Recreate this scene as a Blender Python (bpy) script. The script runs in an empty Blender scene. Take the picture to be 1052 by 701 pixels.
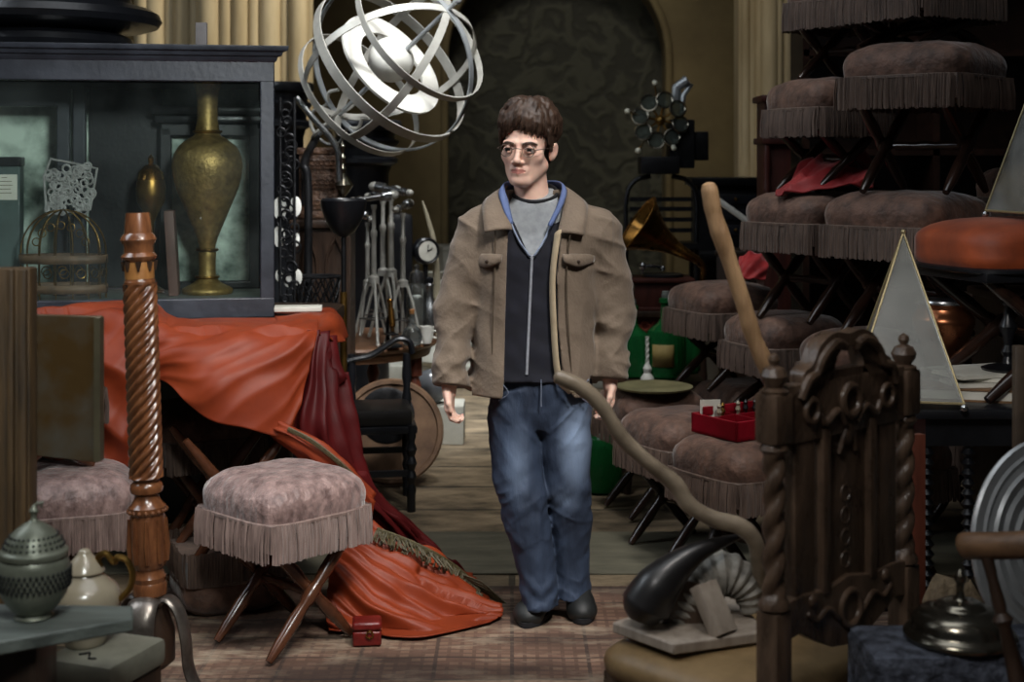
import bpy, bmesh, math, random
import numpy as np
from mathutils import Vector, Matrix, Euler, noise as mnoise
PI = math.pi
random.seed(7)
SC = bpy.context.scene
COL = SC.collection
F, CX, HY, EYE = 1445.0, 526.0, 170.0, 1.44      # focal length and horizon of the photograph, eye height

def W(px, py, Y):
    return Vector(((px-CX)*Y/F, Y, EYE-(py-HY)*Y/F))
def WX(px, Y): return (px-CX)*Y/F
def WZ(py, Y): return EYE-(py-HY)*Y/F
def FY(py, z=0.0): return (EYE-z)*F/(py-HY)
def lin(v):
    v /= 255.0
    return v/12.92 if v <= 0.04045 else ((v+0.055)/1.055)**2.4
def rgb(r, g, b): return (lin(r), lin(g), lin(b), 1)

# ---------------------------------------------------------------- materials
def nd(nt, typ, **kw):
    n = nt.nodes.new(typ)
    for k, v in kw.items():
        if k in n.inputs: n.inputs[k].default_value = v
        else: setattr(n, k, v)
    return n
def mat(name, c1, rough=0.5, metal=0.0, c2=None, ns=12.0, detail=4.0, contrast=0.25, stretch=(1, 1, 1),
        bump=0.0, bs=40.0, bdist=0.004, sheen=0.0, coat=0.0, spec=0.5, rvar=0.0):
    m = bpy.data.materials.new(name); m.use_nodes = True
    nt = m.node_tree; b = nt.nodes['Principled BSDF']
    b.inputs['Roughness'].default_value = rough; b.inputs['Metallic'].default_value = metal
    b.inputs['Specular IOR Level'].default_value = spec
    if sheen: b.inputs['Sheen Weight'].default_value = sheen; b.inputs['Sheen Roughness'].default_value = 0.4
    if coat: b.inputs['Coat Weight'].default_value = coat; b.inputs['Coat Roughness'].default_value = 0.15
    tc = nd(nt, 'ShaderNodeTexCoord'); mp = nd(nt, 'ShaderNodeMapping'); mp.inputs['Scale'].default_value = stretch
    nt.links.new(tc.outputs['Object'], mp.inputs['Vector'])
    if c2 is None: c2 = tuple(x*0.6 for x in c1[:3])+(1,)
    n = nd(nt, 'ShaderNodeTexNoise', Scale=ns, Detail=detail, Roughness=0.6)
    nt.links.new(mp.outputs['Vector'], n.inputs['Vector'])
    r = nd(nt, 'ShaderNodeValToRGB')
    r.color_ramp.elements[0].position = 0.5-contrast; r.color_ramp.elements[1].position = 0.5+contrast
    r.color_ramp.elements[0].color = c2; r.color_ramp.elements[1].color = c1
    nt.links.new(n.outputs['Fac'], r.inputs['Fac']); nt.links.new(r.outputs['Color'], b.inputs['Base Color'])
    if rvar:
        mr = nd(nt, 'ShaderNodeMapRange'); mr.inputs['To Min'].default_value = max(0.03, rough-rvar); mr.inputs['To Max'].default_value = min(1, rough+rvar)
        nt.links.new(n.outputs['Fac'], mr.inputs['Value']); nt.links.new(mr.outputs['Result'], b.inputs['Roughness'])
    if bump:
        n2 = nd(nt, 'ShaderNodeTexNoise', Scale=bs, Detail=5.0)
        nt.links.new(mp.outputs['Vector'], n2.inputs['Vector'])
        bp = nd(nt, 'ShaderNodeBump', Strength=bump, Distance=bdist)
        nt.links.new(n2.outputs['Fac'], bp.inputs['Height']); nt.links.new(bp.outputs['Normal'], b.inputs['Normal'])
    return m
def glassmat(name, tint, refl=0.5, dust=0.0, dustcol=(0.5, 0.5, 0.48, 1), rough=0.03, ns=6.0, dmin=0.0):
    m = bpy.data.materials.new(name); m.use_nodes = True
    nt = m.node_tree; out = nt.nodes['Material Output']; nt.nodes.remove(nt.nodes['Principled BSDF'])
    t = nd(nt, 'ShaderNodeBsdfTransparent', Color=tint); g = nd(nt, 'ShaderNodeBsdfGlossy', Roughness=rough)
    fr = nd(nt, 'ShaderNodeFresnel', IOR=1.45); mx = nd(nt, 'ShaderNodeMixShader')
    ml = nd(nt, 'ShaderNodeMath', operation='MULTIPLY'); ml.inputs[1].default_value = refl
    nt.links.new(fr.outputs['Fac'], ml.inputs[0]); nt.links.new(ml.outputs[0], mx.inputs['Fac'])
    nt.links.new(t.outputs[0], mx.inputs[1]); nt.links.new(g.outputs[0], mx.inputs[2])
    last = mx
    if dust:
        d = nd(nt, 'ShaderNodeBsdfDiffuse', Color=dustcol); m2 = nd(nt, 'ShaderNodeMixShader')
        tc = nd(nt, 'ShaderNodeTexCoord'); n = nd(nt, 'ShaderNodeTexNoise', Scale=ns, Detail=6.0)
        nt.links.new(tc.outputs['Object'], n.inputs['Vector'])
        mr = nd(nt, 'ShaderNodeMapRange'); mr.inputs['From Min'].default_value = 0.3; mr.inputs['From Max'].default_value = 0.75
        mr.inputs['To Min'].default_value = dmin; mr.inputs['To Max'].default_value = dust
        nt.links.new(n.outputs['Fac'], mr.inputs['Value']); nt.links.new(mr.outputs[0], m2.inputs['Fac'])
        nt.links.new(mx.outputs[0], m2.inputs[1]); nt.links.new(d.outputs[0], m2.inputs[2]); last = m2
    nt.links.new(last.outputs[0], out.inputs['Surface'])
    return m

M = {}
M['black'] = mat('black_lacquer', rgb(26, 27, 31), 0.32, c2=rgb(14, 15, 18), ns=20, bump=0.15, bs=60)
M['blackpaint'] = mat('worn_black_paint', rgb(50, 53, 62), 0.4, c2=rgb(30, 32, 38), ns=9, bump=0.2, bs=50, rvar=0.15)
M['darkwood'] = mat('dark_oak', rgb(62, 44, 32), 0.42, c2=rgb(26, 19, 15), ns=10, stretch=(3, 3, 0.5), bump=0.3, bs=30, rvar=0.12)
M['chairwood'] = mat('carved_oak', rgb(100, 80, 64), 0.3, c2=rgb(46, 36, 29), ns=14, stretch=(2, 2, 0.7), bump=0.5, bs=55, bdist=0.006, rvar=0.12)
M['legwood'] = mat('polished_beech', rgb(96, 58, 38), 0.26, c2=rgb(58, 32, 20), ns=20, coat=0.3)
M['darkleg'] = mat('polished_dark_beech', rgb(52, 33, 25), 0.24, c2=rgb(26, 17, 13), ns=20, coat=0.3)
M['mahogany'] = mat('polished_mahogany', rgb(132, 84, 52), 0.24, c2=rgb(70, 40, 25), ns=16, stretch=(2, 2, 0.6), coat=0.4, bump=0.1)
M['boxwood'] = mat('pale_inlay', rgb(160, 112, 62), 0.35, c2=rgb(126, 80, 42), ns=30)
M['greywood'] = mat('grey_weathered_board', rgb(112, 118, 112), 0.55, c2=rgb(60, 64, 61), ns=7, stretch=(0.6, 4, 4), bump=0.4, bs=30)
M['rustwood'] = mat('weathered_post', rgb(106, 82, 54), 0.5, c2=rgb(44, 37, 30), ns=9, stretch=(5, 5, 0.5), bump=0.5, bs=26)
M['panelmetal'] = mat('tarnished_panel', rgb(94, 95, 89), 0.38, metal=0.25, c2=rgb(82, 62, 34), ns=4.5, contrast=0.14, bump=0.25, bs=30, rvar=0.15)
M['velvet'] = mat('crushed_velvet', rgb(170, 142, 136), 0.46, c2=rgb(84, 63, 60), ns=30, detail=7, contrast=0.2, stretch=(1, 1, 0.6), bump=1.0, bs=44, bdist=0.012, sheen=0.5)
M['velvetdark'] = mat('shaded_velvet', rgb(122, 90, 74), 0.65, c2=rgb(56, 39, 31), ns=20, detail=6, contrast=0.22, bump=0.6, bs=34, bdist=0.012, sheen=0.35)  # darker copy of the crushed velvet, the pile's dim light put into the colour
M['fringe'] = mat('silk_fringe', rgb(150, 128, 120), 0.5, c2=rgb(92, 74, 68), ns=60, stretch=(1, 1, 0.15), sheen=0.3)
M['fringedark'] = mat('shaded_fringe', rgb(112, 92, 80), 0.55, c2=rgb(58, 45, 38), ns=60, stretch=(1, 1, 0.15), sheen=0.2)  # fringe copy darkened in the colour for the dimly lit pile
M['orangevelvet'] = mat('orange_velvet', rgb(160, 72, 32), 0.6, c2=rgb(108, 44, 18), ns=10, sheen=0.15, bump=0.1)
M['orangecloth'] = mat('orange_red_silk', rgb(146, 60, 28), 0.52, c2=rgb(100, 33, 14), ns=5, contrast=0.3, spec=0.3, bump=0.12, bs=220, bdist=0.002)
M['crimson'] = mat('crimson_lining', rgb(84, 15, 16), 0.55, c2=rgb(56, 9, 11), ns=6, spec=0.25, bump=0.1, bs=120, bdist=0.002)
M['redcloth'] = mat('scarlet_cloth', rgb(170, 28, 32), 0.65, c2=rgb(112, 14, 18), ns=8, sheen=0.3, bump=0.2, bs=60)
M['goldtrim'] = mat('gold_green_braid', rgb(92, 82, 52), 0.55, c2=rgb(48, 44, 28), ns=120, bump=0.6, bs=200)
M['brass'] = mat('engraved_brass', rgb(168, 140, 84), 0.46, metal=0.7, c2=rgb(104, 84, 46), ns=34, bump=0.5, bs=90, bdist=0.004, rvar=0.1)
M['oldbrass'] = mat('old_brass', rgb(160, 124, 64), 0.34, metal=0.9, c2=rgb(70, 52, 26), ns=9, bump=0.2, bs=50, rvar=0.12)
M['hornbrass'] = mat('gramophone_brass', rgb(196, 146, 74), 0.26, metal=0.95, c2=rgb(120, 82, 40), ns=7, rvar=0.1)
M['copper'] = mat('copper', rgb(190, 122, 84), 0.3, metal=0.95, c2=rgb(120, 74, 50), ns=8, rvar=0.1)
M['steel'] = mat('steel', rgb(196, 198, 200), 0.26, metal=0.95, c2=rgb(120, 122, 124), ns=14)
M['pewter'] = mat('pewter', rgb(190, 194, 196), 0.36, metal=0.45, c2=rgb(140, 145, 148), ns=6, bump=0.08, bs=30, rvar=0.1)
M['darksilver'] = mat('tarnished_silver', rgb(150, 144, 130), 0.22, metal=0.95, c2=rgb(92, 88, 78), ns=7, rvar=0.08)
M['iron'] = mat('cast_iron', rgb(40, 40, 42), 0.45, metal=0.6, c2=rgb(20, 20, 22), ns=20, bump=0.3, bs=60)
M['strapmetal'] = mat('worn_iron_strap', rgb(150, 142, 134), 0.32, metal=0.8, c2=rgb(70, 62, 56), ns=11, bump=0.3, bs=40, rvar=0.12)
M['zinc'] = mat('grey_green_metal', rgb(142, 144, 128), 0.42, metal=0.4, c2=rgb(84, 88, 76), ns=9, bump=0.3, bs=50, rvar=0.1)
M['paleband'] = mat('pale_metal_band', rgb(206, 204, 196), 0.42, metal=0.35, c2=rgb(160, 158, 150), ns=8)
M['whitepaint'] = mat('white_enamel', rgb(232, 230, 222), 0.5, c2=rgb(206, 204, 196), ns=8)
M['ceramic'] = mat('cream_glaze', rgb(166, 156, 136), 0.25, c2=rgb(134, 122, 102), ns=6, coat=0.5)
M['paper'] = mat('paper', rgb(218, 216, 206), 0.75, c2=rgb(188, 184, 170), ns=8)
M['brownpaper'] = mat('brown_book', rgb(130, 96, 62), 0.6, c2=rgb(92, 66, 42), ns=10)
M['redleather'] = mat('red_leather', rgb(120, 28, 22), 0.4, c2=rgb(78, 16, 14), ns=18, bump=0.3, bs=90)
M['redbox'] = mat('scarlet_lacquer', rgb(150, 16, 36), 0.35, c2=rgb(112, 9, 23), ns=9)
M['redwood'] = mat('red_brown_wood', rgb(122, 66, 48), 0.42, c2=rgb(76, 38, 28), ns=9, stretch=(4, 4, 0.5))
M['hornblack'] = mat('black_horn', rgb(38, 37, 38), 0.38, c2=rgb(16, 15, 15), ns=8, stretch=(1, 1, 1), coat=0.12, bump=0.1)
M['horngrey'] = mat('ridged_grey_horn', rgb(176, 172, 162), 0.5, c2=rgb(84, 80, 72), ns=22, bump=0.6, bs=40)
M['palewood'] = mat('pale_mount_wood', rgb(172, 160, 146), 0.55, c2=rgb(128, 116, 104), ns=8, stretch=(4, 4, 0.6))
M['tanleather'] = mat('tan_seat_hide', rgb(150, 124, 86), 0.5, c2=rgb(96, 76, 48), ns=7, bump=0.35, bs=40, rvar=0.1)
M['stickpale'] = mat('pale_driftwood', rgb(176, 142, 104), 0.6, c2=rgb(122, 92, 62), ns=9, stretch=(3, 3, 0.6), bump=0.5, bs=26, bdist=0.01)
M['stickgrey'] = mat('grey_polished_branch', rgb(158, 144, 124), 0.36, c2=rgb(88, 76, 62), ns=10, bump=0.4, bs=22, bdist=0.008)
M['blueboucle'] = mat('blue_grey_boucle', rgb(92, 98, 112), 0.85, c2=rgb(24, 27, 36), ns=30, contrast=0.16, bump=1.0, bs=70, bdist=0.01)
M['sack'] = mat('hessian_sack', rgb(138, 118, 90), 0.85, c2=rgb(70, 58, 42), ns=16, bump=0.8, bs=50, bdist=0.012)
M['bookgreen'] = mat('grey_green_cloth', rgb(134, 132, 118), 0.65, c2=rgb(92, 90, 78), ns=9, bump=0.2)
M['stone'] = mat('cream_stone', rgb(204, 188, 154), 0.8, c2=rgb(156, 138, 104), ns=3.0, stretch=(2, 2, 0.4), bump=0.2, bs=16)
M['oliveplaster'] = mat('olive_plaster', rgb(122, 106, 70), 0.85, c2=rgb(88, 74, 46), ns=2.2, bump=0.2, bs=12)
M['palestone'] = mat('pale_stone', rgb(190, 188, 176), 0.75, c2=rgb(140, 138, 128), ns=5, bump=0.2)
M['glass'] = glassmat('cabinet_glass', (0.93, 0.96, 0.94, 1), 0.6, 0.03, (0.42, 0.48, 0.46, 1), ns=4)
M['dustglass'] = glassmat('dusty_pyramid_glass', (0.82, 0.84, 0.82, 1), 1.1, 0.30, (0.55, 0.55, 0.52, 1), ns=7, dmin=0.05, rough=.22)
M['clearglass'] = glassmat('clear_glass', (0.86, 0.9, 0.9, 1), 1.4, 0.12, (0.6, 0.62, 0.6, 1), ns=20)
M['lens'] = glassmat('lens_glass', (0.55, 0.6, 0.55, 1), 1.0, 0.3, (0.16, 0.18, 0.16, 1), ns=9, dmin=0.15)
M['specs'] = glassmat('spectacle_lens', (0.95, 0.95, 0.95, 1), 0.6)
def bottle_mat():
    m = bpy.data.materials.new('green_bottle_glass'); m.use_nodes = True
    b = m.node_tree.nodes['Principled BSDF']; nt = m.node_tree
    n = nd(nt, 'ShaderNodeTexNoise', Scale=6.0); r = nd(nt, 'ShaderNodeValToRGB')
    r.color_ramp.elements[0].color = (0.008, 0.09, 0.025, 1); r.color_ramp.elements[1].color = (0.02, 0.18, 0.05, 1)
    nt.links.new(n.outputs['Fac'], r.inputs['Fac']); nt.links.new(r.outputs['Color'], b.inputs['Base Color'])
    b.inputs['Roughness'].default_value = 0.08; b.inputs['Transmission Weight'].default_value = 0.45; b.inputs['IOR'].default_value = 1.3
    return m
M['green'] = bottle_mat()
M['skin'] = mat('skin', rgb(242, 204, 186), 0.46, c2=rgb(232, 188, 168), ns=30, spec=0.35)
M['skin'].node_tree.nodes['Principled BSDF'].inputs['Subsurface Weight'].default_value = 0.12
M['skin'].node_tree.nodes['Principled BSDF'].inputs['Subsurface Radius'].default_value = (0.012, 0.005, 0.003)
M['lip'] = mat('lip', rgb(206, 140, 128), 0.5, c2=rgb(194, 126, 116), ns=30)
M['hair'] = mat('dark_brown_hair', rgb(84, 62, 48), 0.5, c2=rgb(36, 25, 19), ns=60, stretch=(1, 1, 0.3), bump=0.5, bs=120, bdist=0.004)
M['corduroy'] = mat('brown_corduroy', rgb(130, 114, 98), 0.85, c2=rgb(104, 90, 76), ns=11, stretch=(1, 1, 0.7), bump=0.45, bs=120, bdist=0.005, sheen=0.25)
M['lining'] = mat('jacket_lining', rgb(196, 178, 148), 0.8, c2=rgb(168, 150, 122), ns=16)
M['navy'] = mat('navy_knit', rgb(22, 24, 38), 0.85, c2=rgb(14, 15, 25), ns=30, sheen=0.1)
M['bluecollar'] = mat('blue_fleece', rgb(108, 126, 170), 0.85, c2=rgb(82, 98, 142), ns=20)
M['greytee'] = mat('grey_marl', rgb(170, 174, 178), 0.9, c2=rgb(140, 144, 148), ns=40)
M['blackcotton'] = mat('black_cotton', rgb(26, 26, 30), 0.85, ns=20)
def denim():
    m = mat('blue_denim', rgb(56, 71, 95), 0.75, c2=rgb(30, 40, 58), ns=7, detail=6, contrast=0.22, stretch=(1.4, 1, 0.5), bump=0.5, bs=30, bdist=0.012)
    nt = m.node_tree; b = nt.nodes['Principled BSDF']; tc = [n for n in nt.nodes if n.type == 'TEX_COORD'][0]
    src = b.inputs['Base Color'].links[0].from_socket
    # key-light highlight put into the colour as soft pale blobs on thighs and knee
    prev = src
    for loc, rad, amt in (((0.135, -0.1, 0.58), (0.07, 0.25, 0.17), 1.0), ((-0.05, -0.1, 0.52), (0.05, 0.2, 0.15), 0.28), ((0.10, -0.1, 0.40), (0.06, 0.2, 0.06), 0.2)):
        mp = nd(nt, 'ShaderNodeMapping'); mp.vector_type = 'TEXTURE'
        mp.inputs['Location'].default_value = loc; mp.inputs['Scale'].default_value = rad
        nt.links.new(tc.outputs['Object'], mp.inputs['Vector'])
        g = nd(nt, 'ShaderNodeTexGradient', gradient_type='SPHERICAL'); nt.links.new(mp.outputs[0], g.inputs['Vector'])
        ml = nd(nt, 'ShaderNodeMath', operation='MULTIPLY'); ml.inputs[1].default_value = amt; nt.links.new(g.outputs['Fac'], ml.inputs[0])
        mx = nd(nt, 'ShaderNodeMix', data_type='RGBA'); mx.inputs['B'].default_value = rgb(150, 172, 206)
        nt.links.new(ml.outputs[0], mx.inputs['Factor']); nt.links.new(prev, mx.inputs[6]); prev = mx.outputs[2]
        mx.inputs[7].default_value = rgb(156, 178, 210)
    nt.links.new(prev, b.inputs['Base Color'])
    return m
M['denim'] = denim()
M['shoe'] = mat('dark_shoe', rgb(38, 40, 40), 0.55, c2=rgb(22, 24, 24), ns=20, bump=0.2)
M['eyewhite'] = mat('eye_white', rgb(196, 186, 180), 0.55, c2=rgb(180, 168, 162), ns=20)
M['iris'] = mat('iris', rgb(44, 50, 54), 0.4, c2=rgb(22, 25, 28), ns=200)
M['bulb'] = mat('frosted_bulb', rgb(236, 234, 214), 0.35, c2=rgb(220, 216, 196), ns=10)

# ---------------------------------------------------------------- geometry
def frame(z):
    z = Vector(z).normalized()
    a = Vector((0, 0, 1)) if abs(z.z) < 0.9 else Vector((1, 0, 0))
    x = a.cross(z).normalized(); y = z.cross(x)
    return Matrix((x, y, z)).transposed().to_4x4()
class G:
    def __init__(s): s.bm = bmesh.new()
    def add(s, vs, fs, mi=0, smooth=True):
        bv = [s.bm.verts.new(v) for v in vs]
        for f in fs:
            try:
                k = s.bm.faces.new([bv[i] for i in f]); k.material_index = mi; k.smooth = smooth
            except ValueError: pass
        return s
    def box(s, c, d, rot=None, bevel=0.0, mi=0):
        b = bmesh.new(); bmesh.ops.create_cube(b, size=1)
        for v in b.verts: v.co = Vector((v.co.x*d[0], v.co.y*d[1], v.co.z*d[2]))
        if bevel: bmesh.ops.bevel(b, geom=b.edges[:], offset=bevel, segments=2, affect='EDGES', profile=0.6)
        R = Euler(rot).to_matrix() if rot is not None and not isinstance(rot, Matrix) else rot
        vs = []
        for i, v in enumerate(b.verts):
            v.index = i; p = v.co.copy()
            if R is not None: p = R @ p
            vs.append(p+Vector(c))
        s.add(vs, [[v.index for v in f.verts] for f in b.faces], mi, smooth=False); b.free(); return s
    def lathe(s, prof, c=(0, 0, 0), seg=32, Mx=None, mi=0, sx=1, sy=1):
        Mx = Mx if Mx is not None else Matrix.Translation(c)
        vs, fs = [], []; n = len(prof)
        for r, z in prof:
            for k in range(seg):
                a = 2*PI*k/seg; vs.append(Mx @ Vector((max(r, 1e-4)*math.cos(a)*sx, max(r, 1e-4)*math.sin(a)*sy, z)))
        for i in range(n-1):
            for k in range(seg):
                k2 = (k+1) % seg; fs.append((i*seg+k, i*seg+k2, (i+1)*seg+k2, (i+1)*seg+k))
        fs.append(tuple(range(seg))[::-1]); fs.append(tuple((n-1)*seg+k for k in range(seg)))
        return s.add(vs, fs, mi)
    def rod(s, p0, p1, prof, seg=14, mi=0):
        """turned rod from p0 to p1: prof = (radius, fraction along)"""
        p0, p1 = Vector(p0), Vector(p1); L = (p1-p0).length
        return s.lathe([(r, t*L) for r, t in prof], Mx=Matrix.Translation(p0) @ frame(p1-p0), seg=seg, mi=mi)
    def tube(s, pts, rad, seg=10, closed=False, mi=0, flat=1.0, up=None, tw=0.0):
        pts = [Vector(p) for p in pts]; n = len(pts)
        rad = [rad]*n if isinstance(rad, (int, float)) else rad
        vs, fs = [], []; prev = None
        for i, p in enumerate(pts):
            a, b = pts[(i-1) % n] if (i or closed) else pts[0], pts[(i+1) % n] if (i < n-1 or closed) else pts[-1]
            t = (b-a).normalized()
            if prev is None:
                u = Vector(up) if up is not None else (Vector((0, 0, 1)) if abs(t.z) < 0.9 else Vector((1, 0, 0)))
            else: u = prev
            x = (u-t*u.dot(t)).normalized(); prev = x; y = t.cross(x)
            for k in range(seg):
                an = 2*PI*k/seg+tw*i
                vs.append(p+x*(rad[i]*math.cos(an))+y*(rad[i]*flat*math.sin(an)))
        for i in range(n if closed else n-1):
            j = (i+1) % n
            for k in range(seg):
                k2 = (k+1) % seg; fs.append((i*seg+k, i*seg+k2, j*seg+k2, j*seg+k))
        if not closed:
            fs.append(tuple(range(seg))[::-1]); fs.append(tuple((n-1)*seg+k for k in range(seg)))
        return s.add(vs, fs, mi)
    def ball(s, c, r, seg=16, mi=0, sc=(1, 1, 1)):
        n = seg//2; prof = [(r*math.sin(PI*i/n), -r*math.cos(PI*i/n)) for i in range(n+1)]
        return s.lathe(prof, Mx=Matrix.Translation(c) @ Matrix.Diagonal((*sc, 1)), seg=seg, mi=mi)
    def torus(s, c, R, r, Mx=None, seg=32, sub=8, mi=0):
        Mx = Mx if Mx is not None else Matrix.Identity(4)
        pts = [Vector(c)+(Mx @ Vector((R*math.cos(2*PI*k/seg), R*math.sin(2*PI*k/seg), 0))) for k in range(seg)]
        return s.tube(pts, r, sub, closed=True, mi=mi)
    def band(s, c, R, w, t, Mx, seg=64, arc=(0, 2*PI), mi=0):
        """flat hoop: radius R, width w along its axis, thickness t"""
        full = abs(arc[1]-arc[0]-2*PI) < 1e-6; n = seg if full else seg+1
        vs, fs = [], []
        for k in range(n):
            a = arc[0]+(arc[1]-arc[0])*k/seg
            for (rr, zz) in ((R, -w/2), (R, w/2), (R+t, w/2), (R+t, -w/2)):
                vs.append(Vector(c)+(Mx @ Vector((rr*math.cos(a), rr*math.sin(a), zz))))
        for k in range(seg):
            j = (k+1) % n
            for q in range(4): fs.append((k*4+q, k*4+(q+1) % 4, j*4+(q+1) % 4, j*4+q))
        return s.add(vs, fs, mi, smooth=False)
    def barley(s, p0, p1, r, lobes, rate, depth, seg=24, n=60, mi=0):
        p0, p1 = Vector(p0), Vector(p1); L = (p1-p0).length; Fm = Matrix.Translation(p0) @ frame(p1-p0)
        vs, fs = [], []
        for i in range(n+1):
            z = L*i/n; e = min(1, min(i, n-i)/2.5)
            for k in range(seg):
                a = 2*PI*k/seg
                w = abs(math.cos(0.5*lobes*(a-rate*z/lobes)))
                rr = r*(1-depth*e*(1-w))
                vs.append(Fm @ Vector((rr*math.cos(a), rr*math.sin(a), z)))
        for i in range(n):
            for k in range(seg):
                k2 = (k+1) % seg; fs.append((i*seg+k, i*seg+k2, (i+1)*seg+k2, (i+1)*seg+k))
        fs.append(tuple(range(seg))[::-1]); fs.append(tuple(n*seg+k for k in range(seg)))
        return s.add(vs, fs, mi)
    def prism(s, pts, d0, d1, Mx=None, mi=0, smooth=False):
        """outline (x,z) extruded along y from d0 to d1"""
        Mx = Mx if Mx is not None else Matrix.Identity(4); n = len(pts)
        vs = [Mx @ Vector((x, d0, z)) for x, z in pts]+[Mx @ Vector((x, d1, z)) for x, z in pts]
        fs = [tuple(range(n)), tuple(range(n, 2*n))[::-1]]+[(i, n+i, n+(i+1) % n, (i+1) % n) for i in range(n)]
        return s.add(vs, fs, mi, smooth)
    def xf(s, Mx): bmesh.ops.transform(s.bm, matrix=Mx, verts=s.bm.verts[:]); return s
    def build(s, name, m, parent=None, world=False, bevel=0, sub=0, auto=35, solid=0):
        me = bpy.data.meshes.new(name)
        bmesh.ops.recalc_face_normals(s.bm, faces=s.bm.faces[:])
        s.bm.to_mesh(me); s.bm.free()
        for k in (m if isinstance(m, (list, tuple)) else [m]): me.materials.append(k)
        o = bpy.data.objects.new(name, me); COL.objects.link(o)
        if parent is not None:
            o.parent = parent
            if world:
                pm = parent.matrix_basis.inverted()
                p2 = parent.parent
                if p2 is not None: pm = pm @ p2.matrix_basis.inverted()
                me.transform(pm)
        if solid:
            d = o.modifiers.new('s', 'SOLIDIFY'); d.thickness = solid; d.offset = 0
        if bevel:
            d = o.modifiers.new('b', 'BEVEL'); d.width = bevel; d.segments = 2; d.limit_method = 'ANGLE'; d.angle_limit = math.radians(40)
        if sub:
            d = o.modifiers.new('u', 'SUBSURF'); d.levels = sub; d.render_levels = sub
        if auto:
            try: me.set_sharp_from_angle(angle=math.radians(auto))
            except Exception: pass
        return o
def tag(o, label=None, cat=None, group=None, kind=None):
    if label: o['label'] = label
    if cat: o['category'] = cat
    if group: o['group'] = group
    if kind: o['kind'] = kind
    return o
def thing(name, label, cat, loc=(0, 0, 0), rz=0.0, group=None, rot=None):
    o = bpy.data.objects.new(name, None); COL.objects.link(o); o.empty_display_size = 0.05
    o.location = loc; o.rotation_euler = rot if rot is not None else (0, 0, rz)
    o.matrix_basis = Matrix.LocRotScale(Vector(loc), Euler(o.rotation_euler), None)
    return tag(o, label, cat, group)
def solo(o, loc, label, cat, rz=0, group=None, rot=None):
    """a thing that is one mesh"""
    o.location = loc; o.rotation_euler = rot if rot is not None else (0, 0, rz)
    return tag(o, label, cat, group)
def kids(o): return [c for c in bpy.data.objects if c.parent is o]
def dup(root, loc, rz, label, group=None, scale=None, cat=None, rot=None):
    r = root.copy(); COL.objects.link(r); r.location = loc; r.rotation_euler = rot if rot is not None else (0, 0, rz)
    if scale: r.scale = (scale,)*3
    r['label'] = label
    if cat: r['category'] = cat
    if group: r['group'] = group
    for ch in kids(root):
        c = ch.copy(); COL.objects.link(c); c.parent = r
        for g in kids(ch):
            d = g.copy(); COL.objects.link(d); d.parent = c
    return r
def crom(P, n):
    """Catmull-Rom through points, n samples per span"""
    P = [Vector(p) for p in P]; out = []
    for i in range(len(P)-1):
        a = P[i-1] if i else P[0]*2-P[1]; b, c = P[i], P[i+1]; d = P[i+2] if i+2 < len(P) else P[-1]*2-P[-2]
        for k in range(n):
            t = k/n
            out.append(0.5*((2*b)+(c-a)*t+(2*a-5*b+4*c-d)*t*t+(3*b-a-3*c+d)*t**3))
    out.append(P[-1]); return out
def lerp_list(v, n):
    out = []
    for i in range(len(v)-1):
        for k in range(n): out.append(v[i]+(v[i+1]-v[i])*k/n)
    out.append(v[-1]); return out
def patch(rows, nu, nv, disp):
    """smooth sheet through a grid of points; disp(u,v,p) moves it along its normal"""
    R = [crom(r, nu) for r in rows]; m = len(R[0])
    cols = [crom([R[i][j] for i in range(len(R))], nv) for j in range(m)]
    n = len(cols[0]); P = [[cols[j][i] for j in range(m)] for i in range(n)]
    Q = [[None]*m for _ in range(n)]
    for i in range(n):
        for j in range(m):
            du = P[i][min(j+1, m-1)]-P[i][max(j-1, 0)]; dv = P[min(i+1, n-1)][j]-P[max(i-1, 0)][j]
            N = du.cross(dv)
            N = N.normalized() if N.length > 1e-9 else Vector((0, -1, 0))
            if N.y > 0 and abs(N.y) > 0.2: N = -N
            Q[i][j] = P[i][j]+N*disp(j/(m-1), i/(n-1), P[i][j])
    vs = [p for r in Q for p in r]
    fs = [(i*m+j, i*m+j+1, (i+1)*m+j+1, (i+1)*m+j) for i in range(n-1) for j in range(m-1)]
    return vs, fs, Q
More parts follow.
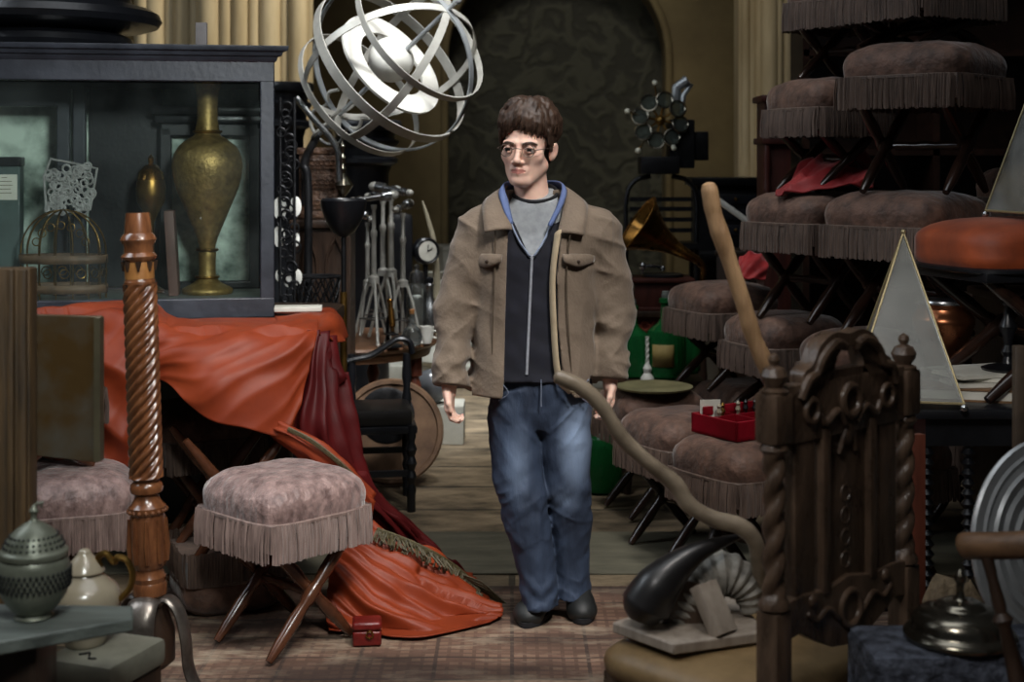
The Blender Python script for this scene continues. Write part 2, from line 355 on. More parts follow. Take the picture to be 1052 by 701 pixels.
# ================================================================ the setting
def structure(o): o['kind'] = 'structure'; return o
def floor_mat():
    m = bpy.data.materials.new('worn_flagstones'); m.use_nodes = True
    nt = m.node_tree; b = nt.nodes['Principled BSDF']; tc = nd(nt, 'ShaderNodeTexCoord')
    mp = nd(nt, 'ShaderNodeMapping'); nt.links.new(tc.outputs['Object'], mp.inputs['Vector'])
    br = nd(nt, 'ShaderNodeTexBrick', Scale=1.0); br.inputs['Brick Width'].default_value = 1.3; br.inputs['Row Height'].default_value = 0.42
    br.inputs['Mortar Size'].default_value = 0.012; br.inputs['Color1'].default_value = rgb(126, 112, 92); br.inputs['Color2'].default_value = rgb(108, 96, 79)
    br.inputs['Mortar'].default_value = rgb(66, 60, 50); br.offset = 0.5
    nt.links.new(mp.outputs[0], br.inputs['Vector'])
    mp2 = nd(nt, 'ShaderNodeMapping'); mp2.inputs['Scale'].default_value = (1, 1.9, 1); nt.links.new(tc.outputs['Object'], mp2.inputs['Vector'])
    n = nd(nt, 'ShaderNodeTexNoise', Scale=3.2, Detail=8.0, Roughness=0.7); nt.links.new(mp2.outputs[0], n.inputs['Vector'])
    r = nd(nt, 'ShaderNodeValToRGB'); r.color_ramp.elements[0].position = 0.34; r.color_ramp.elements[0].color = (0.22, 0.2, 0.17, 1)
    r.color_ramp.elements[1].position = 0.68; r.color_ramp.elements[1].color = (1.5, 1.45, 1.35, 1)
    nt.links.new(n.outputs['Fac'], r.inputs['Fac'])
    mx = nd(nt, 'ShaderNodeMix', data_type='RGBA', blend_type='MULTIPLY'); mx.inputs[0].default_value = 1.0
    nt.links.new(br.outputs['Color'], mx.inputs[6]); nt.links.new(r.outputs['Color'], mx.inputs[7]); nt.links.new(mx.outputs[2], b.inputs['Base Color'])
    b.inputs['Roughness'].default_value = 0.62
    bp = nd(nt, 'ShaderNodeBump', Strength=0.6, Distance=0.02); ad = nd(nt, 'ShaderNodeMath', operation='ADD')
    iv = nd(nt, 'ShaderNodeMath', operation='MULTIPLY'); iv.inputs[1].default_value = -1.0
    nt.links.new(br.outputs['Fac'], iv.inputs[0]); nt.links.new(n.outputs['Fac'], ad.inputs[0]); nt.links.new(iv.outputs[0], ad.inputs[1])
    nt.links.new(ad.outputs[0], bp.inputs['Height']); nt.links.new(bp.outputs['Normal'], b.inputs['Normal'])
    return m
def rug_mat():
    m = bpy.data.materials.new('patchy_red_rug'); m.use_nodes = True
    nt = m.node_tree; b = nt.nodes['Principled BSDF']; tc = nd(nt, 'ShaderNodeTexCoord')
    def brick(sx, w, h, c1, c2, mo, ms=0.02):
        br = nd(nt, 'ShaderNodeTexBrick', Scale=sx); br.inputs['Brick Width'].default_value = w; br.inputs['Row Height'].default_value = h
        br.inputs['Mortar Size'].default_value = ms; br.inputs['Color1'].default_value = c1; br.inputs['Color2'].default_value = c2; br.inputs['Mortar'].default_value = mo
        nt.links.new(tc.outputs['Object'], br.inputs['Vector']); return br
    a = brick(1.0, 0.22, 0.17, rgb(126, 94, 76), rgb(100, 76, 62), rgb(70, 56, 48), 0.006); a.offset = 0.0
    c = brick(1.0, 0.037, 0.034, rgb(150, 122, 100), rgb(92, 66, 55), rgb(84, 62, 52), 0.006); c.offset = 0.0
    mx = nd(nt, 'ShaderNodeMix', data_type='RGBA'); mx.inputs[0].default_value = 0.42
    nt.links.new(a.outputs['Color'], mx.inputs[6]); nt.links.new(c.outputs['Color'], mx.inputs[7])
    mp = nd(nt, 'ShaderNodeMapping'); mp.inputs['Scale'].default_value = (0.8, 2.6, 1); nt.links.new(tc.outputs['Object'], mp.inputs['Vector'])
    n = nd(nt, 'ShaderNodeTexNoise', Scale=3.4, Detail=8.0, Roughness=0.7); nt.links.new(mp.outputs[0], n.inputs['Vector'])
    r = nd(nt, 'ShaderNodeValToRGB'); e = r.color_ramp.elements
    e[0].position = 0.50; e[0].color = (0, 0, 0, 1); e[1].position = 0.66; e[1].color = (1, 1, 1, 1)
    nt.links.new(n.outputs['Fac'], r.inputs['Fac'])
    pale_mix = nd(nt, 'ShaderNodeMix', data_type='RGBA'); pale_mix.inputs[7].default_value = rgb(176, 160, 138)  # pale patches laid over the pattern by noise
    f = nd(nt, 'ShaderNodeMath', operation='MULTIPLY'); f.inputs[1].default_value = 0.8; nt.links.new(r.outputs['Color'], f.inputs[0])
    nt.links.new(f.outputs[0], pale_mix.inputs[0]); nt.links.new(mx.outputs[2], pale_mix.inputs[6])
    dirt = nd(nt, 'ShaderNodeTexNoise', Scale=1.9, Detail=6.0); nt.links.new(mp.outputs[0], dirt.inputs['Vector'])
    r2 = nd(nt, 'ShaderNodeValToRGB'); r2.color_ramp.elements[0].position = 0.36; r2.color_ramp.elements[0].color = (0.28, 0.26, 0.25, 1); r2.color_ramp.elements[1].position = 0.6
    nt.links.new(dirt.outputs['Fac'], r2.inputs['Fac'])
    ml = nd(nt, 'ShaderNodeMix', data_type='RGBA', blend_type='MULTIPLY'); ml.inputs[0].default_value = 1.0
    nt.links.new(pale_mix.outputs[2], ml.inputs[6]); nt.links.new(r2.outputs['Color'], ml.inputs[7]); nt.links.new(ml.outputs[2], b.inputs['Base Color'])
    b.inputs['Roughness'].default_value = 0.85
    bp = nd(nt, 'ShaderNodeBump', Strength=0.5, Distance=0.012); nt.links.new(n.outputs['Fac'], bp.inputs['Height']); nt.links.new(bp.outputs['Normal'], b.inputs['Normal'])
    return m
def tapestry_mat():
    m = bpy.data.materials.new('patterned_dark_wall'); m.use_nodes = True
    nt = m.node_tree; b = nt.nodes['Principled BSDF']; tc = nd(nt, 'ShaderNodeTexCoord')
    n = nd(nt, 'ShaderNodeTexNoise', Scale=1.6, Detail=3.0); nt.links.new(tc.outputs['Object'], n.inputs['Vector'])
    mxv = nd(nt, 'ShaderNodeMix', data_type='RGBA', blend_type='ADD'); mxv.inputs[0].default_value = 0.7
    nt.links.new(tc.outputs['Object'], mxv.inputs[6]); nt.links.new(n.outputs['Color'], mxv.inputs[7])
    w = nd(nt, 'ShaderNodeTexWave', Scale=3.0, Distortion=8.0, Detail=2.0); w.wave_type = 'RINGS'; w.inputs['Detail Scale'].default_value = 1.4
    nt.links.new(mxv.outputs[2], w.inputs['Vector'])
    r = nd(nt, 'ShaderNodeValToRGB'); e = r.color_ramp.elements
    e[0].position = 0.2; e[0].color = rgb(52, 50, 39); e[1].position = 0.85; e[1].color = rgb(68, 66, 52)
    nt.links.new(w.outputs['Fac'], r.inputs['Fac']); nt.links.new(r.outputs['Color'], b.inputs['Base Color'])
    b.inputs['Roughness'].default_value = 0.9
    bp = nd(nt, 'ShaderNodeBump', Strength=0.5, Distance=0.03); nt.links.new(w.outputs['Fac'], bp.inputs['Height']); nt.links.new(bp.outputs['Normal'], b.inputs['Normal'])
    return m
XL, XR, YB, ZT = -4.2, 3.4, 11.6, 6.0
g = G(); g.box((0.0, 6.3, -0.05), (XR-XL+1.2, 11.4, 0.1)); structure(g.build('floor', floor_mat()))
g = G(); g.box((-0.4, 6.3, ZT+0.05), (XR-XL, 11.4, 0.1)); structure(g.build('ceiling', mat('dark_ceiling', rgb(30, 28, 25), 0.9)))
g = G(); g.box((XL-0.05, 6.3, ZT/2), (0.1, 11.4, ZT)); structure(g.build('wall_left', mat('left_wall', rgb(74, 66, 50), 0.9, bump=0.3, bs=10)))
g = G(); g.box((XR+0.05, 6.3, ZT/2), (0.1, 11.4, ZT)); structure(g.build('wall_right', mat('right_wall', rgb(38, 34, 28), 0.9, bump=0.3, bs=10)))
# back wall with an arched opening and a patterned panel set into it
g = G(); g.box((0.35, YB-0.03, 2.2), (2.6, 0.06, 4.4)); structure(g.build('wall_back', tapestry_mat()))
ax0, ax1, zsp = WX(457, 11), WX(687, 11), 2.28
ac, ar = (ax0+ax1)/2, (ax1-ax0)/2
g = G()
arc = [(ac+ar*math.cos(PI*k/24), zsp+ar*math.sin(PI*k/24)) for k in range(25)]
g.prism([(ax1, 0), (XR-0.05, 0), (XR-0.05, 5.5), (ac, 5.5)]+[p for p in arc[:13]][::-1], 11.0, 11.5)
g.prism([(ax0, 0)]+arc[12:][::-1]+[(ac, 5.5), (XL+0.05, 5.5), (XL+0.05, 0)], 11.0, 11.5)
structure(g.build('trim_1', M['oliveplaster']))
g = G()                                                              # moulded arch border in front of the opening
for q, rr in ((0.0, 0.03),):
    pts = [(ax1+q, 0), (ax1+q, zsp)]+[(ac+(ar+q)*math.cos(PI*k/24), zsp+(ar+q)*math.sin(PI*k/24)) for k in range(1, 24)]+[(ax0-q, zsp), (ax0-q, 0)]
    g.tube([(x, 10.98, z) for x, z in pts], rr, 8)
structure(g.build('trim_2', M['oliveplaster']))
def shafts(name, Y, x0, x1, spec, zb):
    g = G()
    for u, r in spec:
        X = x0+(x1-x0)*u
        g.lathe([(r*1.5, zb), (r*1.5, zb+0.12), (r*1.1, zb+0.18), (r, zb+0.26), (r, 4.6)], (X, Y+0.05*math.sin(u*9), 0), 24)
    g.box(((x0+x1)/2, Y+0.16, 2.3), (x1-x0+0.05, 0.2, 4.6))
    g.box(((x0+x1)/2, Y+0.05, zb/2), (x1-x0+0.2, 0.5, zb), bevel=0.02)
    return structure(g.build(name, M['stone']))
shafts('trim_3', 9.2, WX(140, 9.2), WX(312, 9.2), [(0.03, .05), (0.1, .07), (0.19, .04), (0.27, .06), (0.35, .035), (0.44, .08), (0.54, .04), (0.62, .055), (0.7, .035), (0.79, .075), (0.88, .04), (0.96, .06)], 1.2)
shafts('trim_4', 9.6, WX(764, 9.6), WX(822, 9.6), [(0.05, .03), (0.16, .045), (0.3, .03), (0.44, .06), (0.6, .03), (0.74, .05), (0.92, .04)], 1.28)
g = G(); g.box((-0.25, 9.3, 0.075), (2.0, 0.5, 0.15), bevel=0.02); g.box((-0.25, 9.75, 0.15), (2.0, 0.5, 0.3), bevel=0.02)
structure(g.build('trim_5', M['palestone']))
g = G(); g.box((0.15, 5.22, 0.004), (3.6, 0.56, 0.008), bevel=0.003)
tag(g.build('stone_slab', mat('green_grey_slab', rgb(106, 102, 86), 0.6, c2=rgb(66, 64, 53), ns=4, stretch=(1, 3, 1), bump=0.3, bs=20)), 'worn green-grey stone slab lying behind the walking person', 'stone slab')
g = G()
n, m_ = 60, 40
vs = [(-1.25+3.0*i/n, 1.7+3.08*j/m_, 0.008+0.004*mnoise.noise(Vector((i*.3, j*.4, 0)))) for j in range(m_+1) for i in range(n+1)]
g.add(vs, [(j*(n+1)+i, j*(n+1)+i+1, (j+1)*(n+1)+i+1, (j+1)*(n+1)+i) for j in range(m_) for i in range(n)])
tag(g.build('rug', rug_mat(), solid=0.006), 'patchy red patterned rug on the floor under the walking person', 'rug')

# ================================================================ display cabinet and what it holds
TZ = 0.90                                                            # top of the draped table
Cc = Vector((WX(282, 5.0), 5.0, TZ)); CR = math.radians(9.6)
cab = thing('display_cabinet', 'large black-framed glass display cabinet standing on the draped table', 'cabinet', Cc, CR)
CW, CD = 1.45, 0.56
def cabpt(x, y, z): return Matrix.Translation(Cc) @ Matrix.Rotation(CR, 4, 'Z') @ Vector((x, y, z))
g = G()
for x in (-0.025, -CW+0.025):
    for y in (0.025, CD-0.025): g.box((x, y, 0.455), (0.05, 0.05, 0.91))
for y in (0.025, CD-0.025):
    g.box((-CW/2, y, 0.035), (CW, 0.052, 0.07)); g.box((-CW/2, y, 0.873), (CW, 0.052, 0.074))
for x in (-0.025, -CW+0.025): g.box((x, CD/2, 0.035), (0.05, CD, 0.07)); g.box((x, CD/2, 0.873), (0.05, CD, 0.074))
g.build('frame', M['blackpaint'], cab, bevel=0.004)
g = G(); g.box((-CW/2, CD/2, 0.05), (CW-0.06, CD-0.06, 0.03)); g.build('shelf_board', M['greywood'], cab)
g = G()
prof = [(0.0, 0.905), (-0.008, 0.912), (-0.012, 0.924), (-0.026, 0.928), (-0.03, 0.94), (-0.046, 0.945), (-0.05, 0.957), (-0.05, 0.962), (0.02, 0.966), (CD, 0.966), (CD, 0.905)]
n = len(prof); vs = [(-CW-0.05, y, z) for y, z in prof]+[(-y, y if y < 0.1 else y, z) for y, z in [(p[0], p[1]) for p in prof]]
vs = [(-CW-0.05, y, z) for y, z in prof]+[(min(0.05, max(0, -y)), y, z) for y, z in prof]
g.add(vs, [tuple(range(n)), tuple(range(n, 2*n))[::-1]]+[(i, (i+1) % n, n+(i+1) % n, n+i) for i in range(n)], smooth=False)
g.build('cornice', M['blackpaint'], cab)
def mirror_mat():
    m = mat('foxed_painted_reflection', rgb(212, 228, 214), 0.35, metal=0.1, c2=rgb(58, 74, 66), ns=5.5, detail=8, contrast=0.15, bump=0.1, bs=20)  # foxing, with pale reflections of the room put into the mottled colour
    return m
g = G(); g.box((-CW/2, CD-0.02, 0.455), (CW-0.1, 0.012, 0.77)); g.build('back_panel', mirror_mat(), cab)
g = G(); g.box((-CW/2, 0.028, 0.455), (CW-0.09, 0.004, 0.77)); g.build('glass_pane', M['glass'], cab)
g = G(); g.box((-0.72, 0.40, 0.455), (0.045, 0.05, 0.77)); g.box((-0.775, 0.385, 0.455), (0.045, 0.05, 0.77)); g.box((-1.09, 0.385, 0.8), (0.6, 0.05, 0.08)); g.build('inner_frame', M['blackpaint'], cab, bevel=.004)
g = G(); g.box((-0.565, 0.522, 0.455), (0.27, 0.012, 0.76)); g.build('dark_backing', M['black'], cab)
g = G(); g.box((-0.02, CD/2, 0.455), (0.004, CD-0.1, 0.77)); g.build('glass_pane', M['glass'], cab)
IZ = TZ+0.066
# engraved brass vase
p = cabpt(-0.245, 0.25, 0.066)
s = p.y/F
vase = thing('vase', 'tall slender-necked engraved brass vase inside the glass cabinet', 'vase', p)
def px2(prof, base): return [(r*s, (base-y)*s) for r, y in prof]
prof = px2([(25, 303), (26, 300), (24, 297), (13, 291), (9, 284), (8.5, 272), (9, 262), (8, 258), (9.5, 250), (13, 240), (22, 218), (31, 196), (35.5, 178), (35, 164), (29, 152), (19, 144), (13, 140), (12, 134), (10.5, 122), (10.5, 108), (12, 96), (15, 86), (19, 80), (17, 80), (12, 84)], 303)
pr = crom([Vector((r, 0, z)) for r, z in prof], 4)
G().lathe([(v.x, v.z) for v in pr], seg=40).build('body', M['brass'], vase)
g = G(); 
for y, r in ((137, 13.5), (258, 10), (286, 11)): g.torus((0, 0, (303-y)*s), r*s, 0.006)
g.build('collar_ring', M['oldbrass'], vase)
# wire dome cage
p = cabpt(-0.745, 0.16, 0.066); s = p.y/F
cage = thing('wire_cage', 'rusty domed wire cage with two plain bands inside the cabinet', 'cage', p)
R = 44*s; g = G()
zb = 0.165
for k in range(8):
    a = PI*k/8
    g.tube([(R*math.cos(t)*math.cos(a), 0.55*R*math.cos(t)*math.sin(a), zb+R*0.98*math.sin(t)) for t in [PI*q/20 for q in range(21)]], 0.0026, 6)
for k in range(16):
    a = 2*PI*k/16; g.tube([(R*math.cos(a), .55*R*math.sin(a), 0), (R*math.cos(a), .55*R*math.sin(a), zb)], 0.0024, 6)
    c = (R*math.cos(a+.2), .55*R*math.sin(a+.2), zb*.55); g.torus(c, 0.016, 0.002, frame((math.cos(a+.2), math.sin(a+.2), 0)), 14, 5)
for q in range(7):
    t = PI*(q+1)/8; g.torus((0.62*R*math.cos(t), -0.18*R, zb+0.62*R*math.sin(t)), 0.014, 0.002, frame((0, 1, 0)), 14, 5)
g.build('wire_dome', M['oldbrass'], cage)
g = G()
for z in (0.02, 0.125):
    vs, fs = [], []
    for k in range(41):
        a = 2*PI*k/40
        for dz in (0, 0.03): vs.append((1.02*R*math.cos(a), 1.02*.55*R*math.sin(a), z+dz))
    g.add(vs, [(2*k, 2*k+1, 2*k+3, 2*k+2) for k in range(40)])
g.build('band', mat('rusty_band', rgb(112, 86, 62), 0.6, c2=rgb(66, 50, 38), ns=16), cage, solid=0.003)
# lacy grey metal fan on a little stand behind the cage
p = cabpt(-0.74, 0.285, 0.066); s = p.y/F
fan = thing('filigree_screen', 'pale grey lacy metal screen standing behind the wire cage', 'screen', p)
g = G(); random.seed(3)
Z0, Z1 = (304-222)*s, (304-166)*s
outl = [(-0.085, Z0), (0.075, Z0+.02), (0.1, Z1-.03), (0.02, Z1-.012), (-0.07, Z1+.005), (-0.095, Z1-.06), (-0.085, Z0)]
g.tube([(x, 0, z) for x, z in outl], 0.005, 6)
for k in range(75):
    x = random.uniform(-.08, .085); z = random.uniform(Z0+.01, Z1-.02); rr = random.uniform(.010, .017)
    g.torus((x, random.uniform(-.003, .003), z), rr, 0.0042, frame((random.uniform(-.2, .2), 1, random.uniform(-.2, .2))), 12, 5)
g.build('lace_panel', mat('grey_lace_metal', rgb(176, 174, 172), 0.5, c2=rgb(130, 128, 126), ns=30), fan)
g = G(); g.rod((0, 0, 0.012), (0, 0, Z0), [(.008, 0), (.006, .5), (.01, 1)]); g.lathe([(.06, 0), (.055, .012), (.01, .016)]); g.build('stand', M['iron'], fan)
# labelled box at the far left
p = cabpt(-0.965, 0.26, 0.066); s = p.y/F
lb = thing('specimen_box', 'tall dark specimen box with a cream paper label inside the cabinet', 'box', p, CR)
g = G(); g.box((0, 0.05, 0.235), (0.105, 0.09, 0.47)); g.build('body', mat('blue_grey_box', rgb(92, 108, 106), 0.4, c2=rgb(52, 64, 62), ns=6), lb, bevel=0.004)
g = G(); g.box((0, 0.05, 0.4875), (0.112, 0.096, 0.035)); g.build('lid', M['black'], lb, bevel=0.004)
g = G(); g.box((0.0, 0.003, 0.395), (0.088, 0.004, 0.092)); lab = g.build('label_card', M['paper'], lb)
g = G()
for q, w in enumerate((0.02, 0.05, 0.056, 0.044, 0.05)): g.box((0, 0.0007, 0.43-0.014*q), (w, 0.0012, 0.0025))
g.build('print', mat('faint_ink', rgb(120, 112, 96), 0.8), lab)
# smaller moulded black case behind the vase
p = cabpt(-0.285, 0.44, 0.066)
ic = thing('small_case', 'small black moulded case standing behind the brass vase', 'case', p, CR)
g = G(); g.box((-0.125, 0.03, 0.31), (0.045, 0.07, 0.62)); g.box((0.21, 0.03, 0.31), (0.045, 0.07, 0.62)); g.box((0.04, 0.03, 0.015), (0.37, 0.07, 0.03)); g.box((0.04, 0.03, 0.61), (0.37, 0.07, 0.05))
g.build('frame', M['black'], ic, bevel=0.006)
g = G(); g.box((0.04, 0.025, 0.65), (0.41, 0.085, 0.03), bevel=0.01); g.box((0.04, 0.025, 0.685), (0.44, 0.095, 0.035), bevel=0.012); g.build('cornice', M['black'], ic)
g = G(); g.box((0.04, 0.045, 0.31), (0.3, 0.006, 0.56)); g.build('mirror_plate', mirror_mat(), ic)
p = cabpt(-0.455, 0.33, 0.066)
gb = thing('goblet', 'small brass goblet with a round lid between the cage and vase', 'goblet', p)
G().lathe([(.05, 0), (.05, .01), (.015, .03), (.012, .26), (.03, .3), (.052, .34), (.055, .39), (.05, .42)], seg=28).build('cup', M['oldbrass'], gb)
G().lathe([(.052, .42), (.045, .45), (.02, .475), (.008, .48), (.012, .5), (.001, .515)], seg=28).build('lid', M['hornbrass'], gb)
p = cabpt(-0.36, 0.22, 0.066)
g = G(); g.box((0, 0, 0.155), (0.035, 0.13, 0.31), bevel=0.004); solo(g.build('wooden_block', mat('dull_brown_board', rgb(96, 66, 58), 0.6, ns=8)), p, 'plain brown wooden block leaning left of the brass vase', 'block', rot=(0, -0.06, CR))

# black turned pedestal and grey slat on the cabinet
ctop = TZ+0.966
ped = thing('turned_pedestal', 'glossy black turned pedestal lying on top of the display cabinet', 'pedestal', (WX(45, 5.32), 5.3, ctop))
s = 5.3/F
G().lathe([(.2, 0), (80*s, 0.002), (88*s, 2*s), (92*s, 8*s), (90*s, 14*s), (82*s, 18*s), (74*s, 19*s)], seg=64).build('lower_ring', M['black'], ped)
G().lathe([(.2, 19*s), (74*s, 19.5*s), (80*s, 22*s), (106*s, 24*s), (116*s, 27*s), (120*s, 33*s), (117*s, 40*s), (108*s, 45*s), (.33, 50*s), (.31, 80*s), (.36, 86*s), (.36, 95*s)], seg=64).build('upper_ring', M['black'], ped)
g = G(); g.box((0, 0, 0.056), (0.042, 0.025, 0.112), bevel=0.003); g.box((0, 0, .004), (.06, .05, .008)); solo(g.build('slat', mat('grey_slat', rgb(124, 118, 116), 0.6, ns=8)), (WX(207, 5.3), 5.3, ctop), 'short grey upright slat on top of the display cabinet', 'slat', rz=0.1)

# table beneath the cabinet, all but hidden by the cloth
tb = thing('low_table', 'dark heavy table hidden beneath the orange-red cloth', 'table', (-1.33, 5.08, 0))
g = G(); g.box((0, 0, TZ-0.03), (1.34, 1.02, 0.05), bevel=0.008); g.box((0, 0.1, TZ-0.1), (1.2, 0.8, 0.1)); g.build('tabletop', M['darkwood'], tb)
g = G(); g.box((0, 0.47, 0.4), (1.2, 0.03, 0.74)); g.build('added_dark_board', M['black'], tb)  # dark board added to block the lit floor behind the table
for x in (-0.56, 0.55):
    for y in (-0.3, 0.44): g = G(); g.rod((x, y, 0), (x, y, TZ-0.14), [(.03, 0), (.04, .05), (.025, .1), (.045, .4), (.03, .7), (.05, .75), (.05, 1)]); g.build('leg', M['darkwood'], tb)

# ================================================================ the orange-red cloth
def fold(u, v, p, amp, fu, fv, ph=0.0, nz=0.012, ns=5.0):
    q = mnoise.noise(Vector((p.x*2.2, p.y*2.2, p.z*2.2+ph)))
    w = math.sin(PI*(fu*u+fv*v+ph)+2.6*q+1.1*mnoise.noise(Vector((p.x*5, p.y*5, p.z*5+3))))
    sharp = max(0.0, 1-math.sqrt(w*w+.02))**1.25
    return amp*(sharp-0.4)+nz*mnoise.noise(p*ns)+nz*0.5*mnoise.noise(p*ns*2.7)
def P3(rows): return [[W(*q) for q in r] for r in rows]
cl = thing('draped_cloth', 'orange-red silk cloth draped over the table and trailing onto the rug', 'cloth', (WX(300, 4.6), 4.6, 0))
A = P3([[(35, 321, 4.82), (80, 313, 4.79), (125, 309, 4.79), (158, 311, 4.8), (180, 327, 4.85), (225, 327, 4.89), (285, 327, 4.94), (327, 327, 4.95)],
        [(30, 336, 4.50), (80, 331, 4.50), (125, 327, 4.50), (163, 335, 4.51), (205, 340, 4.53), (250, 340, 4.53), (296, 341, 4.54), (326, 342, 4.57)],
        [(28, 390, 4.42), (80, 398, 4.42), (125, 392, 4.42), (161, 364, 4.45), (208, 378, 4.40), (250, 384, 4.42), (296, 388, 4.46), (318, 386, 4.51)],
        [(28, 468, 4.42), (80, 482, 4.40), (128, 487, 4.42), (158, 392, 4.46), (213, 430, 4.38), (252, 440, 4.40), (286, 449, 4.44), (298, 446, 4.47)]])
def dA(u, v, p):
    e = min(1, v*5)
    left = max(0, 1-u*2.6)
    return e*(fold(u, v, p, 0.016+0.05*left, 3.2, 2.0+5*left, 0.2, 0.018, 3.0)+fold(u, v, p, .006, 9, 6, .2, 0, 5))
g = G(); vs, fs, Q = patch(A, 20, 26, dA); g.add(vs, fs)
A3 = P3([[(280, 318.5, 5.2), (315, 318.5, 5.2), (345, 321, 5.2), (357, 346, 5.15)], [(283, 326, 4.94), (320, 325.5, 4.95), (341, 328, 4.92), (353, 352, 4.9)], [(286, 339, 4.56), (318, 340, 4.57), (333, 343, 4.62), (346, 352, 4.74)]])
vs, fs, _ = patch(A3, 12, 12, lambda u, v, p: fold(u, v, p, .012, 2.2, 1.2, .3, .012, 5)); g.add(vs, fs)
A2 = P3([[(272, 425, 4.47), (300, 436, 4.43), (330, 452, 4.43), (358, 476, 4.44), (386, 506, 4.46)],
         [(276, 440, 4.44), (300, 450, 4.39), (328, 468, 4.39), (354, 492, 4.40), (384, 522, 4.43)],
         [(280, 452, 4.46), (300, 464, 4.43), (326, 484, 4.43), (350, 508, 4.44), (380, 540, 4.46)]])
vs, fs, _ = patch(A2, 10, 8, lambda u, v, p: fold(u, v, p, 0.014, 0.6, 3.2, 0.4, 0.012, 6)); g.add(vs, fs)
C2 = P3([[(340, 528, 4.56), (380, 542, 4.60), (430, 562, 4.66), (482, 594, 4.78)],
         [(342, 556, 4.46), (386, 568, 4.47), (440, 590, 4.54), (497, 612, 4.64)],
         [(338, 592, 4.36), (386, 600, 4.36), (444, 612, 4.43), (510, 626, 4.52)],
         [(334, 628, 4.31), (380, 634, 4.28), (438, 640, 4.33), (516, 638, 4.44)],
         [(338, 655, 4.28), (380, 659, 4.26), (432, 664, 4.22), (504, 648, 4.36)]])
def dC(u, v, p):
    e = min(1, (1-v)*6+0.35)
    return e*(fold(u, v, p, 0.085*(.6+.7*mnoise.noise(p*3.1)), -1.9, 3.9, 0.1, 0.022, 5)+fold(u, v, p, .016, -5, 9, .4, 0, 5))
vs, fs, Qc = patch(C2, 30, 26, dC)
vs = [Vector((p.x, p.y, max(p.z, 0.024))) for p in vs]; g.add(vs, fs)
g.build('orange_cloth', M['orangecloth'], cl, world=True, solid=0.004, auto=180)
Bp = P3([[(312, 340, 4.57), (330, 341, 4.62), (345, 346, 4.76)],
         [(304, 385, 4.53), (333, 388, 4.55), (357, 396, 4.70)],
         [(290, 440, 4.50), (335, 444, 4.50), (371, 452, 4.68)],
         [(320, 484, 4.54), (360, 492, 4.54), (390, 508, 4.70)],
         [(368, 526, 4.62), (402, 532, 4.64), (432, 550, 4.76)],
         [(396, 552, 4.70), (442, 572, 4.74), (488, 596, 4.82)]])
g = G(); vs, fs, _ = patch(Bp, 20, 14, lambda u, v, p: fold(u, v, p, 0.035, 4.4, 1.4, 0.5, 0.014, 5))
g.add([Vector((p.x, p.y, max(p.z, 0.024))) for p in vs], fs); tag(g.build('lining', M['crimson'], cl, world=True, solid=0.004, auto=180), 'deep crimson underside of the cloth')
trim = crom([W(388, 548, 4.56), W(415, 558, 4.58), W(445, 572, 4.6), W(470, 588, 4.66), W(486, 604, 4.66), W(492, 612, 4.62)], 8)
g = G(); g.tube([p+Vector((0, -.035, 0.018)) for i, p in enumerate(trim)], 0.011, 8, flat=0.5)
for i, p in enumerate(trim):
    for q in range(3):
        a = p+Vector((random.uniform(-.015, .015), -.045, 0.02)); g.tube([a, a+Vector((random.uniform(-.02, .03), -.02, -.03))], 0.003, 5)
for i in range(14):
    a = W(474+i*1.6, 590+i*1.5, 4.62); g.tube([a, a+Vector((.05+.02*random.random(), -.02, -.02)), a+Vector((.09, -.03, -.035))], 0.0028, 5)
tr = W(292, 446, 4.44)
g.build('braid', M['goldtrim'], cl, world=True)
g = G(); g.tube(crom([W(296, 441, 4.40), W(318, 452, 4.38), W(342, 470, 4.38), W(362, 488, 4.39)], 8), 0.008, 8, flat=0.5); g.build('braid', M['goldtrim'], cl, world=True)

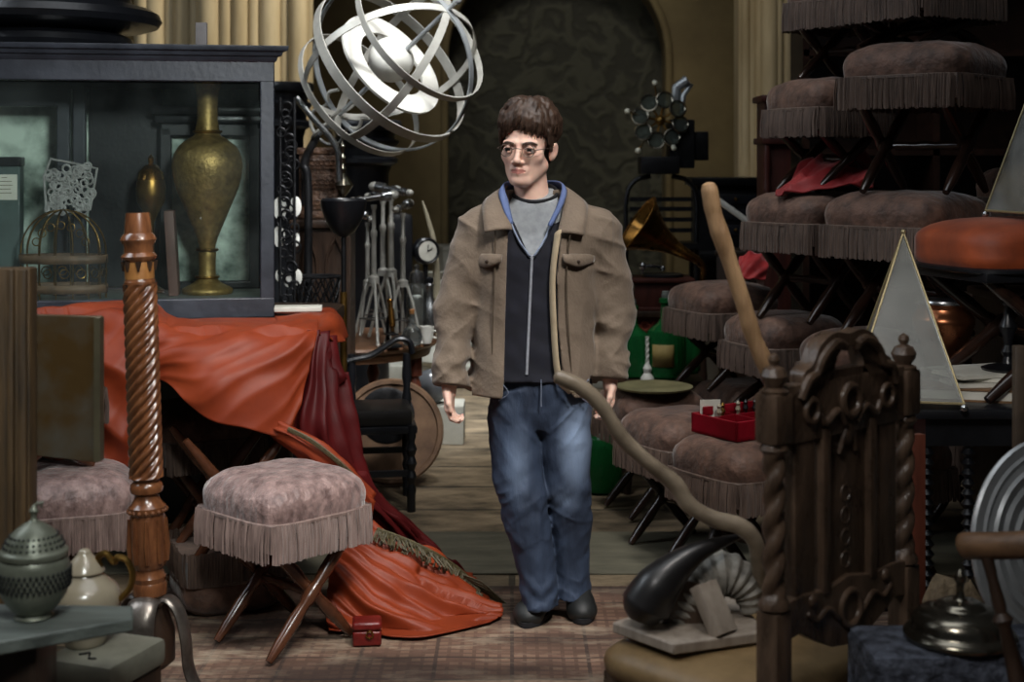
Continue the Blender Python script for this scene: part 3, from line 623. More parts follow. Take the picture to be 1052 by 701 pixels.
# ================================================================ fringed stools
def legprof(t): return [(.011, 0), (.013, .03), (.017, .12), (.02, .3), (.016, .42), (.021, .46), (.021, .54), (.016, .58), (.02, .7), (.017, .88), (.014, 1)]
def make_stool(L, a, label, cat, vel, fri, leg, ga=0.84):
    """square fringed velvet stool on crossed legs; L = height of fringe bottom, a = half width"""
    t = thing('stool', label, cat)
    zs = L+0.108
    vs, fs = [], []; n = 56; rings = []
    for i in range(15):
        f = i/14
        if f < 0.28: sc, z = 1.0+.035*f/.28, zs-0.03+0.065*(f/0.28)
        else:
            q = (f-0.28)/0.72; an = q*PI/2; sc = 1.035*max(math.cos(an), 0)**0.42; z = zs+0.035+0.08*math.sin(an)
        pw = 5.0-2.2*max(0, (f-.5)/.5); rings.append((sc, z, pw))
    for sc, z, pw in rings:
        for k in range(n):
            an = 2*PI*k/n; c, s_ = math.cos(an), math.sin(an)
            r = a*max(sc, 1e-3)/((abs(c)**pw+abs(s_)**pw)**(1/pw))
            q = Vector((r*c, r*s_, z)); q.z += 0.006*mnoise.noise(q*14)*(1 if z > zs+.03 else 0)
            vs.append(q)
    for i in range(len(rings)-1):
        for k in range(n): fs.append((i*n+k, i*n+(k+1) % n, (i+1)*n+(k+1) % n, (i+1)*n+k))
    fs.append(tuple(range(n))[::-1]); fs.append(tuple((len(rings)-1)*n+k for k in range(n)))
    G().add(vs, fs).build('seat', vel, t, auto=180)
    g = G(); pts = []
    for k in range(64):
        an = 2*PI*k/64; c, s_ = math.cos(an), math.sin(an); r = a*1.01/((abs(c)**5+abs(s_)**5)**.2); pts.append((r*c, r*s_, zs-0.004))
    g.tube(pts, 0.0075, 6, closed=True); g.build('piping', fri, t)
    g = G(); rnd = random.Random(int(a*1000)); N = int(a*4*2/0.0046)
    for k in range(N):
        d = k/N*4; sd = int(d); w = (d-sd)*2-1
        px_, py_ = [(w, -1), (1, w), (-w, 1), (-1, -w)][sd]
        cr = 0.93+0.07*(1-abs(w)**6)
        nx, ny = [(0, -1), (1, 0), (0, 1), (-1, 0)][sd]
        x, y = px_*a*1.0*(cr if abs(w) > .9 else 1), py_*a*1.0*(cr if abs(w) > .9 else 1)
        o = 0.004+rnd.uniform(-.003, .003); bot = L+rnd.uniform(-.002, .006); dx = rnd.uniform(-.004, .004)
        tx, ty = -ny, nx; wd = 0.0036
        p0 = Vector((x+nx*o, y+ny*o, zs)); p1 = Vector((x+nx*(o+.006)+tx*dx, y+ny*(o+.006)+ty*dx, bot))
        t_ = Vector((tx, ty, 0))*wd; nn = Vector((nx, ny, 0))*0.003
        mid = p0.lerp(p1, .5)+nn*1.2
        g.add([p0-t_, p0+nn, p0+t_, mid-t_, mid+nn, mid+t_, p1-t_*1.2, p1+nn, p1+t_*1.2], [(0, 1, 4, 3), (1, 2, 5, 4), (3, 4, 7, 6), (4, 5, 8, 7)])
    g.box((0, 0, (L+.03+zs)/2), (a*1.93, a*1.93, zs-L-.03))          # apron board the fringe hangs on
    g.build('fringe', fri, t, auto=60)
    e = a*ga; h = L+0.035
    for y in (-e*.8, e*.8):
        for sgn in (-1, 1):
            g = G(); g.rod((sgn*e, y+sgn*.013, 0.012), (-sgn*e*.86, y+sgn*.013, h), [(r, f) for r, f in legprof(0)]); g.build('leg', leg, t)
    g = G(); g.rod((0, -e*.8, h*.5+.006), (0, e*.8, h*.5+.006), [(.01, 0), (.016, .2), (.012, .35), (.018, .5), (.012, .65), (.016, .8), (.01, 1)]); g.build('stretcher', leg, t)
    return t
STG = None
stoolA = make_stool(0.30, 0.192, 'square mauve velvet stool with long fringe under the hanging orange cloth', 'stool', M['velvet'], M['fringe'], M['legwood'])
sz = 0.30+0.108+0.115
stoolA.location = (WX(291, 4.2), 4.22, 0.012); stoolA.rotation_euler = (0, 0, math.radians(46))
dup(stoolA, (WX(64, 4.25), 4.3, 0), math.radians(18), 'grey fringed stool on the floor behind the white jug')
stoolB = make_stool(0.14, 0.15, 'small fringed stool stacked behind the tarnished metal panel, mostly hidden', 'stool', M['velvetdark'], M['fringedark'], M['legwood'])
stoolB.location = (WX(46, 4.3), 4.3, sz-0.006); stoolB.rotation_euler = (0, 0, math.radians(30))
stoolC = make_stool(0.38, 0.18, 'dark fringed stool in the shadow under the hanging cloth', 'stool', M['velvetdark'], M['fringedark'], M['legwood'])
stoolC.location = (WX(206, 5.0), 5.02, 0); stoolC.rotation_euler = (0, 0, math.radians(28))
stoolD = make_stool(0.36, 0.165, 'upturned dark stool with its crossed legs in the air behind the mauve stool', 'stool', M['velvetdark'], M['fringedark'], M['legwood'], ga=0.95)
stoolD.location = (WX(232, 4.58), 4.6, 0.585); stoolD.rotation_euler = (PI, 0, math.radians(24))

lbd = G(); lbd.box((0, 0, .008), (.17, .10, .016), bevel=.003); solo(lbd.build('pale_board', M['greywood' if False else 'paper']), (WX(306, 5.05), 5.06, .918), 'flat pale board lying on the red cloth right of the cabinet', 'board', rz=.12)
# small red ring box
rb = thing('ring_box', 'tiny red leather box with a brass ring lying on the rug', 'box', W(377, 670, 4.165), 0.1)
rb.location.z = 0.013
g = G(); g.box((0, 0.04, 0.022), (0.085, 0.075, 0.044)); g.build('base', M['redleather'], rb, bevel=0.006)
g = G(); g.box((0, 0.04, 0.058), (0.087, 0.077, 0.026)); g.build('lid', M['redleather'], rb, bevel=0.008)
g = G(); g.torus((0.008, -0.002, 0.036), 0.01, 0.0025, frame((0, 1, 0)), 20, 6); g.build('ring', M['hornbrass'], rb)

# ================================================================ barley-twist pedestal post
pp = thing('twisted_post', 'tall mahogany barley-twist post on curved iron-strapped feet beside the grey bench', 'post', (-0.955, 3.75, 0), rot=(0, math.radians(-1.9), 0))
k_ = 3.75/F
def zz(y): return EYE-(y-HY)*k_
def pz(l): return [(r*k_, zz(y)) for r, y in l]
g = G(); g.lathe(pz([(15.5, 292), (16, 289), (14.5, 286), (14.5, 268), (17, 266), (18.5, 263), (15, 259), (15, 252), (17, 249), (18.5, 246), (17, 242), (14, 239), (13.5, 230), (12.5, 222), (12, 218.5), (8, 219)]), seg=32)
g.build('capital', M['mahogany'], pp)
g = G(); g.lathe([(14.9*k_, zz(286)), (14.9*k_, zz(269))], seg=32)
g.build('inlay_band', M['boxwood'], pp)
g = G()
for k in range(8):
    a = 2*PI*k/8+.2; q = Vector((math.cos(a), math.sin(a), 0))*15.4*k_; g.tube([q+Vector((0, 0, zz(268))), q*1.02+Vector((0, 0, zz(278)))], [.009, .003], 6)
g.build('hanging_leaf', M['darkwood'], pp)
g = G(); g.barley((0, 0, zz(490)), (0, 0, zz(291)), 17.5*k_, 8, 8*27, 0.22, 72, 170)
g.build('twist_shaft', M['mahogany'], pp)
g = G(); g.lathe(pz([(14, 612), (17, 610), (17.5, 600), (16, 597), (17, 592), (15, 588), (14, 584), (17, 580), (18, 572), (18.2, 550), (18, 532), (17, 528), (19, 525), (19, 520), (16, 517), (13, 512), (12, 508), (16, 505), (17, 501), (16, 497), (13, 494), (15, 490)]), seg=32)
for k in range(9):
    a = 2*PI*k/9; q = Vector((math.cos(a), math.sin(a), 0))*18.4*k_
    g.tube([q+Vector((0, 0, zz(576))), q*1.03+Vector((0, 0, zz(560))), q+Vector((0, 0, zz(532)))], [.006, .009, .005], 6)
g.build('lower_turning', M['mahogany'], pp)
g = G()
for k in range(18):
    a = 2*PI*k/18; g.ball((18.8*k_*math.cos(a), 18.8*k_*math.sin(a), zz(524)), 0.0065, 8)
g.build('bead_ring', M['mahogany'], pp)
g = G(); g.lathe([(.035, .1), (.06, .12), (.062, .2), (.05, .24), (.042, zz(610))], seg=28); g.build('hub', M['darkwood'], pp)
for ang, w, nm, m_ in ((math.radians(-14), 0.026, 'leg', M['strapmetal']), (math.radians(-96), 0.042, 'leg', M['strapmetal']), (math.radians(150), 0.028, 'leg', M['darkwood'])):
    d = Vector((math.cos(ang), math.sin(ang), 0)); up = Vector((0, 0, 1)); sd = up.cross(d)
    pr = crom([d*q[0]+up*q[1] for q in ((.02, .275), (.055, .285), (.085, .25), (.10, .18), (.105, .11), (.125, .06), (.17, .03), (.2, .03))], 6)
    g = G(); n = len(pr); g.tube(pr, [w]*n, 14, flat=0.42, up=sd); g.tube([d*.2+up*.03, d*.24+up*.022], [.03, .018], 10, flat=.7, up=sd)
    tag(g.build(nm, m_, pp), 'worn iron-strapped leg' if m_ is M['strapmetal'] else None)

# ================================================================ far left foreground
pc = thing('weathered_board', 'brown weathered upright post carrying a tarnished metal panel', 'post', (WX(-14, 2.9), 2.9, 0))
g = G(); g.box((0.0, 0.03, WZ(276, 2.9)/2), (0.088*2, 0.05, WZ(276, 2.9)), bevel=0.006)
for x, w in ((0.052, .012), (0.076, .016), (0.02, .008)): g.box((x, 0.0, WZ(276, 2.9)/2), (w, 0.02, WZ(276, 2.9)-.004), bevel=0.003)
g.box((-.02, .03, 0.02), (0.16, 0.2, 0.04)); g.build('upright', M['rustwood'], pc)
g = G(); x0, x1 = WX(29, 2.96)-pc.location.x, WX(105, 2.96)-pc.location.x; z0, z1 = WZ(472, 2.96), WZ(323, 2.96)
g.prism([(x0, z0+.01), (x1-.012, z0-.006), (x1, z0-.004), (x1, z1-.004), (x0, z1)], 0.055, 0.07); g.build('panel', M['panelmetal'], pc, bevel=0.002)
g = G(); g.box((x1-.006, 0.057, (z0+z1)/2-.004), (0.013, 0.03, z1-z0-.004)); g.build('panel_edge', mat('brassy_edge', rgb(112, 104, 82), 0.4, metal=0.5, ns=10), pc)
g = G()
for q in range(9): g.ball((x0+.006, .053, z0+.03+q*(z1-z0-.06)/8), 0.003, 8)
g.build('nail', M['steel'], pc)
# grey bench
lz = 0.585
be = thing('bench', 'grey weathered bench top in the near left corner', 'bench', (WX(20, 2.6), 2.55, 0))
g = G(); bx = be.location.x
V = [W(137, 627, 2.73), W(137, 634, 2.655), W(-40, 674, 2.49), W(-60, 626, 2.75)]
bl = [(v.x-bx, v.y-2.55) for v in V]
top = [Vector((x, y, lz)) for x, y in bl]; bot = [Vector((x, y, lz-.026)) for x, y in bl]
g.add(top+bot, [(0, 1, 2, 3), (7, 6, 5, 4), (0, 4, 5, 1), (1, 5, 6, 2), (2, 6, 7, 3), (3, 7, 4, 0)], smooth=False); g.build('bench_top', M['greywood'], be, bevel=0.004)
g = G(); g.box((-.06, 0.1, (lz-.026)/2), (0.19, 0.12, lz-.026), bevel=0.005); g.build('support_post', M['darkwood'], be)
# pierced pot
pt = thing('pierced_pot', 'grey-green pierced metal pot with a domed lid on the bench', 'pot', (WX(33, 2.65), 2.66, lz))
s = 2.66/F
ob = [(16, 632), (20, 630), (17, 626), (24, 620), (33, 606), (36, 592), (35, 576), (31, 567)]
pr = [(v.x, v.z) for v in crom([Vector((r*s, 0, (632-y)*s)) for r, y in ob], 5)]
G().lathe(pr, seg=40).build('body', M['zinc'], pt)
g = G()
for q, y in enumerate((598, 593, 588, 583)):
    r = 36.3*s if y < 596 else 35.6*s
    for k in range(40):
        a = 2*PI*(k+.5*(q % 2))/40; g.ball((r*math.cos(a), r*math.sin(a), (632-y)*s), 0.0034, 6, sc=(1, 1, 1.5))
g.build('piercing', mat('dark_hole', rgb(22, 24, 22), 0.8), pt)
lo = [(34, 568), (34, 563), (31, 560), (27, 552), (20, 543), (11, 536), (4, 532), (3, 526), (5, 523), (3, 519), (1, 516)]
lid = G().lathe([(v.x, v.z) for v in crom([Vector((r*s, 0, (632-y)*s)) for r, y in lo], 4)], seg=40).build('lid', M['zinc'], pt)
g = G()
for y, r in ((557, 30.2), (552, 27.6), (547, 24)):
    for k in range(30):
        a = 2*PI*k/30; g.ball((r*s*math.cos(a), r*s*math.sin(a), (632-y)*s), 0.0028, 6)
g.build('piercing', mat('dark_hole_lid', rgb(22, 24, 22), 0.8), lid)
g = G(); g.tube([(0, 0, (632-520)*s), (.006, 0, (632-515)*s), (.018, 0, (632-514)*s), (.012, 0, (632-518)*s)], .003, 6); g.build('finial', M['zinc'], lid)
# boxes under the jug, white jug
jb = thing('cloth_box', 'grey-green cloth-covered box beneath the white jug', 'box', (WX(108, 2.95), 2.95, 0), -0.35)
jz = WZ(668, 2.93)
g = G(); g.box((0, 0, jz-.03), (0.17, 0.2, 0.058), bevel=0.015); g.build('lid', M['bookgreen'], jb)
g = G(); g.box((0, 0, (jz-.06)/2), (0.155, 0.185, jz-.06), bevel=0.006); g.build('body', M['darkwood'], jb)
g = G(); g.tube([(-.02, -.06, jz+.001), (.0, -.05, jz+.004), (.015, -.075, jz+.002), (.03, -.07, jz+.002)], .002, 5); g.build('cord', M['iron'], jb)
jg = thing('jug', 'cream glazed lidded jug with a tall bronze handle behind the bench', 'jug', (WX(84, 2.95), 2.97, jz+.001))
s = 2.97/F
jo = [(20, 668), (22, 664), (27, 650), (35, 632), (36, 620), (32, 610), (22, 601), (18, 597), (17, 594)]
G().lathe([(v.x, v.z) for v in crom([Vector((r*s, 0, (668-y)*s)) for r, y in jo], 5)], seg=40).build('body', M['ceramic'], jg)
lo = [(19, 595), (20, 593), (15, 585), (8, 577), (6, 573), (3, 571)]
G().lathe([(v.x, v.z) for v in crom([Vector((r*s, 0, (668-y)*s)) for r, y in lo], 4)], seg=40).build('lid', M['ceramic'], jg)
hp = crom([Vector((x*s, 0, (668-y)*s)) for x, y in ((16, 590), (14, 580), (22, 576), (30, 585), (34, 580), (44, 584), (49, 598), (46, 612), (37, 622), (33, 622))], 6)
g = G(); g.tube(hp, 0.007, 8, up=(0, 1, 0)); g.build('handle', M['oldbrass'], jg)
# ================================================================ armillary sphere
AC = W(402, 66, 6.0)
arm = thing('armillary_sphere', 'large pale armillary sphere of hoops on an iron stand behind the cabinet', 'armillary sphere', (-0.87, 6.0, 0))
Lc = AC-Vector((-0.87, 6.0, 0))
axis = Vector((.66, -.5, .56)).normalized(); FA = frame(axis)
RR = 0.385
g = G(); g.band(Lc, RR, 0.045, 0.006, FA); g.build('equator_hoop', M['paleband'], arm)
for off in (-0.22, 0.2):
    g = G(); g.band(Lc+axis*off, math.sqrt(RR*RR-off*off)-.004, 0.022 if abs(off) > .25 else .03, 0.005, FA); g.build('parallel_hoop', M['paleband'], arm)
for k in range(3):
    a = PI*k/3+.35; nrm = (FA.to_3x3() @ Vector((math.cos(a), math.sin(a), 0)))
    g = G(); g.band(Lc, RR-.008-.003*k, 0.034, 0.006, frame(nrm)); g.build('meridian_hoop', M['paleband'] if k else M['pewter'], arm)
g = G(); vs, fs = [], []
for k in range(64):
    an = 2*PI*k/64
    for rr, zz_ in ((.165, -.006), (.165, .006), (.258, .006), (.258, -.006)): vs.append(Lc+axis*zz_+(FA.to_3x3() @ Vector((rr*math.cos(an), rr*math.sin(an), 0))))
for k in range(64):
    j = (k+1) % 64
    for q in range(4): fs.append((k*4+q, k*4+(q+1) % 4, j*4+(q+1) % 4, j*4+q))
g.add(vs, fs, smooth=False); g.build('white_ring_plate', M['whitepaint'], arm)
g = G(); g.ball(Lc+Vector((0.0, 0, 0.02)), 0.098, 28); g.build('inner_globe', M['whitepaint'], arm)
g = G(); g.tube([Lc-axis*.54, Lc+axis*.44], 0.010, 10); g.ball(Lc+axis*.44, .018, 12); g.build('axis_rod', M['pewter'], arm)
g = G(); b0 = Lc-axis*.45; S = FA.to_3x3()
for k in range(4):
    a = PI*k/2+.4; d = S @ Vector((math.cos(a), math.sin(a), 0))
    g.tube(crom([b0-axis*.09, b0-axis*.07+d*.06, b0-axis*.01+d*.09, b0+axis*.06+d*.07, b0+axis*.11+d*.1, b0+axis*.16+d*.08], 5), .008, 8)
g.build('scroll_mount', M['paleband'], arm)
g = G(); e0 = Lc-axis*.54
g.tube(crom([Vector((0, 0, .04)), Vector((0, 0, .8)), Vector((0, 0, e0.z-.22)), Vector((-.02, 0.03, e0.z-.12)), e0], 8), .018, 12); g.lathe([(.2, 0), (.2, .02), (.14, .03), (.05, .05), (.03, .09), (.02, .2)], seg=32)
g.build('stand', M['iron'], arm)
g = G(); g.tube(crom([W(304, 100, 6.0)-arm.location, W(322, 122, 6.0)-arm.location, W(338, 140, 6.0)-arm.location, W(347, 156, 6.0)-arm.location, W(349, 186, 6.0)-arm.location], 6), .014, 10)
g.build('steel_arm', M['steel'], arm)

# ================================================================ table of instruments
tz = 0.60
rt = thing('round_table', 'round wooden table with turned legs crowded with metal instruments', 'table', (-0.82, 6.85, 0))
G().lathe([(.42, tz-.075), (.43, tz-.035), (.45, tz-.03), (.46, tz-.015), (.455, tz-.002), (.44, tz)], seg=64).build('tabletop', mat('table_wood', rgb(132, 94, 66), 0.4, c2=rgb(84, 58, 42), ns=8), rt)
for k in range(4):
    a = PI*k/2-.3; x, y = .37*math.cos(a), .37*math.sin(a)
    g = G(); g.rod((x, y, 0), (x, y, tz-.07), [(.02, 0), (.032, .06), (.02, .12), (.034, .2), (.022, .3), (.036, .4), (.02, .46), (.036, .56), (.022, .62), (.034, .72), (.02, .8), (.036, .82), (.036, 1)]); g.build('leg', M['redwood'], rt)
g = G()
for k in range(2): a = PI*k/2-.3; g.box((0, 0, .12+.03*k), (.7, .03, .025), rot=(0, 0, a))
g.build('stretcher', M['redwood'], rt)
def make_tripod(label):
    t = thing('tripod_telescope', label, 'telescope', (0, 0, 0))
    for k in range(3):
        a = 2*PI*k/3+.4; d = Vector((math.cos(a), math.sin(a), 0))
        g = G(); g.tube([d*.02+Vector((0, 0, .30)), d*.05+Vector((0, 0, .22)), d*.105+Vector((0, 0, .006))], .0075, 8); g.ball(d*.105+Vector((0, 0, .010)), .010, 8); g.build('leg', M['paleband'], t)
    g = G()
    for k in range(3):
        a = 2*PI*k/3+.4; b = a+2*PI/3; g.tube([Vector((math.cos(a), math.sin(a), 0))*.075+Vector((0, 0, .12)), Vector((math.cos(b), math.sin(b), 0))*.075+Vector((0, 0, .12))], .003, 6)
    g.build('brace', M['steel'], t)
    G().lathe([(.026, .285), (.026, .315), (.013, .325), (.012, .5), (.016, .51), (.016, .53), (.010, .54), (.009, .63), (.014, .64), (.014, .655)], seg=16).build('column', M['paleband'], t)
    g = G(); g.rod((-.095, 0, .675), (.085, 0, .70), [(.016, 0), (.016, .12), (.02, .13), (.02, .2), (.013, .22), (.015, .7), (.024, .74), (.026, .98), (.02, 1)], 18); g.build('tube', M['steel'], t)
    g = G(); g.ball((-.1, 0, .675), .017, 12, sc=(1.4, 1, 1)); g.build('eyepiece', M['paleband'], t)
    g = G(); g.ball((.095, 0, .702), .022, 12, sc=(1.5, 1, 1)); g.build('lens_cap', M['paleband'], t)
    return t
GR = 'tripod instruments on the round table'
t1 = make_tripod('steel tripod instrument at the front of the round table, nearest the drape'); t1.location = (WX(384, 6.6), 6.6, tz); t1.rotation_euler = (0, 0, .4); t1['group'] = GR
dup(t1, (WX(402, 6.83), 6.83, tz), 2.6, 'steel tripod instrument in the middle of the round table, tallest of the three', GR, scale=1.05)
dup(t1, (WX(414, 6.62), 6.62, tz), 1.3, 'steel tripod instrument nearest the right edge of the round table', GR, scale=.94)
g = G(); g.box((0, 0, .3), (.12, .12, .6), bevel=.03); bcs = solo(g.build('instrument_case', M['black'], bevel=0), (WX(411, 7.08), 7.08, tz), 'tall black rounded case behind the tripod instruments', 'case', rz=.2)
# steel cylinders, jar, clock
jr = thing('glass_jar', 'tall glass jar with a steel lid on the round table', 'jar', (WX(428, 6.72), 6.72, tz))
G().lathe([(.045, 0), (.048, .01), (.048, .24), (.04, .27), (.03, .28)], seg=28).build('body', M['clearglass'], jr)
G().lathe([(.034, .28), (.036, .30), (.03, .33), (.012, .34), (.016, .36), (.001, .37)], seg=28).build('lid', M['steel'], jr)
G().lathe([(.03, .006), (.03, .2), (.02, .22)], seg=20).build('white_content', M['whitepaint'], jr)
jr2 = thing('steel_flask', 'squat polished steel flask at the right edge of the round table', 'flask', (WX(441, 6.9), 6.93, tz))
G().lathe([(.03, 0), (.052, .02), (.056, .09), (.04, .15), (.018, .19), (.018, .24), (.024, .25), (.015, .26)], seg=28).build('body', M['steel'], jr2)
G().lathe([(.014, .258), (.02, .27), (.018, .285), (.001, .295)], seg=16).build('stopper', M['black'], jr2)
ck = thing('desk_clock', 'round black-rimmed clock on a stand at the end of the round table', 'clock', (WX(437, 7.05), 7.07, tz))
G().lathe([(.05, 0), (.05, .012), (.015, .03), (.011, .3), (.014, .35)], seg=20).build('stand', M['iron'], ck)
g = G(); Mx = Matrix.Translation((0, 0, .41)) @ Matrix.Rotation(.5, 4, 'Z') @ Matrix.Rotation(PI/2, 4, 'X')
g.lathe([(.062, -.03), (.068, -.02), (.068, .02), (.06, .03), (.05, .024)], Mx=Mx, seg=32); cb = g.build('rim', M['black'], ck)
g = G(); g.lathe([(.05, .022), (.05, .026), (.001, .027)], Mx=Mx, seg=32); g.build('dial', M['paper'], cb)
g = G()
g.box(Mx @ Vector((.012, .008, .03)), (.034, .002, .004), rot=(0, -.6, .5)); g.box(Mx @ Vector((0, .016, .03)), (.004, .002, .034), rot=(0, .1, .5)); g.build('hand', M['iron'], cb)
tk = crom([Vector((0, 0, 0)), Vector((.012, 0, .2)), Vector((.002, 0, .42)), Vector((-.035, 0, .58)), Vector((-.06, 0, .66))], 6)
g = G(); n = len(tk); g.tube(tk, [.024*(1-i/n)+.003 for i in range(n)], 10); g.lathe([(.05, 0), (.05, .015), (.03, .03), (.02, .06)], seg=20)
solo(g.build('tusk', mat('ivory', rgb(170, 160, 136), 0.4, ns=12)), (WX(446, 7.16), 7.16, tz), 'slender curved pale tusk standing behind the desk clock', 'tusk')
# dark cabinet with arches, ornate register on it
dc = thing('arched_cabinet', 'tall dark wooden cabinet with pointed arch panels beside the display cabinet', 'cabinet', (WX(333, 6.2), 6.22, 0))
h = WZ(226, 6.1)
g = G(); g.box((0, 0, h/2-.01), (.25, .2, h-.02)); g.box((0, -.005, h-.02), (.28, .22, .04), bevel=.01); g.box((0, 0, .05), (.28, .22, .1), bevel=.01); g.build('body', M['darkwood'], dc, bevel=.003)
for x in (-.06, .06):
    g = G(); g.tube(crom([Vector((x-.04, -.105, h-.45)), Vector((x-.04, -.105, h-.2)), Vector((x-.02, -.105, h-.12)), Vector((x, -.105, h-.08))], 4), .006, 6); g.tube(crom([Vector((x+.04, -.105, h-.45)), Vector((x+.04, -.105, h-.2)), Vector((x+.02, -.105, h-.12)), Vector((x, -.105, h-.08))], 4), .006, 6)
    g.build('arch_moulding', M['darkwood'], dc)
rg = thing('carved_casket', 'ornate carved brown casket on top of the arched dark cabinet', 'casket', (WX(328, 6.2), 6.24, h))
hh = .315
brc = mat('carved_brown', rgb(104, 74, 54), 0.5, c2=rgb(44, 30, 22), ns=40, bump=0.8, bs=60, bdist=.01)
g = G(); g.box((0, 0, hh/2), (.17, .15, hh), bevel=.006); g.box((0, 0, .02), (.19, .165, .03), bevel=.006); g.box((0, 0, hh-.015), (.19, .165, .03), bevel=.006); g.build('body', brc, rg)
for z in (.075, .165, .25):
    g = G(); g.box((0.018, -.078, z), (.115, .008, .062), bevel=.003)
    for q in range(5): g.torus((-.025+.022*q, -.083, z), .012, .004, frame((0, 1, 0)), 14, 5)
    g.build('carved_panel', brc, rg)
g = G(); g.box((-.062, -.077, .165), (.022, .006, .2)); g.build('dark_slot', M['black'], rg)
# funnel lamp
fl = thing('funnel_lamp', 'black funnel-shaped lamp on a slender brass floor pole', 'lamp', (WX(353, 5.55), 5.55, 0))
s = 5.55/F; H0 = WZ(242, 5.55)
G().lathe([(.12, 0), (.12, .02), (.03, .04), (.014, .06), (.014, WZ(300, 5.55))], seg=20).build('brass_pole', M['oldbrass'], fl)
G().lathe([(.010, WZ(300, 5.55)), (.010, H0)], seg=14).build('upper_rod', M['iron'], fl)
G().lathe([(5*s, H0-.004), (12*s, H0+4*s), (18*s, H0+14*s), (23*s, H0+28*s), (24*s, H0+36*s), (22*s, H0+38*s), (20*s, H0+34*s)], seg=32).build('funnel', M['black'], fl)
# small pewter lamp behind funnel: stacked finial
ln = thing('oil_lamp', 'small silver oil lamp with stacked finials above the funnel lamp', 'lamp', (WX(353, 6.24), 6.2, h))
s = 6.2/F
G().lathe([(.02, 0), (.034, .01), (.03, .03), (.014, .05), (.012, .1), (.03, .12), (.05, .15), (.03, .18), (.014, .2), (.02, .22), (.01, .24), (.018, .27), (.008, .29), (.014, .32), (.004, .34), (.001, .37)], seg=24).build('body', M['darksilver'], ln)
# open ironwork stand; white discs stand in for bright light in its gaps
iw = thing('ironwork_stand', 'tall openwork iron stand with its bright gaps put in as white discs beside the cabinet', 'stand', (WX(295, 5.75), 5.75, 0))
g = G()
for x in (-.028, .03):
    g.tube([(x, 0, 0), (x, 0, WZ(100, 5.75))], .006, 8)
g.lathe([(.1, 0), (.1, .02), (.03, .04)], seg=20)
random.seed(5); z = .3
while z < WZ(110, 5.75):
    g.torus((random.uniform(-.025, .03), random.uniform(-.01, .01), z), random.uniform(.014, .024), .005, frame((random.uniform(-.3, .3), 1, .2)), 14, 6); z += .026
g.build('lattice', M['iron'], iw)
discm = M['whitepaint']
for px_, py_, r in ((288, 214, .035), (304, 212, .03), (287, 243, .032), (304, 246, .022), (287, 283, .018), (296, 288, .02), (306, 285, .024)):
    q = W(px_, py_, 5.78)-iw.location; g = G(); g.lathe([(r*.5, -.004), (r, 0), (r*.5, .004)], Mx=Matrix.Translation((q.x, .02, q.z)) @ Matrix.Rotation(PI/2, 4, 'X') @ Matrix.Diagonal((.8, 1.4, 1, 1)), seg=20); g.build('bright_gap_disc', discm, iw)
# black pedestals
def pedestal(label, px, Y, top, r, nm='black_pedestal'):
    t = thing(nm, label, 'pedestal', (WX(px, Y), Y, 0))
    G().lathe([(r*1.1, 0), (r*1.1, .08), (r*.9, .12), (r*.72, .16), (r*.7, top-.3), (r*.78, top-.26)], seg=40).build('shaft', M['black'], t)
    G().lathe([(r*.74, top-.262), (r*.95, top-.24), (r*.95, top-.215), (r*.8, top-.2), (r*.82, top-.16), (r*.98, top-.13), (r*1.0, top-.115), (r*.85, top-.1), (r*.9, top-.06), (r*1.05, top-.05), (r*1.08, top-.03), (r*1.05, top-.005), (r*1.0, top)], seg=48).build('moulded_cap', M['black'], t)
pedestal('black moulded column pedestal just right of the display cabinet cornice', 292, 7.7, WZ(85, 7.7), .15)
pedestal('black moulded column pedestal below the armillary sphere', 374, 8.0, WZ(123, 7.85), .20)
# chair before the table and the round tray
bc = thing('wooden_chair', 'low black wooden chair with a curved top rail before the round table', 'chair', (WX(388, 5.9), 5.98, 0), math.radians(8))
for x in (-.115, .125):
    g = G(); g.rod((x, 0.14, 0), (x, 0.14, .62), [(.018, 0), (.018, .1), (.022, .14), (.014, .18), (.022, .22), (.014, .26), (.022, .3), (.022, .46), (.014, .5), (.022, .56), (.014, .62), (.022, .68), (.014, .76), (.022, .84), (.016, 1)], 14); g.build('back_leg', M['black'], bc)
    g = G(); g.rod((x, -.15, 0), (x, -.15, .36), [(.018, 0), (.018, .2), (.022, .25), (.014, .32), (.024, .4), (.014, .48), (.024, .56), (.014, .64), (.024, .72), (.014, .8), (.02, .86), (.02, 1)], 14); g.build('front_leg', M['black'], bc)
g = G(); g.box((.005, 0, .34), (.29, .33, .03), bevel=.006); g.box((.005, -.15, .16), (.23, .02, .025)); g.box((.005, .14, .2), (.23, .02, .025)); g.build('seat_frame', M['black'], bc)
vs = G(); vs.box((.005, -.01, .39), (.26, .29, .075), bevel=.03); vs.build('seat', mat('black_leather', rgb(30, 28, 27), 0.32, ns=10, bump=.2), bc)
g = G(); g.tube(crom([Vector((-.16, .14, .585)), Vector((-.10, .14, .60)), Vector((-.03, .14, .615)), Vector((.03, .14, .65)), Vector((.09, .14, .685)), Vector((.135, .14, .67)), Vector((.15, .14, .62))], 6), .024, 10, flat=.6, up=(0, 1, 0)); g.build('top_rail', M['black'], bc)
tr_ = thing('round_tray', 'round painted tray with a dark medallion leaning behind the black chair', 'tray', (WX(402, 6.3), 6.26, 0), rot=(math.radians(-8), 0, 0))
R = 52*6.3/F; Mx = Matrix.Translation((0, 0, R+.025)) @ Matrix.Rotation(PI/2, 4, 'X')
trm = mat('painted_tray', rgb(128, 100, 76), 0.5, c2=rgb(74, 54, 42), ns=9)
G().lathe([(R, -.012), (R+.008, 0), (R, .012), (R*.93, .012), (R*.9, .002), (R*.5, 0), (.001, 0)], Mx=Mx, seg=56).build('dish', trm, tr_)
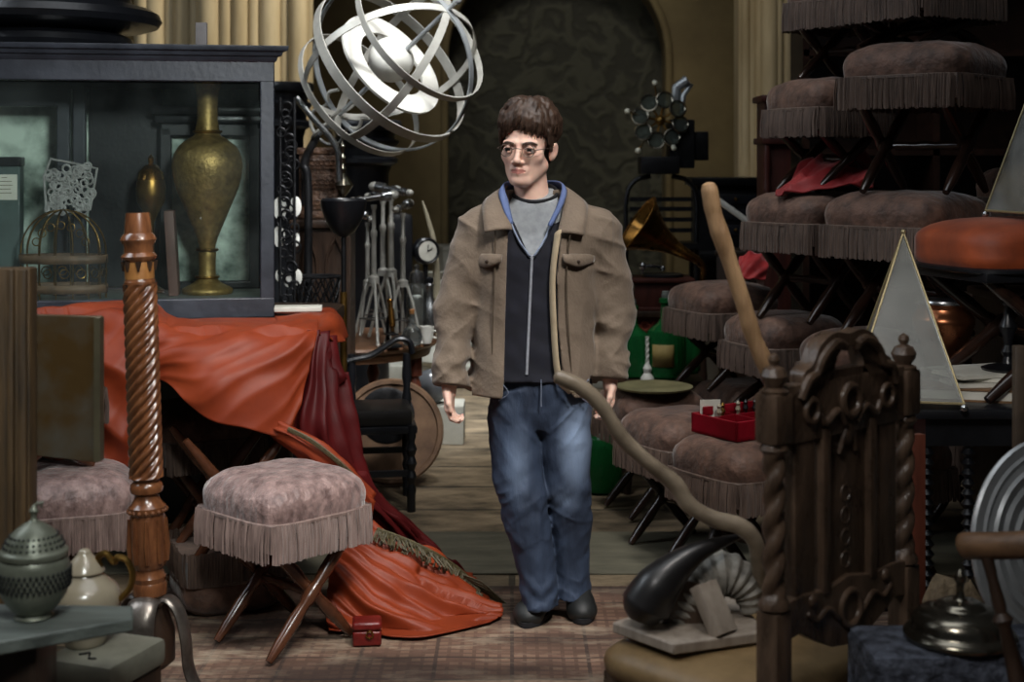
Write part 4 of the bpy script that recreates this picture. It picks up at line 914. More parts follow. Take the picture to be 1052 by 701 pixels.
g = G(); g.torus((0, 0, 0), R*.97, .012, Matrix.Identity(4), 56, 8); g.xf(Mx); g.build('rim', M['redwood'], tr_)
g = G(); g.xf(Matrix.Identity(4)); g.lathe([(R*.55, .003), (R*.5, .008), (R*.2, .012), (.001, .012)], Mx=Mx @ Matrix.Translation((-.02, .07, 0)), seg=36); g.build('medallion', M['iron'], tr_)
g = G(); g.ball((0, 0, .09), .09, 24); g.lathe([(.04, 0), (.03, .01), (.02, .03)], seg=16); solo(g.build('glass_ball', mat('grey_ball', rgb(110, 112, 116), 0.25, ns=8)), (WX(441, 7.15), 7.32, 0.20), 'grey polished ball on a pale block behind the table', 'ball')
g = G(); g.box((0, 0, .1), (.3, .25, .2), bevel=.01); solo(g.build('pale_block', M['palestone']), (WX(446, 7.2), 7.36, 0), 'pale stone block under the grey ball', 'block')
# pale pieces at the far end
def crate(nm, label, px, Y, w, d, h, m_, rz=0, z=0, cat='block'):
    t = thing(nm, label, cat, (WX(px, Y), Y, z), rz)
    g = G(); g.box((0, 0, h/2), (w, d, h), bevel=.008); g.build('body', m_, t)
    g = G(); g.box((0, 0, h+.015), (w*1.06, d*1.06, .03), bevel=.008); g.build('top_slab', m_, t)
    return t
crate('marble_plinth', 'pale marble plinth in the lit gap left of the walking person', 468, 9.9, .22, .3, .55, M['palestone'], .2, .3)
crate('marble_plinth', 'low pale marble plinth behind the walking person', 496, 9.35, .3, .24, .16, M['palestone'], -.1, .15)
sh = G(); sh.lathe([(.1, 0), (.13, .03), (.11, .1), (.05, .16), (.06, .3), (.09, .4), (.085, .5), (.05, .55), (.06, .6)], seg=32); solo(sh.build('urn', M['palestone']), (WX(447, 9.1), 9.12, .15), 'pale stone urn on the steps at the far end', 'urn')

# more small instruments
dup(t1, (WX(393, 6.98), 7.0, tz), 0.9, 'pale tripod instrument at the back of the round table, left of the black case', GR, scale=1.02)
dup(t1, (WX(377, 6.95), 6.98, tz), 1.9, 'pale tripod instrument half hidden by the funnel lamp', GR, scale=.85)
ms = thing('microscope', 'small brass and black microscope at the front of the round table', 'microscope', (WX(402, 6.5), 6.5, tz), .5)
g = G(); g.box((0, 0, .008), (.07, .09, .016), bevel=.004); g.tube(crom([Vector((0, .03, .016)), Vector((0, .045, .07)), Vector((0, .035, .13)), Vector((0, .0, .15))], 5), .009, 8); g.box((0, -.005, .06), (.05, .05, .006)); g.build('stand', M['iron'], ms)
g = G(); g.rod((0, -.02, .075), (0, .015, .22), [(.006, 0), (.008, .12), (.014, .15), (.014, .7), (.011, .72), (.011, .92), (.016, .94), (.014, 1)]); g.build('tube', M['hornbrass'], ms)
cu = thing('cup', 'small white cup at the right edge of the round table', 'cup', (WX(438, 6.62), 6.64, tz))
G().lathe([(.022, 0), (.024, .006), (.03, .03), (.036, .075), (.037, .08), (.033, .08), (.028, .03), (.001, .012)], seg=24).build('bowl', M['whitepaint'], cu)
g = G(); g.torus((.043, 0, .042), .017, .004, frame((0, 1, 0)), 16, 6); g.build('handle', M['whitepaint'], cu)
fk = thing('chemist_flask', 'round clear glass flask beside the white cup', 'flask', (WX(423, 6.5), 6.52, tz))
G().lathe([(.02, 0), (.04, .012), (.05, .045), (.04, .08), (.016, .1), (.012, .15), (.018, .156)], seg=28).build('body', M['clearglass'], fk)
G().lathe([(.011, .15), (.013, .17), (.010, .175)], seg=14).build('cork', M['boxwood'], fk)
bs = thing('wire_basket', 'black tangled wire basket on a thin stand before the arched cabinet', 'basket', (WX(326, 5.88), 5.9, 0))
g = G(); z0, z1 = WZ(340, 5.9), WZ(284, 5.9)
for k in range(14):
    a = 2*PI*k/14; g.tube(crom([Vector((.03*math.cos(a), .03*math.sin(a), z0)), Vector((.07*math.cos(a+.5), .05*math.sin(a+.5), z0+.07)), Vector((.085*math.cos(a+1), .06*math.sin(a+1), z0+.15)), Vector((.095*math.cos(a+1.4), .065*math.sin(a+1.4), z1))], 5), .0035, 5)
    g.tube(crom([Vector((.03*math.cos(a), .03*math.sin(a), z0)), Vector((.07*math.cos(a-.5), .05*math.sin(a-.5), z0+.07)), Vector((.085*math.cos(a-1), .06*math.sin(a-1), z0+.15)), Vector((.095*math.cos(a-1.4), .065*math.sin(a-1.4), z1))], 5), .0035, 5)
g.tube([(.095*math.cos(2*PI*k/30), .065*math.sin(2*PI*k/30), z1) for k in range(30)], .006, 6, closed=True); g.build('wire_bowl', M['iron'], bs)
G().lathe([(.09, 0), (.09, .012), (.02, .03), (.010, .06), (.010, z0-.02), (.03, z0)], seg=18).build('stand', M['iron'], bs)
# ================================================================ right-hand pile of stools
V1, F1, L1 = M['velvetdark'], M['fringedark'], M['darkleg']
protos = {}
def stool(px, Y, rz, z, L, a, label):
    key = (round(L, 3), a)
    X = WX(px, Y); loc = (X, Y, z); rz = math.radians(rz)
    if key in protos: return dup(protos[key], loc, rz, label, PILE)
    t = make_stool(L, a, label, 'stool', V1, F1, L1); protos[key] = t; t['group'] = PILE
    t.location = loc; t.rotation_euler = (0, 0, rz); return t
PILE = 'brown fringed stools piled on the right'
SH = .215          # fringe bottom to top of the cushion
stool(762, 4.78, 33, 0, .30, .185, 'fringed stool carrying the scarlet game box')
stool(700, 5.28, 28, 0, .30, .185, 'fringed stool on the floor left of the scarlet game box')
stool(668, 5.85, 20, 0, .30, .185, 'farthest floor-level fringed stool, below the green bottles')
R5 = stool(812, 5.40, 40, 0, .30, .185, 'fringed stool on the floor behind the scarlet game box')
stool(806, 5.38, 22, .505, .15, .185, 'fringed stool just behind the tall pale stick')
stool(765, 6.0, 30, 0, .30, .185, 'fringed stool on the floor behind the green bottle with a label')
stool(742, 5.95, 24, .505, .22, .185, 'fringed stool beside the gramophone with a red scrap on it')
stool(905, 4.86, 30, 0, .30, .185, 'fringed stool on the floor behind the carved chair back')
stool(893, 4.82, 40, .505, .15, .185, 'fringed stool behind the glass pyramid, lowest of its stack in view')
stool(1000, 5.4, 20, 0, .30, .185, 'fringed stool on the floor deep in the pile behind the copper pot')
stool(1005, 5.4, 10, .505, .22, .185, 'fringed stool seen beside the copper pot')
stool(832, 5.26, 36, .86, .26, .185, 'wide fringed stool with the scarlet cloth on it')
stool(932, 4.72, 40, .86, .272, .215, 'wide fringed stool directly above the tip of the glass pyramid')
stool(850, 5.30, 25, 1.333, .21, .18, 'fringed stool standing above the scarlet cloth')
stool(950, 4.68, 48, 1.342, .28, .215, 'largest fringed stool in the upper tier of the pile')
stool(872, 5.28, 38, 1.752, .19, .18, 'fringed stool at the top left of the pile')
stool(946, 4.76, 30, 1.826, .09, .2, 'fringed stool at the very top of the pile')
stool(1085, 4.9, 20, 1.0, .22, .21, 'fringed stool at the right edge behind the orange stool')
g = G(); t = thing('dark_chest', 'dark wooden chest under the stool at the right edge', 'chest', (WX(1090, 4.95), 4.95, 0))
g.box((0, 0, .5), (.5, .4, .98), bevel=.01); g.build('body', M['darkwood'], t); g = G(); g.box((0, 0, .985), (.53, .43, .03), bevel=.01); g.build('lid', M['darkwood'], t)
# mahogany corner post of an old cupboard by the pile
cp = thing('corner_cupboard', 'narrow red mahogany cupboard at the back left edge of the stool pile', 'cupboard', (WX(790, 6.4), 6.45, 0))
zt = WZ(104, 6.4); dkred = mat('dark_mahogany', rgb(70, 32, 26), .4, c2=rgb(40, 18, 15), ns=9, stretch=(4, 4, .5))
g = G(); g.box((.03, 0, zt/2), (.12, .2, zt), bevel=.004); g.build('body', dkred, cp)
g = G(); g.box((.03, -.01, zt+.01), (.16, .24, .03), bevel=.008); g.box((.03, -.01, WZ(145, 6.4)), (.15, .235, .03), bevel=.006); g.build('cornice', dkred, cp)
g = G(); g.rod((-.02, -.11, WZ(200, 6.4)), (-.02, -.11, WZ(150, 6.4)), [(.015, 0), (.02, .2), (.012, .4), (.02, .6), (.014, 1)]); g.build('colonnette', dkred, cp)
bk = thing('added_backdrop', 'added near-black bookcase in the gloom behind the stool pile', 'backdrop', (2.2, 6.5, 0))  # dark shelving added to black out the lit wall behind the pile
g = G(); g.box((0, .14, 1.6), (1.76, .02, 3.2))
for x in (-.87, -.28, .3, .87): g.box((x, 0, 1.6), (.03, .28, 3.2))
g.build('carcass', M['darkleg'], bk)
for z in (.03, .55, 1.05, 1.5, 1.95, 2.4, 2.85, 3.2): g = G(); g.box((0, 0, z), (1.76, .28, .03)); g.build('shelf', M['darkleg'], bk)
# red cloths
def heap(name, label, rows, m_, amp=.02):
    pr = P3(rows); g = G(); vs, fs, _ = patch(pr, 10, 10, lambda u, v, p: fold(u, v, p, amp, 2.2, 1.6, .2, .02, 7))
    g.add(vs, fs); o = g.build(name, m_, solid=.005, auto=180); return o
o = heap('scarlet_cloth', '', [[(826, 170, 5.36), (848, 158, 5.36), (875, 156, 5.36), (895, 162, 5.36)], [(812, 182, 5.28), (840, 170, 5.24), (872, 166, 5.24), (898, 172, 5.26)], [(800, 194, 5.18), (836, 183, 5.14), (872, 179, 5.14), (898, 182, 5.15)], [(796, 199, 5.12), (830, 193, 5.08), (868, 190, 5.08), (898, 190, 5.10)]], M['redcloth'], .03)
tag(o, 'scarlet cloth bundled between two stools high in the pile', 'cloth')
o = heap('red_scrap', '', [[(760, 266, 5.86), (772, 260, 5.86), (786, 262, 5.86)], [(757, 280, 5.8), (772, 274, 5.78), (788, 276, 5.8)], [(758, 288, 5.76), (772, 287, 5.74), (786, 288, 5.76)]], M['redcloth'], .015)
tag(o, 'small red cloth scrap on the stool beside the gramophone', 'cloth')

# ================================================================ green bottles, low table, gramophone
lt = thing('side_table', 'low dark side table carrying the green bottles', 'table', (WX(676, 6.3), 6.3, 0))
bz = .5
g = G(); g.box((0, 0, bz-.02), (.38, .36, .04), bevel=.006); g.build('tabletop', M['darkwood'], lt)
for x in (-.15, .15):
    for y in (-.14, .14): g = G(); g.rod((x, y, 0), (x, y, bz-.04), [(.018, 0), (.025, .2), (.015, .4), (.026, .7), (.022, 1)]); g.build('leg', M['darkwood'], lt)
def bottle(px, Y, z, s, label, lab=None, shape=None):
    t = thing('bottle', label, 'bottle', (WX(px, Y), Y, z), group='green glass bottles')
    pr = shape or [(.075, 0), (.09, .012), (.092, .05), (.092, .17), (.08, .215), (.035, .25), (.024, .27), (.022, .335), (.03, .34), (.03, .36), (.02, .362)]
    G().lathe([(r*s, z_*s) for r, z_ in pr], seg=36).build('body', M['green'], t)
    G().lathe([(.018*s, .36*s), (.02*s, .375*s), (.016*s, .392*s)], seg=14).build('stopper', M['greywood'], t)
    if lab:
        vs, fs = [], []
        for k in range(13):
            a = -PI/2+lab+(-.55+1.1*k/12)
            for zz_ in (.06, .16): vs.append((.0935*s*math.cos(a), .0935*s*math.sin(a), zz_*s))
        g = G(); g.add(vs, [(2*k, 2*k+2, 2*k+3, 2*k+1) for k in range(12)]); q = g.build('paper_label', mat('yellowed_label', rgb(150, 130, 74), .7, c2=rgb(118, 100, 54), ns=14), t, solid=.001)
    return t
bottle(650, 6.25, bz, .88, 'green glass bottle half hidden by the walking person’s sleeve'.replace('’', "'"))
bottle(684, 6.22, bz, .98, 'green glass bottle with a yellowed paper label', lab=-.25)
bottle(703, 6.38, bz, .8, 'green glass bottle behind the labelled one, beside the hanging fringe')
demi = [(.10, 0), (.12, .015), (.125, .08), (.125, .24), (.1, .3), (.04, .34), (.03, .36), (.03, .41), (.04, .42), (.03, .43)]
bottle(617, 6.22, 0, .86, 'large green demijohn on the floor right of the blue jeans', shape=demi)
bottle(553, 7.0, 0, 1.05, 'green demijohn seen between the blue-jeaned legs', shape=demi)
tc_ = thing('twist_candlestick', 'tiny white twisted candlestick between the green bottles', 'candlestick', (WX(665, 6.16), 6.16, bz))
G().lathe([(.03, 0), (.03, .01), (.016, .03), (.02, .05), (.01, .07)], seg=18).build('base', M['whitepaint'], tc_)
g = G(); g.barley((0, 0, .07), (0, 0, .19), .009, 2, 2*120, .45, 14, 60); g.build('twist_stem', M['whitepaint'], tc_)
pw = G(); pw.lathe([(.10, 0), (.155, .012), (.16, .02), (.15, .022), (.1, .012), (.001, .012)], seg=40); solo(pw.build('pewter_plate', mat('pale_old_brass', rgb(168, 160, 120), .45, metal=.4, c2=rgb(110, 104, 76), ns=9)), (WX(672, 5.75), 5.76, .517), 'flat dull metal plate lying on the stool in front of the green bottles', 'plate')
gt = thing('carved_stand', 'dark stand with a red carved apron carrying the gramophone', 'stand', (WX(682, 6.75), 6.8, 0))
gz = WZ(318, 6.7)
g = G(); g.box((0, 0, gz-.015), (.42, .36, .03), bevel=.005); g.build('top', M['darkwood'], gt)
g = G(); g.box((0, -.13, gz-.075), (.36, .03, .09), bevel=.01)
for k in range(7): g.torus((-.15+.05*k, -.15, gz-.075), .02, .007, frame((0, 1, 0)), 16, 6)
g.build('carved_apron', mat('red_carving', rgb(150, 74, 52), .5, c2=rgb(92, 38, 28), ns=20), gt)
for x in (-.17, .17):
    for y in (-.13, .13): g = G(); g.rod((x, y, 0), (x, y, gz-.03), [(.02, 0), (.03, .1), (.016, .3), (.028, .6), (.018, .8), (.026, 1)]); g.build('leg', M['darkwood'], gt)
gm = thing('gramophone', 'gramophone with a wide brass horn and red wooden case', 'gramophone', (WX(682, 6.7), 6.76, gz))
bh = WZ(288, 6.6)-gz
g = G(); g.box((-.01, 0, bh/2), (.27, .24, bh-.01), bevel=.004); g.build('case', dkred, gm)
g = G(); g.box((-.01, 0, bh-.006), (.3, .27, .02), bevel=.006); g.box((-.01, 0, .008), (.3, .27, .016), bevel=.004); g.build('case_moulding', dkred, gm)
g = G(); g.lathe([(.1, bh+.006), (.1, bh+.018), (.001, bh+.02)], seg=32); g.build('turntable', M['black'], gm)
loc = gm.location
hp = [W(x, y, Y_)-loc for x, y, Y_ in ((720, 296, 6.80), (723, 278, 6.80), (717, 268, 6.8), (704, 261, 6.79), (692, 254, 6.79), (682, 248, 6.785), (672, 242, 6.78), (663, 236, 6.775), (654, 230, 6.77))]
hp2 = crom(hp, 5); rr = lerp_list([.012, .014, .018, .026, .038, .056, .082, .112, .15], 5)
g = G(); vs, fs = [], []; n = len(hp2); prev = None; sg = 40
for i, p in enumerate(hp2):
    t_ = (hp2[min(i+1, n-1)]-hp2[max(i-1, 0)]).normalized(); u = prev or Vector((0, 1, 0)); x = (u-t_*u.dot(t_)).normalized(); prev = x; y = t_.cross(x)
    for k in range(sg):
        a = 2*PI*k/sg; r_ = rr[i]*(1+.05*(i/n)**3*abs(math.cos(4*a))); vs.append(p+x*r_*math.cos(a)+y*r_*math.sin(a))
for i in range(n-1):
    for k in range(sg): fs.append((i*sg+k, i*sg+(k+1) % sg, (i+1)*sg+(k+1) % sg, (i+1)*sg+k))
g.add(vs, fs); g.build('horn', M['hornbrass'], gm, solid=.003, auto=180)
g = G(); g.tube([hp[0]+Vector((0, 0, -.0)), Vector((hp[0].x, hp[0].y, bh*.3)), Vector((.12, .02, bh*.3))], .012, 10); g.build('back_bracket', M['steel'], gm)
g = G(); g.tube(crom([Vector((-.1, -.05, bh+.02)), Vector((-.1, -.05, bh+.05)), Vector((-.07, -.05, bh+.06)), Vector((-.0, 0, bh+.05))], 4), .008, 8); g.ball((-.0, 0, bh+.045), .014, 10); g.ball((-.1, -.05, bh+.06), .018, 10); g.build('tone_arm', M['steel'], gm)
# lens machine on its metal stand
lm = thing('lens_machine', 'odd apparatus with a ring of glass lenses and pearl bulbs on a black stand', 'apparatus', (WX(680, 8.0), 8.0, 0))
s = 8.0/F
cz = WZ(127, 8)
def lp(px, py, dy=0): v = W(px, py, 8)-lm.location; return Vector((v.x, dy, v.z))
for k in range(8):
    a = 2*PI*k/8+.2; c = lp(677+21*math.cos(a), 124+21*math.sin(a), -.08)
    g = G(); g.torus(c, 8.3*s, .006, frame((.3*math.cos(a), -1, .2)), 28, 8); f = g.build('lens_ring', M['darksilver'], lm)
    g = G(); g.lathe([(8*s, -.003), (6*s, -.01), (.001, -.014), (.001, .014), (6*s, .01), (8*s, .003)][0:3]+[(.0005, .0)], Mx=Matrix.Translation(c) @ frame((.3*math.cos(a), -1, .2)), seg=24); g.build('lens', M['lens'], f)
g = G()
for k in range(8):
    a = 2*PI*k/8+.2; g.tube([lp(677, 124, -.06), lp(677+13*math.cos(a), 124+13*math.sin(a), -.07)], .006, 6)
g.ball(lp(677, 124, -.06), .03, 14); g.build('spokes', M['oldbrass'], lm)
for x, y in ((671, 86), (643, 115), (654, 155), (690, 152)):
    g = G(); g.ball(lp(x, y, -.1), .016, 14); bl = g.build('pearl_bulb', M['bulb'], lm)
    g = G(); g.tube([lp(x, y, -.09), lp((x+677)/2, (y+124)/2, -.05)], .004, 6); g.build('bulb_wire', M['oldbrass'], bl)
g = G(); g.box(lp(700, 148, .06), (26*s, .2, 50*s), bevel=.01); g.box(lp(677, 170, .03), (40*s, .2, 18*s), bevel=.01); g.box(lp(722, 150, .06), (14*s, .05, 30*s), bevel=.006); g.build('body', M['iron'], lm)
g = G(); g.tube([lp(694, 106, 0), lp(695, 90, 0), lp(706, 82, -.02)], .03, 10); g.tube([lp(700, 118, 0), lp(702, 98, 0), lp(710, 86, 0)], .016, 8); g.build('crooked_arm', M['pewter'], lm)
g = G()
for x in (-.2, .2):
    g.tube(crom([lp(680, 181, .04)+Vector((x*.3, 0, 0)), lp(680, 186, .04)+Vector((x*.75, 0, 0)), lp(680, 205, .04)+Vector((x, 0, 0)), lp(680, 260, .04)+Vector((x, 0, 0)), Vector((x*1.05, .04, .01))], 8), .014, 8)
for y in (205, 215, 226, 237): g.box(lp(680, y, .05), (.36, .02, .025))
g.box(lp(680, 252, .05), (.4, .3, .03)); 
for x in (-.19, .19): g.tube([Vector((x, .18, .01)), Vector((x, .18, WZ(252, 8)))], .014, 8)
g.build('stand', M['iron'], lm)
# dark desk and boxes at the back
dk = thing('writing_desk', 'black pigeonhole desk in the gloom behind the gramophone', 'desk', (WX(752, 8.5), 8.55, 0))
zt = WZ(190, 8.4)
g = G(); g.box((0, .1, zt/2), (.42, .3, zt), bevel=.004); g.box((0, -.05, WZ(262, 8.4)), (.46, .5, .04), bevel=.006); g.box((0, .08, zt+.02), (.5, .36, .05), bevel=.01); g.build('body', M['black'], dk)
for q in range(3):
    g = G(); g.box((.02, -.056, WZ(200+16*q, 8.4)-.03), (.3, .012, .06), bevel=.004); d_ = g.build('drawer', M['blackpaint'], dk)
    g = G(); g.ball((.02, -.07, WZ(200+16*q, 8.4)-.03), .012, 8); g.build('knob', M['oldbrass'], d_)
g = G(); g.tube([W(738, 206, 7.2), W(766, 226, 7.2), W(768, 228, 7.2)], .016, 8); 
sr = thing('white_rod', 'slim white rod propped against the dark crates', 'rod', (WX(762, 7.2), 7.2, 0)); g.build('shaft', M['whitepaint'], sr, world=True)
g = G(); g.tube([W(766, 226, 7.2), Vector((WX(778, 7.2), 7.2, .01))], .012, 8); g.build('dark_end', M['iron'], sr, world=True)
crate('dark_crate', 'dark wooden crate behind the tall pale stick', 752, 7.3, .22, .3, .62, M['darkwood'], .1, 0, 'crate')
crate('dark_crate', 'upper dark crate with a green-grey bundle beside the white rod', 760, 7.75, .24, .3, .95, M['darkwood'], -.2, 0, 'crate')

# ================================================================ game box on the near stool
sbz = .523
gbx = thing('game_box', 'open scarlet lacquered box of small pieces on the near fringed stool', 'box', (WX(768, 4.78), 4.82, sbz+.001), math.radians(33))
bw, bd, bhh = .29, .23, .066
g = G(); g.box((0, 0, .006), (bw, bd, .012)); 
for x in (-bw/2+.005, bw/2-.005): g.box((x, 0, bhh/2), (.010, bd, bhh))
for y in (-bd/2+.005, bd/2-.005): g.box((0, y, bhh/2), (bw, .010, bhh))
g.build('tray', M['redbox'], gbx, bevel=.002)
g = G(); g.box((.0, .02, bhh*.55), (bw-.03, .006, bhh*.8)); g.box((-.03, 0, bhh*.55), (.006, bd-.03, bhh*.8)); g.build('divider', M['redbox'], gbx)
g = G(); g.box((.02, .085, bhh+.006), (bw-.02, .012, .03), bevel=.002); g.build('raised_lip', M['redbox'], gbx)
def at_box(x, y, z): return gbx.matrix_basis @ Vector((x, y, z))
random.seed(11)
for k, (x, y, m_, nm) in enumerate(((-.075, .05, 'ceramic', 'cream'), (-.05, .06, 'oldbrass', 'brass'), (.05, -.04, 'ceramic', 'cream'), (.075, -.045, 'oldbrass', 'brass'), (.02, .06, 'ceramic', 'cream'), (.06, .065, 'black', 'black'), (.09, .05, 'black', 'black'))):
    g = G(); g.lathe([(.011, 0), (.011, .005), (.005, .014), (.006, .05), (.010, .056), (.006, .07), (.009, .078), (.001, .088)], seg=14)
    where = ('by the white card', 'second from the white card', 'at the near corner', 'beside the cream piece at the near corner', 'in the middle of the far row', 'in the far row', 'at the far right end')[k]
    solo(g.build('game_piece', M[m_]), at_box(x, y, .0125), 'small %s game piece in the scarlet box, %s' % (nm, where), 'game piece', group='game pieces in the scarlet box')
g = G(); g.box((0, 0, .048), (.072, .003, .096)); solo(g.build('white_card', M['paper']), at_box(-.085, .085, .0125), 'blank white card standing at the back of the scarlet game box', 'card', rz=.1)

# ================================================================ black table, pyramids, copper pot, papers
TBZ = .75
bt = thing('black_table', 'black table with beaded legs carrying the glass pyramid', 'table', (WX(1010, 4.15), 4.2, 0))
bx = bt.location.x; xa, xb = WX(925, 4.1)-bx, 0.62
g = G(); g.box(((xa+xb)/2, 0.08, TBZ-.014), (xb-xa, .62, .028), bevel=.006); g.build('tabletop', M['black'], bt)
g = G(); g.box(((xa+xb)/2, .08, TBZ-.07), (xb-xa-.1, .52, .085)); g.build('apron', M['black'], bt)
for x, y in ((xa+.06, -.16), (xb-.08, -.16), (xa+.06, .32), (xb-.08, .32), (.02-.1, -.16)):
    g = G(); zc = .02
    prof_ = [(.018, 0), (.02, .02)]
    while zc < TBZ-.13: prof_ += [(.010, zc), (.021, zc+.014), (.010, zc+.028)]; zc += .029
    prof_ += [(.02, TBZ-.11)]; g.lathe(prof_, (x, y, 0), 16); g.build('beaded_leg', M['black'], bt)
rp = G(); rp.box((0, 0, .36), (.045, .03, .72), bevel=.004); solo(rp.build('plank', M['redwood']), (WX(943, 3.72), 3.74, 0), 'narrow red-brown plank standing against the black table', 'plank', rot=(math.radians(-3), math.radians(1.5), .2))
def pyramid(label, loc, rz, hb, ht, scale=1):
    t = thing('glass_pyramid', label, 'pyramid', loc, rz, 'dusty glass pyramids')
    b = [Vector((-hb, -hb, .022)), Vector((hb, -hb, .022)), Vector((hb, hb, .022)), Vector((-hb, hb, .022))]; ap = Vector((0, 0, ht))
    for k in range(4):
        a, c = b[k], b[(k+1) % 4]; g = G(); n = ((c-a).cross(ap-a)).normalized()*.003
        q0, q1, q2 = a*.985+Vector((0, 0, .001)), c*.985+Vector((0, 0, .001)), ap-Vector((0, 0, .012)); g.add([q0, q1, q2, q0-n, q1-n, q2-n], [(0, 1, 2), (5, 4, 3), (0, 3, 4, 1), (1, 4, 5, 2), (2, 5, 3, 0)], smooth=False); g.build('glass_panel', M['dustglass'], t)
    g = G()
    for k in range(4): g.tube([b[k], b[k]*.5+ap*.5, ap], .0032, 6); g.tube([b[k], b[(k+1) % 4]], .004, 6)
    g.ball(ap, .008, 10); g.build('brass_edges', mat('pale_gilt', rgb(176, 160, 120), .4, metal=.5, ns=14), t)
    for k in range(4): g = G(); g.ball(Vector((b[k].x, b[k].y, .011)), .0115, 12); g.build('ball_foot', M['steel'], t)
    return t
pyramid('dusty gilt-edged glass pyramid on the black table behind the carved chair', (WX(928, 4.12), 4.12, TBZ), math.radians(-12), .155, .495)
# orange stool
osz = 1.283
ot = thing('orange_stool', 'orange velvet stool with dark crossed legs above the black table', 'stool', (WX(1058, 4.25), 4.28, TBZ), math.radians(16))
a = .30; vs, fs, rings = [], [], []; n = 56; zb, ht = osz-TBZ-.155, .155
for i in range(15):
    f = i/14
    if f < .2: sc, z = .93+.07*f/.2, zb+.03*f/.2
    elif f < .5: sc, z = 1.0, zb+.03+.06*(f-.2)/.3
    else: q = (f-.5)/.5*PI/2; sc, z = max(math.cos(q)**.55, 1e-3), zb+.09+(ht-.09)*math.sin(q)
    pw = 5 if f < .5 else 5-2*(f-.5)/.5
    for k in range(n):
        an = 2*PI*k/n; c, s_ = math.cos(an), math.sin(an); r = a*sc/((abs(c)**pw+abs(s_)**pw)**(1/pw)); vs.append(Vector((r*c, r*s_*.72, z)))
for i in range(14):
    for k in range(n): fs.append((i*n+k, i*n+(k+1) % n, (i+1)*n+(k+1) % n, (i+1)*n+k))
fs.append(tuple(range(n))[::-1]); fs.append(tuple(14*n+k for k in range(n)))
G().add(vs, fs).build('seat', M['orangevelvet'], ot, auto=180)
g = G(); pts = []
for k in range(64):
    an = 2*PI*k/64; c, s_ = math.cos(an), math.sin(an); r = a*.975/((abs(c)**5+abs(s_)**5)**.2); pts.append((r*c, r*s_*.72, zb+.006))
g.tube(pts, .009, 6, closed=True); g.box((0, 0, zb-.012), (a*1.8, a*1.28, .03), bevel=.006); g.build('black_braid', M['black'], ot)
for y in (-.15, .15):
    for sgn in (-1, 1):
        g = G(); g.rod((sgn*.25, y+.014*sgn, .012), (-sgn*.24, y+.014*sgn, zb-.015), [(r*1.15, f) for r, f in legprof(0)]); g.build('leg', M['darkleg'], ot)
g = G(); g.rod((0, -.16, zb*.5), (0, .16, zb*.5), [(.012, 0), (.018, .3), (.014, .5), (.018, .7), (.012, 1)]); g.build('stretcher', M['darkleg'], ot)
pyramid('dusty glass pyramid standing on the orange velvet stool', (WX(1078, 4.2), 4.22, osz-.004), math.radians(8), .13, .52)
# papers, book, copper pot, candlestick
pb = thing('book', 'brown-covered book lying under the papers on the black table', 'book', (WX(995, 4.2), 4.2, TBZ), -.25)
g = G(); g.box((0, 0, .018), (.3, .2, .028)); g.build('pages', M['paper'], pb)
g = G(); g.box((0, 0, .003), (.31, .21, .006)); g.box((0, 0, .035), (.31, .21, .006)); g.box((-.155, 0, .019), (.006, .21, .036)); g.build('cover', M['brownpaper'], pb)
random.seed(4)
for k, (dx, dy, rz) in enumerate(((0.03, .0, .1), (.06, .01, -.2), (.01, .02, .35))):
    z0 = TBZ+.0385+k*.0125
    g = G(); g.box((0, 0, .006), (.28, .2, .011))
    solo(g.build('paper_sheaf', M['paper']), (WX(1005, 4.22)+dx, 4.22+dy, z0), 'sheaf of white papers on the brown book, %s' % ('lowest of three', 'middle of three', 'topmost of three')[k], 'papers', rz=rz, group='sheaves of paper on the black table')
cpz = TBZ
pot = thing('copper_pot', 'copper vessel with a flared rim behind the glass pyramid', 'pot', (WX(972, 4.46), 4.49, cpz))
s = 4.45/F; zr = WZ(311, 4.45)-cpz
G().lathe([(v.x, v.z) for v in crom([Vector((r, 0, z)) for r, z in ((.045, 0), (.05, .02), (.055, .05), (.06, .08), (.092, .17), (.098, .2), (.085, .225), (.078, .25), (.08, zr-.03), (.084, zr-.01), (.086, zr), (.078, zr))], 4)], seg=40).build('body', M['copper'], pot)
G().lathe([(.088, zr-.006), (.09, zr), (.088, zr+.006)], seg=40).build('rim', M['steel'], pot)
cs = thing('candlestick', 'black candlestick with a round base on the white papers', 'candlestick', (WX(1038, 4.2), 4.22, TBZ+.0765))
G().lathe([(.075, 0), (.078, .006), (.06, .012), (.02, .02), (.014, .04)], seg=32).build('base', M['black'], cs)
G().lathe([(.014, .04), (.022, .055), (.012, .075), (.016, .1), (.028, .13), (.014, .16), (.012, .19), (.02, .2), (.016, .22)], seg=24).build('stem', M['black'], cs)
vp = G(); vp.box((0, 0, .48), (.03, .03, .96), bevel=.004); vp.lathe([(.08, 0), (.08, .015), (.02, .03)], seg=20)
solo(vp.build('upright_post', mat('dark_post', rgb(84, 70, 56), .45, c2=rgb(44, 36, 30), ns=10)), (WX(1047, 3.75), 3.75, 0), 'slim dark upright post at the right edge before the papers', 'post')

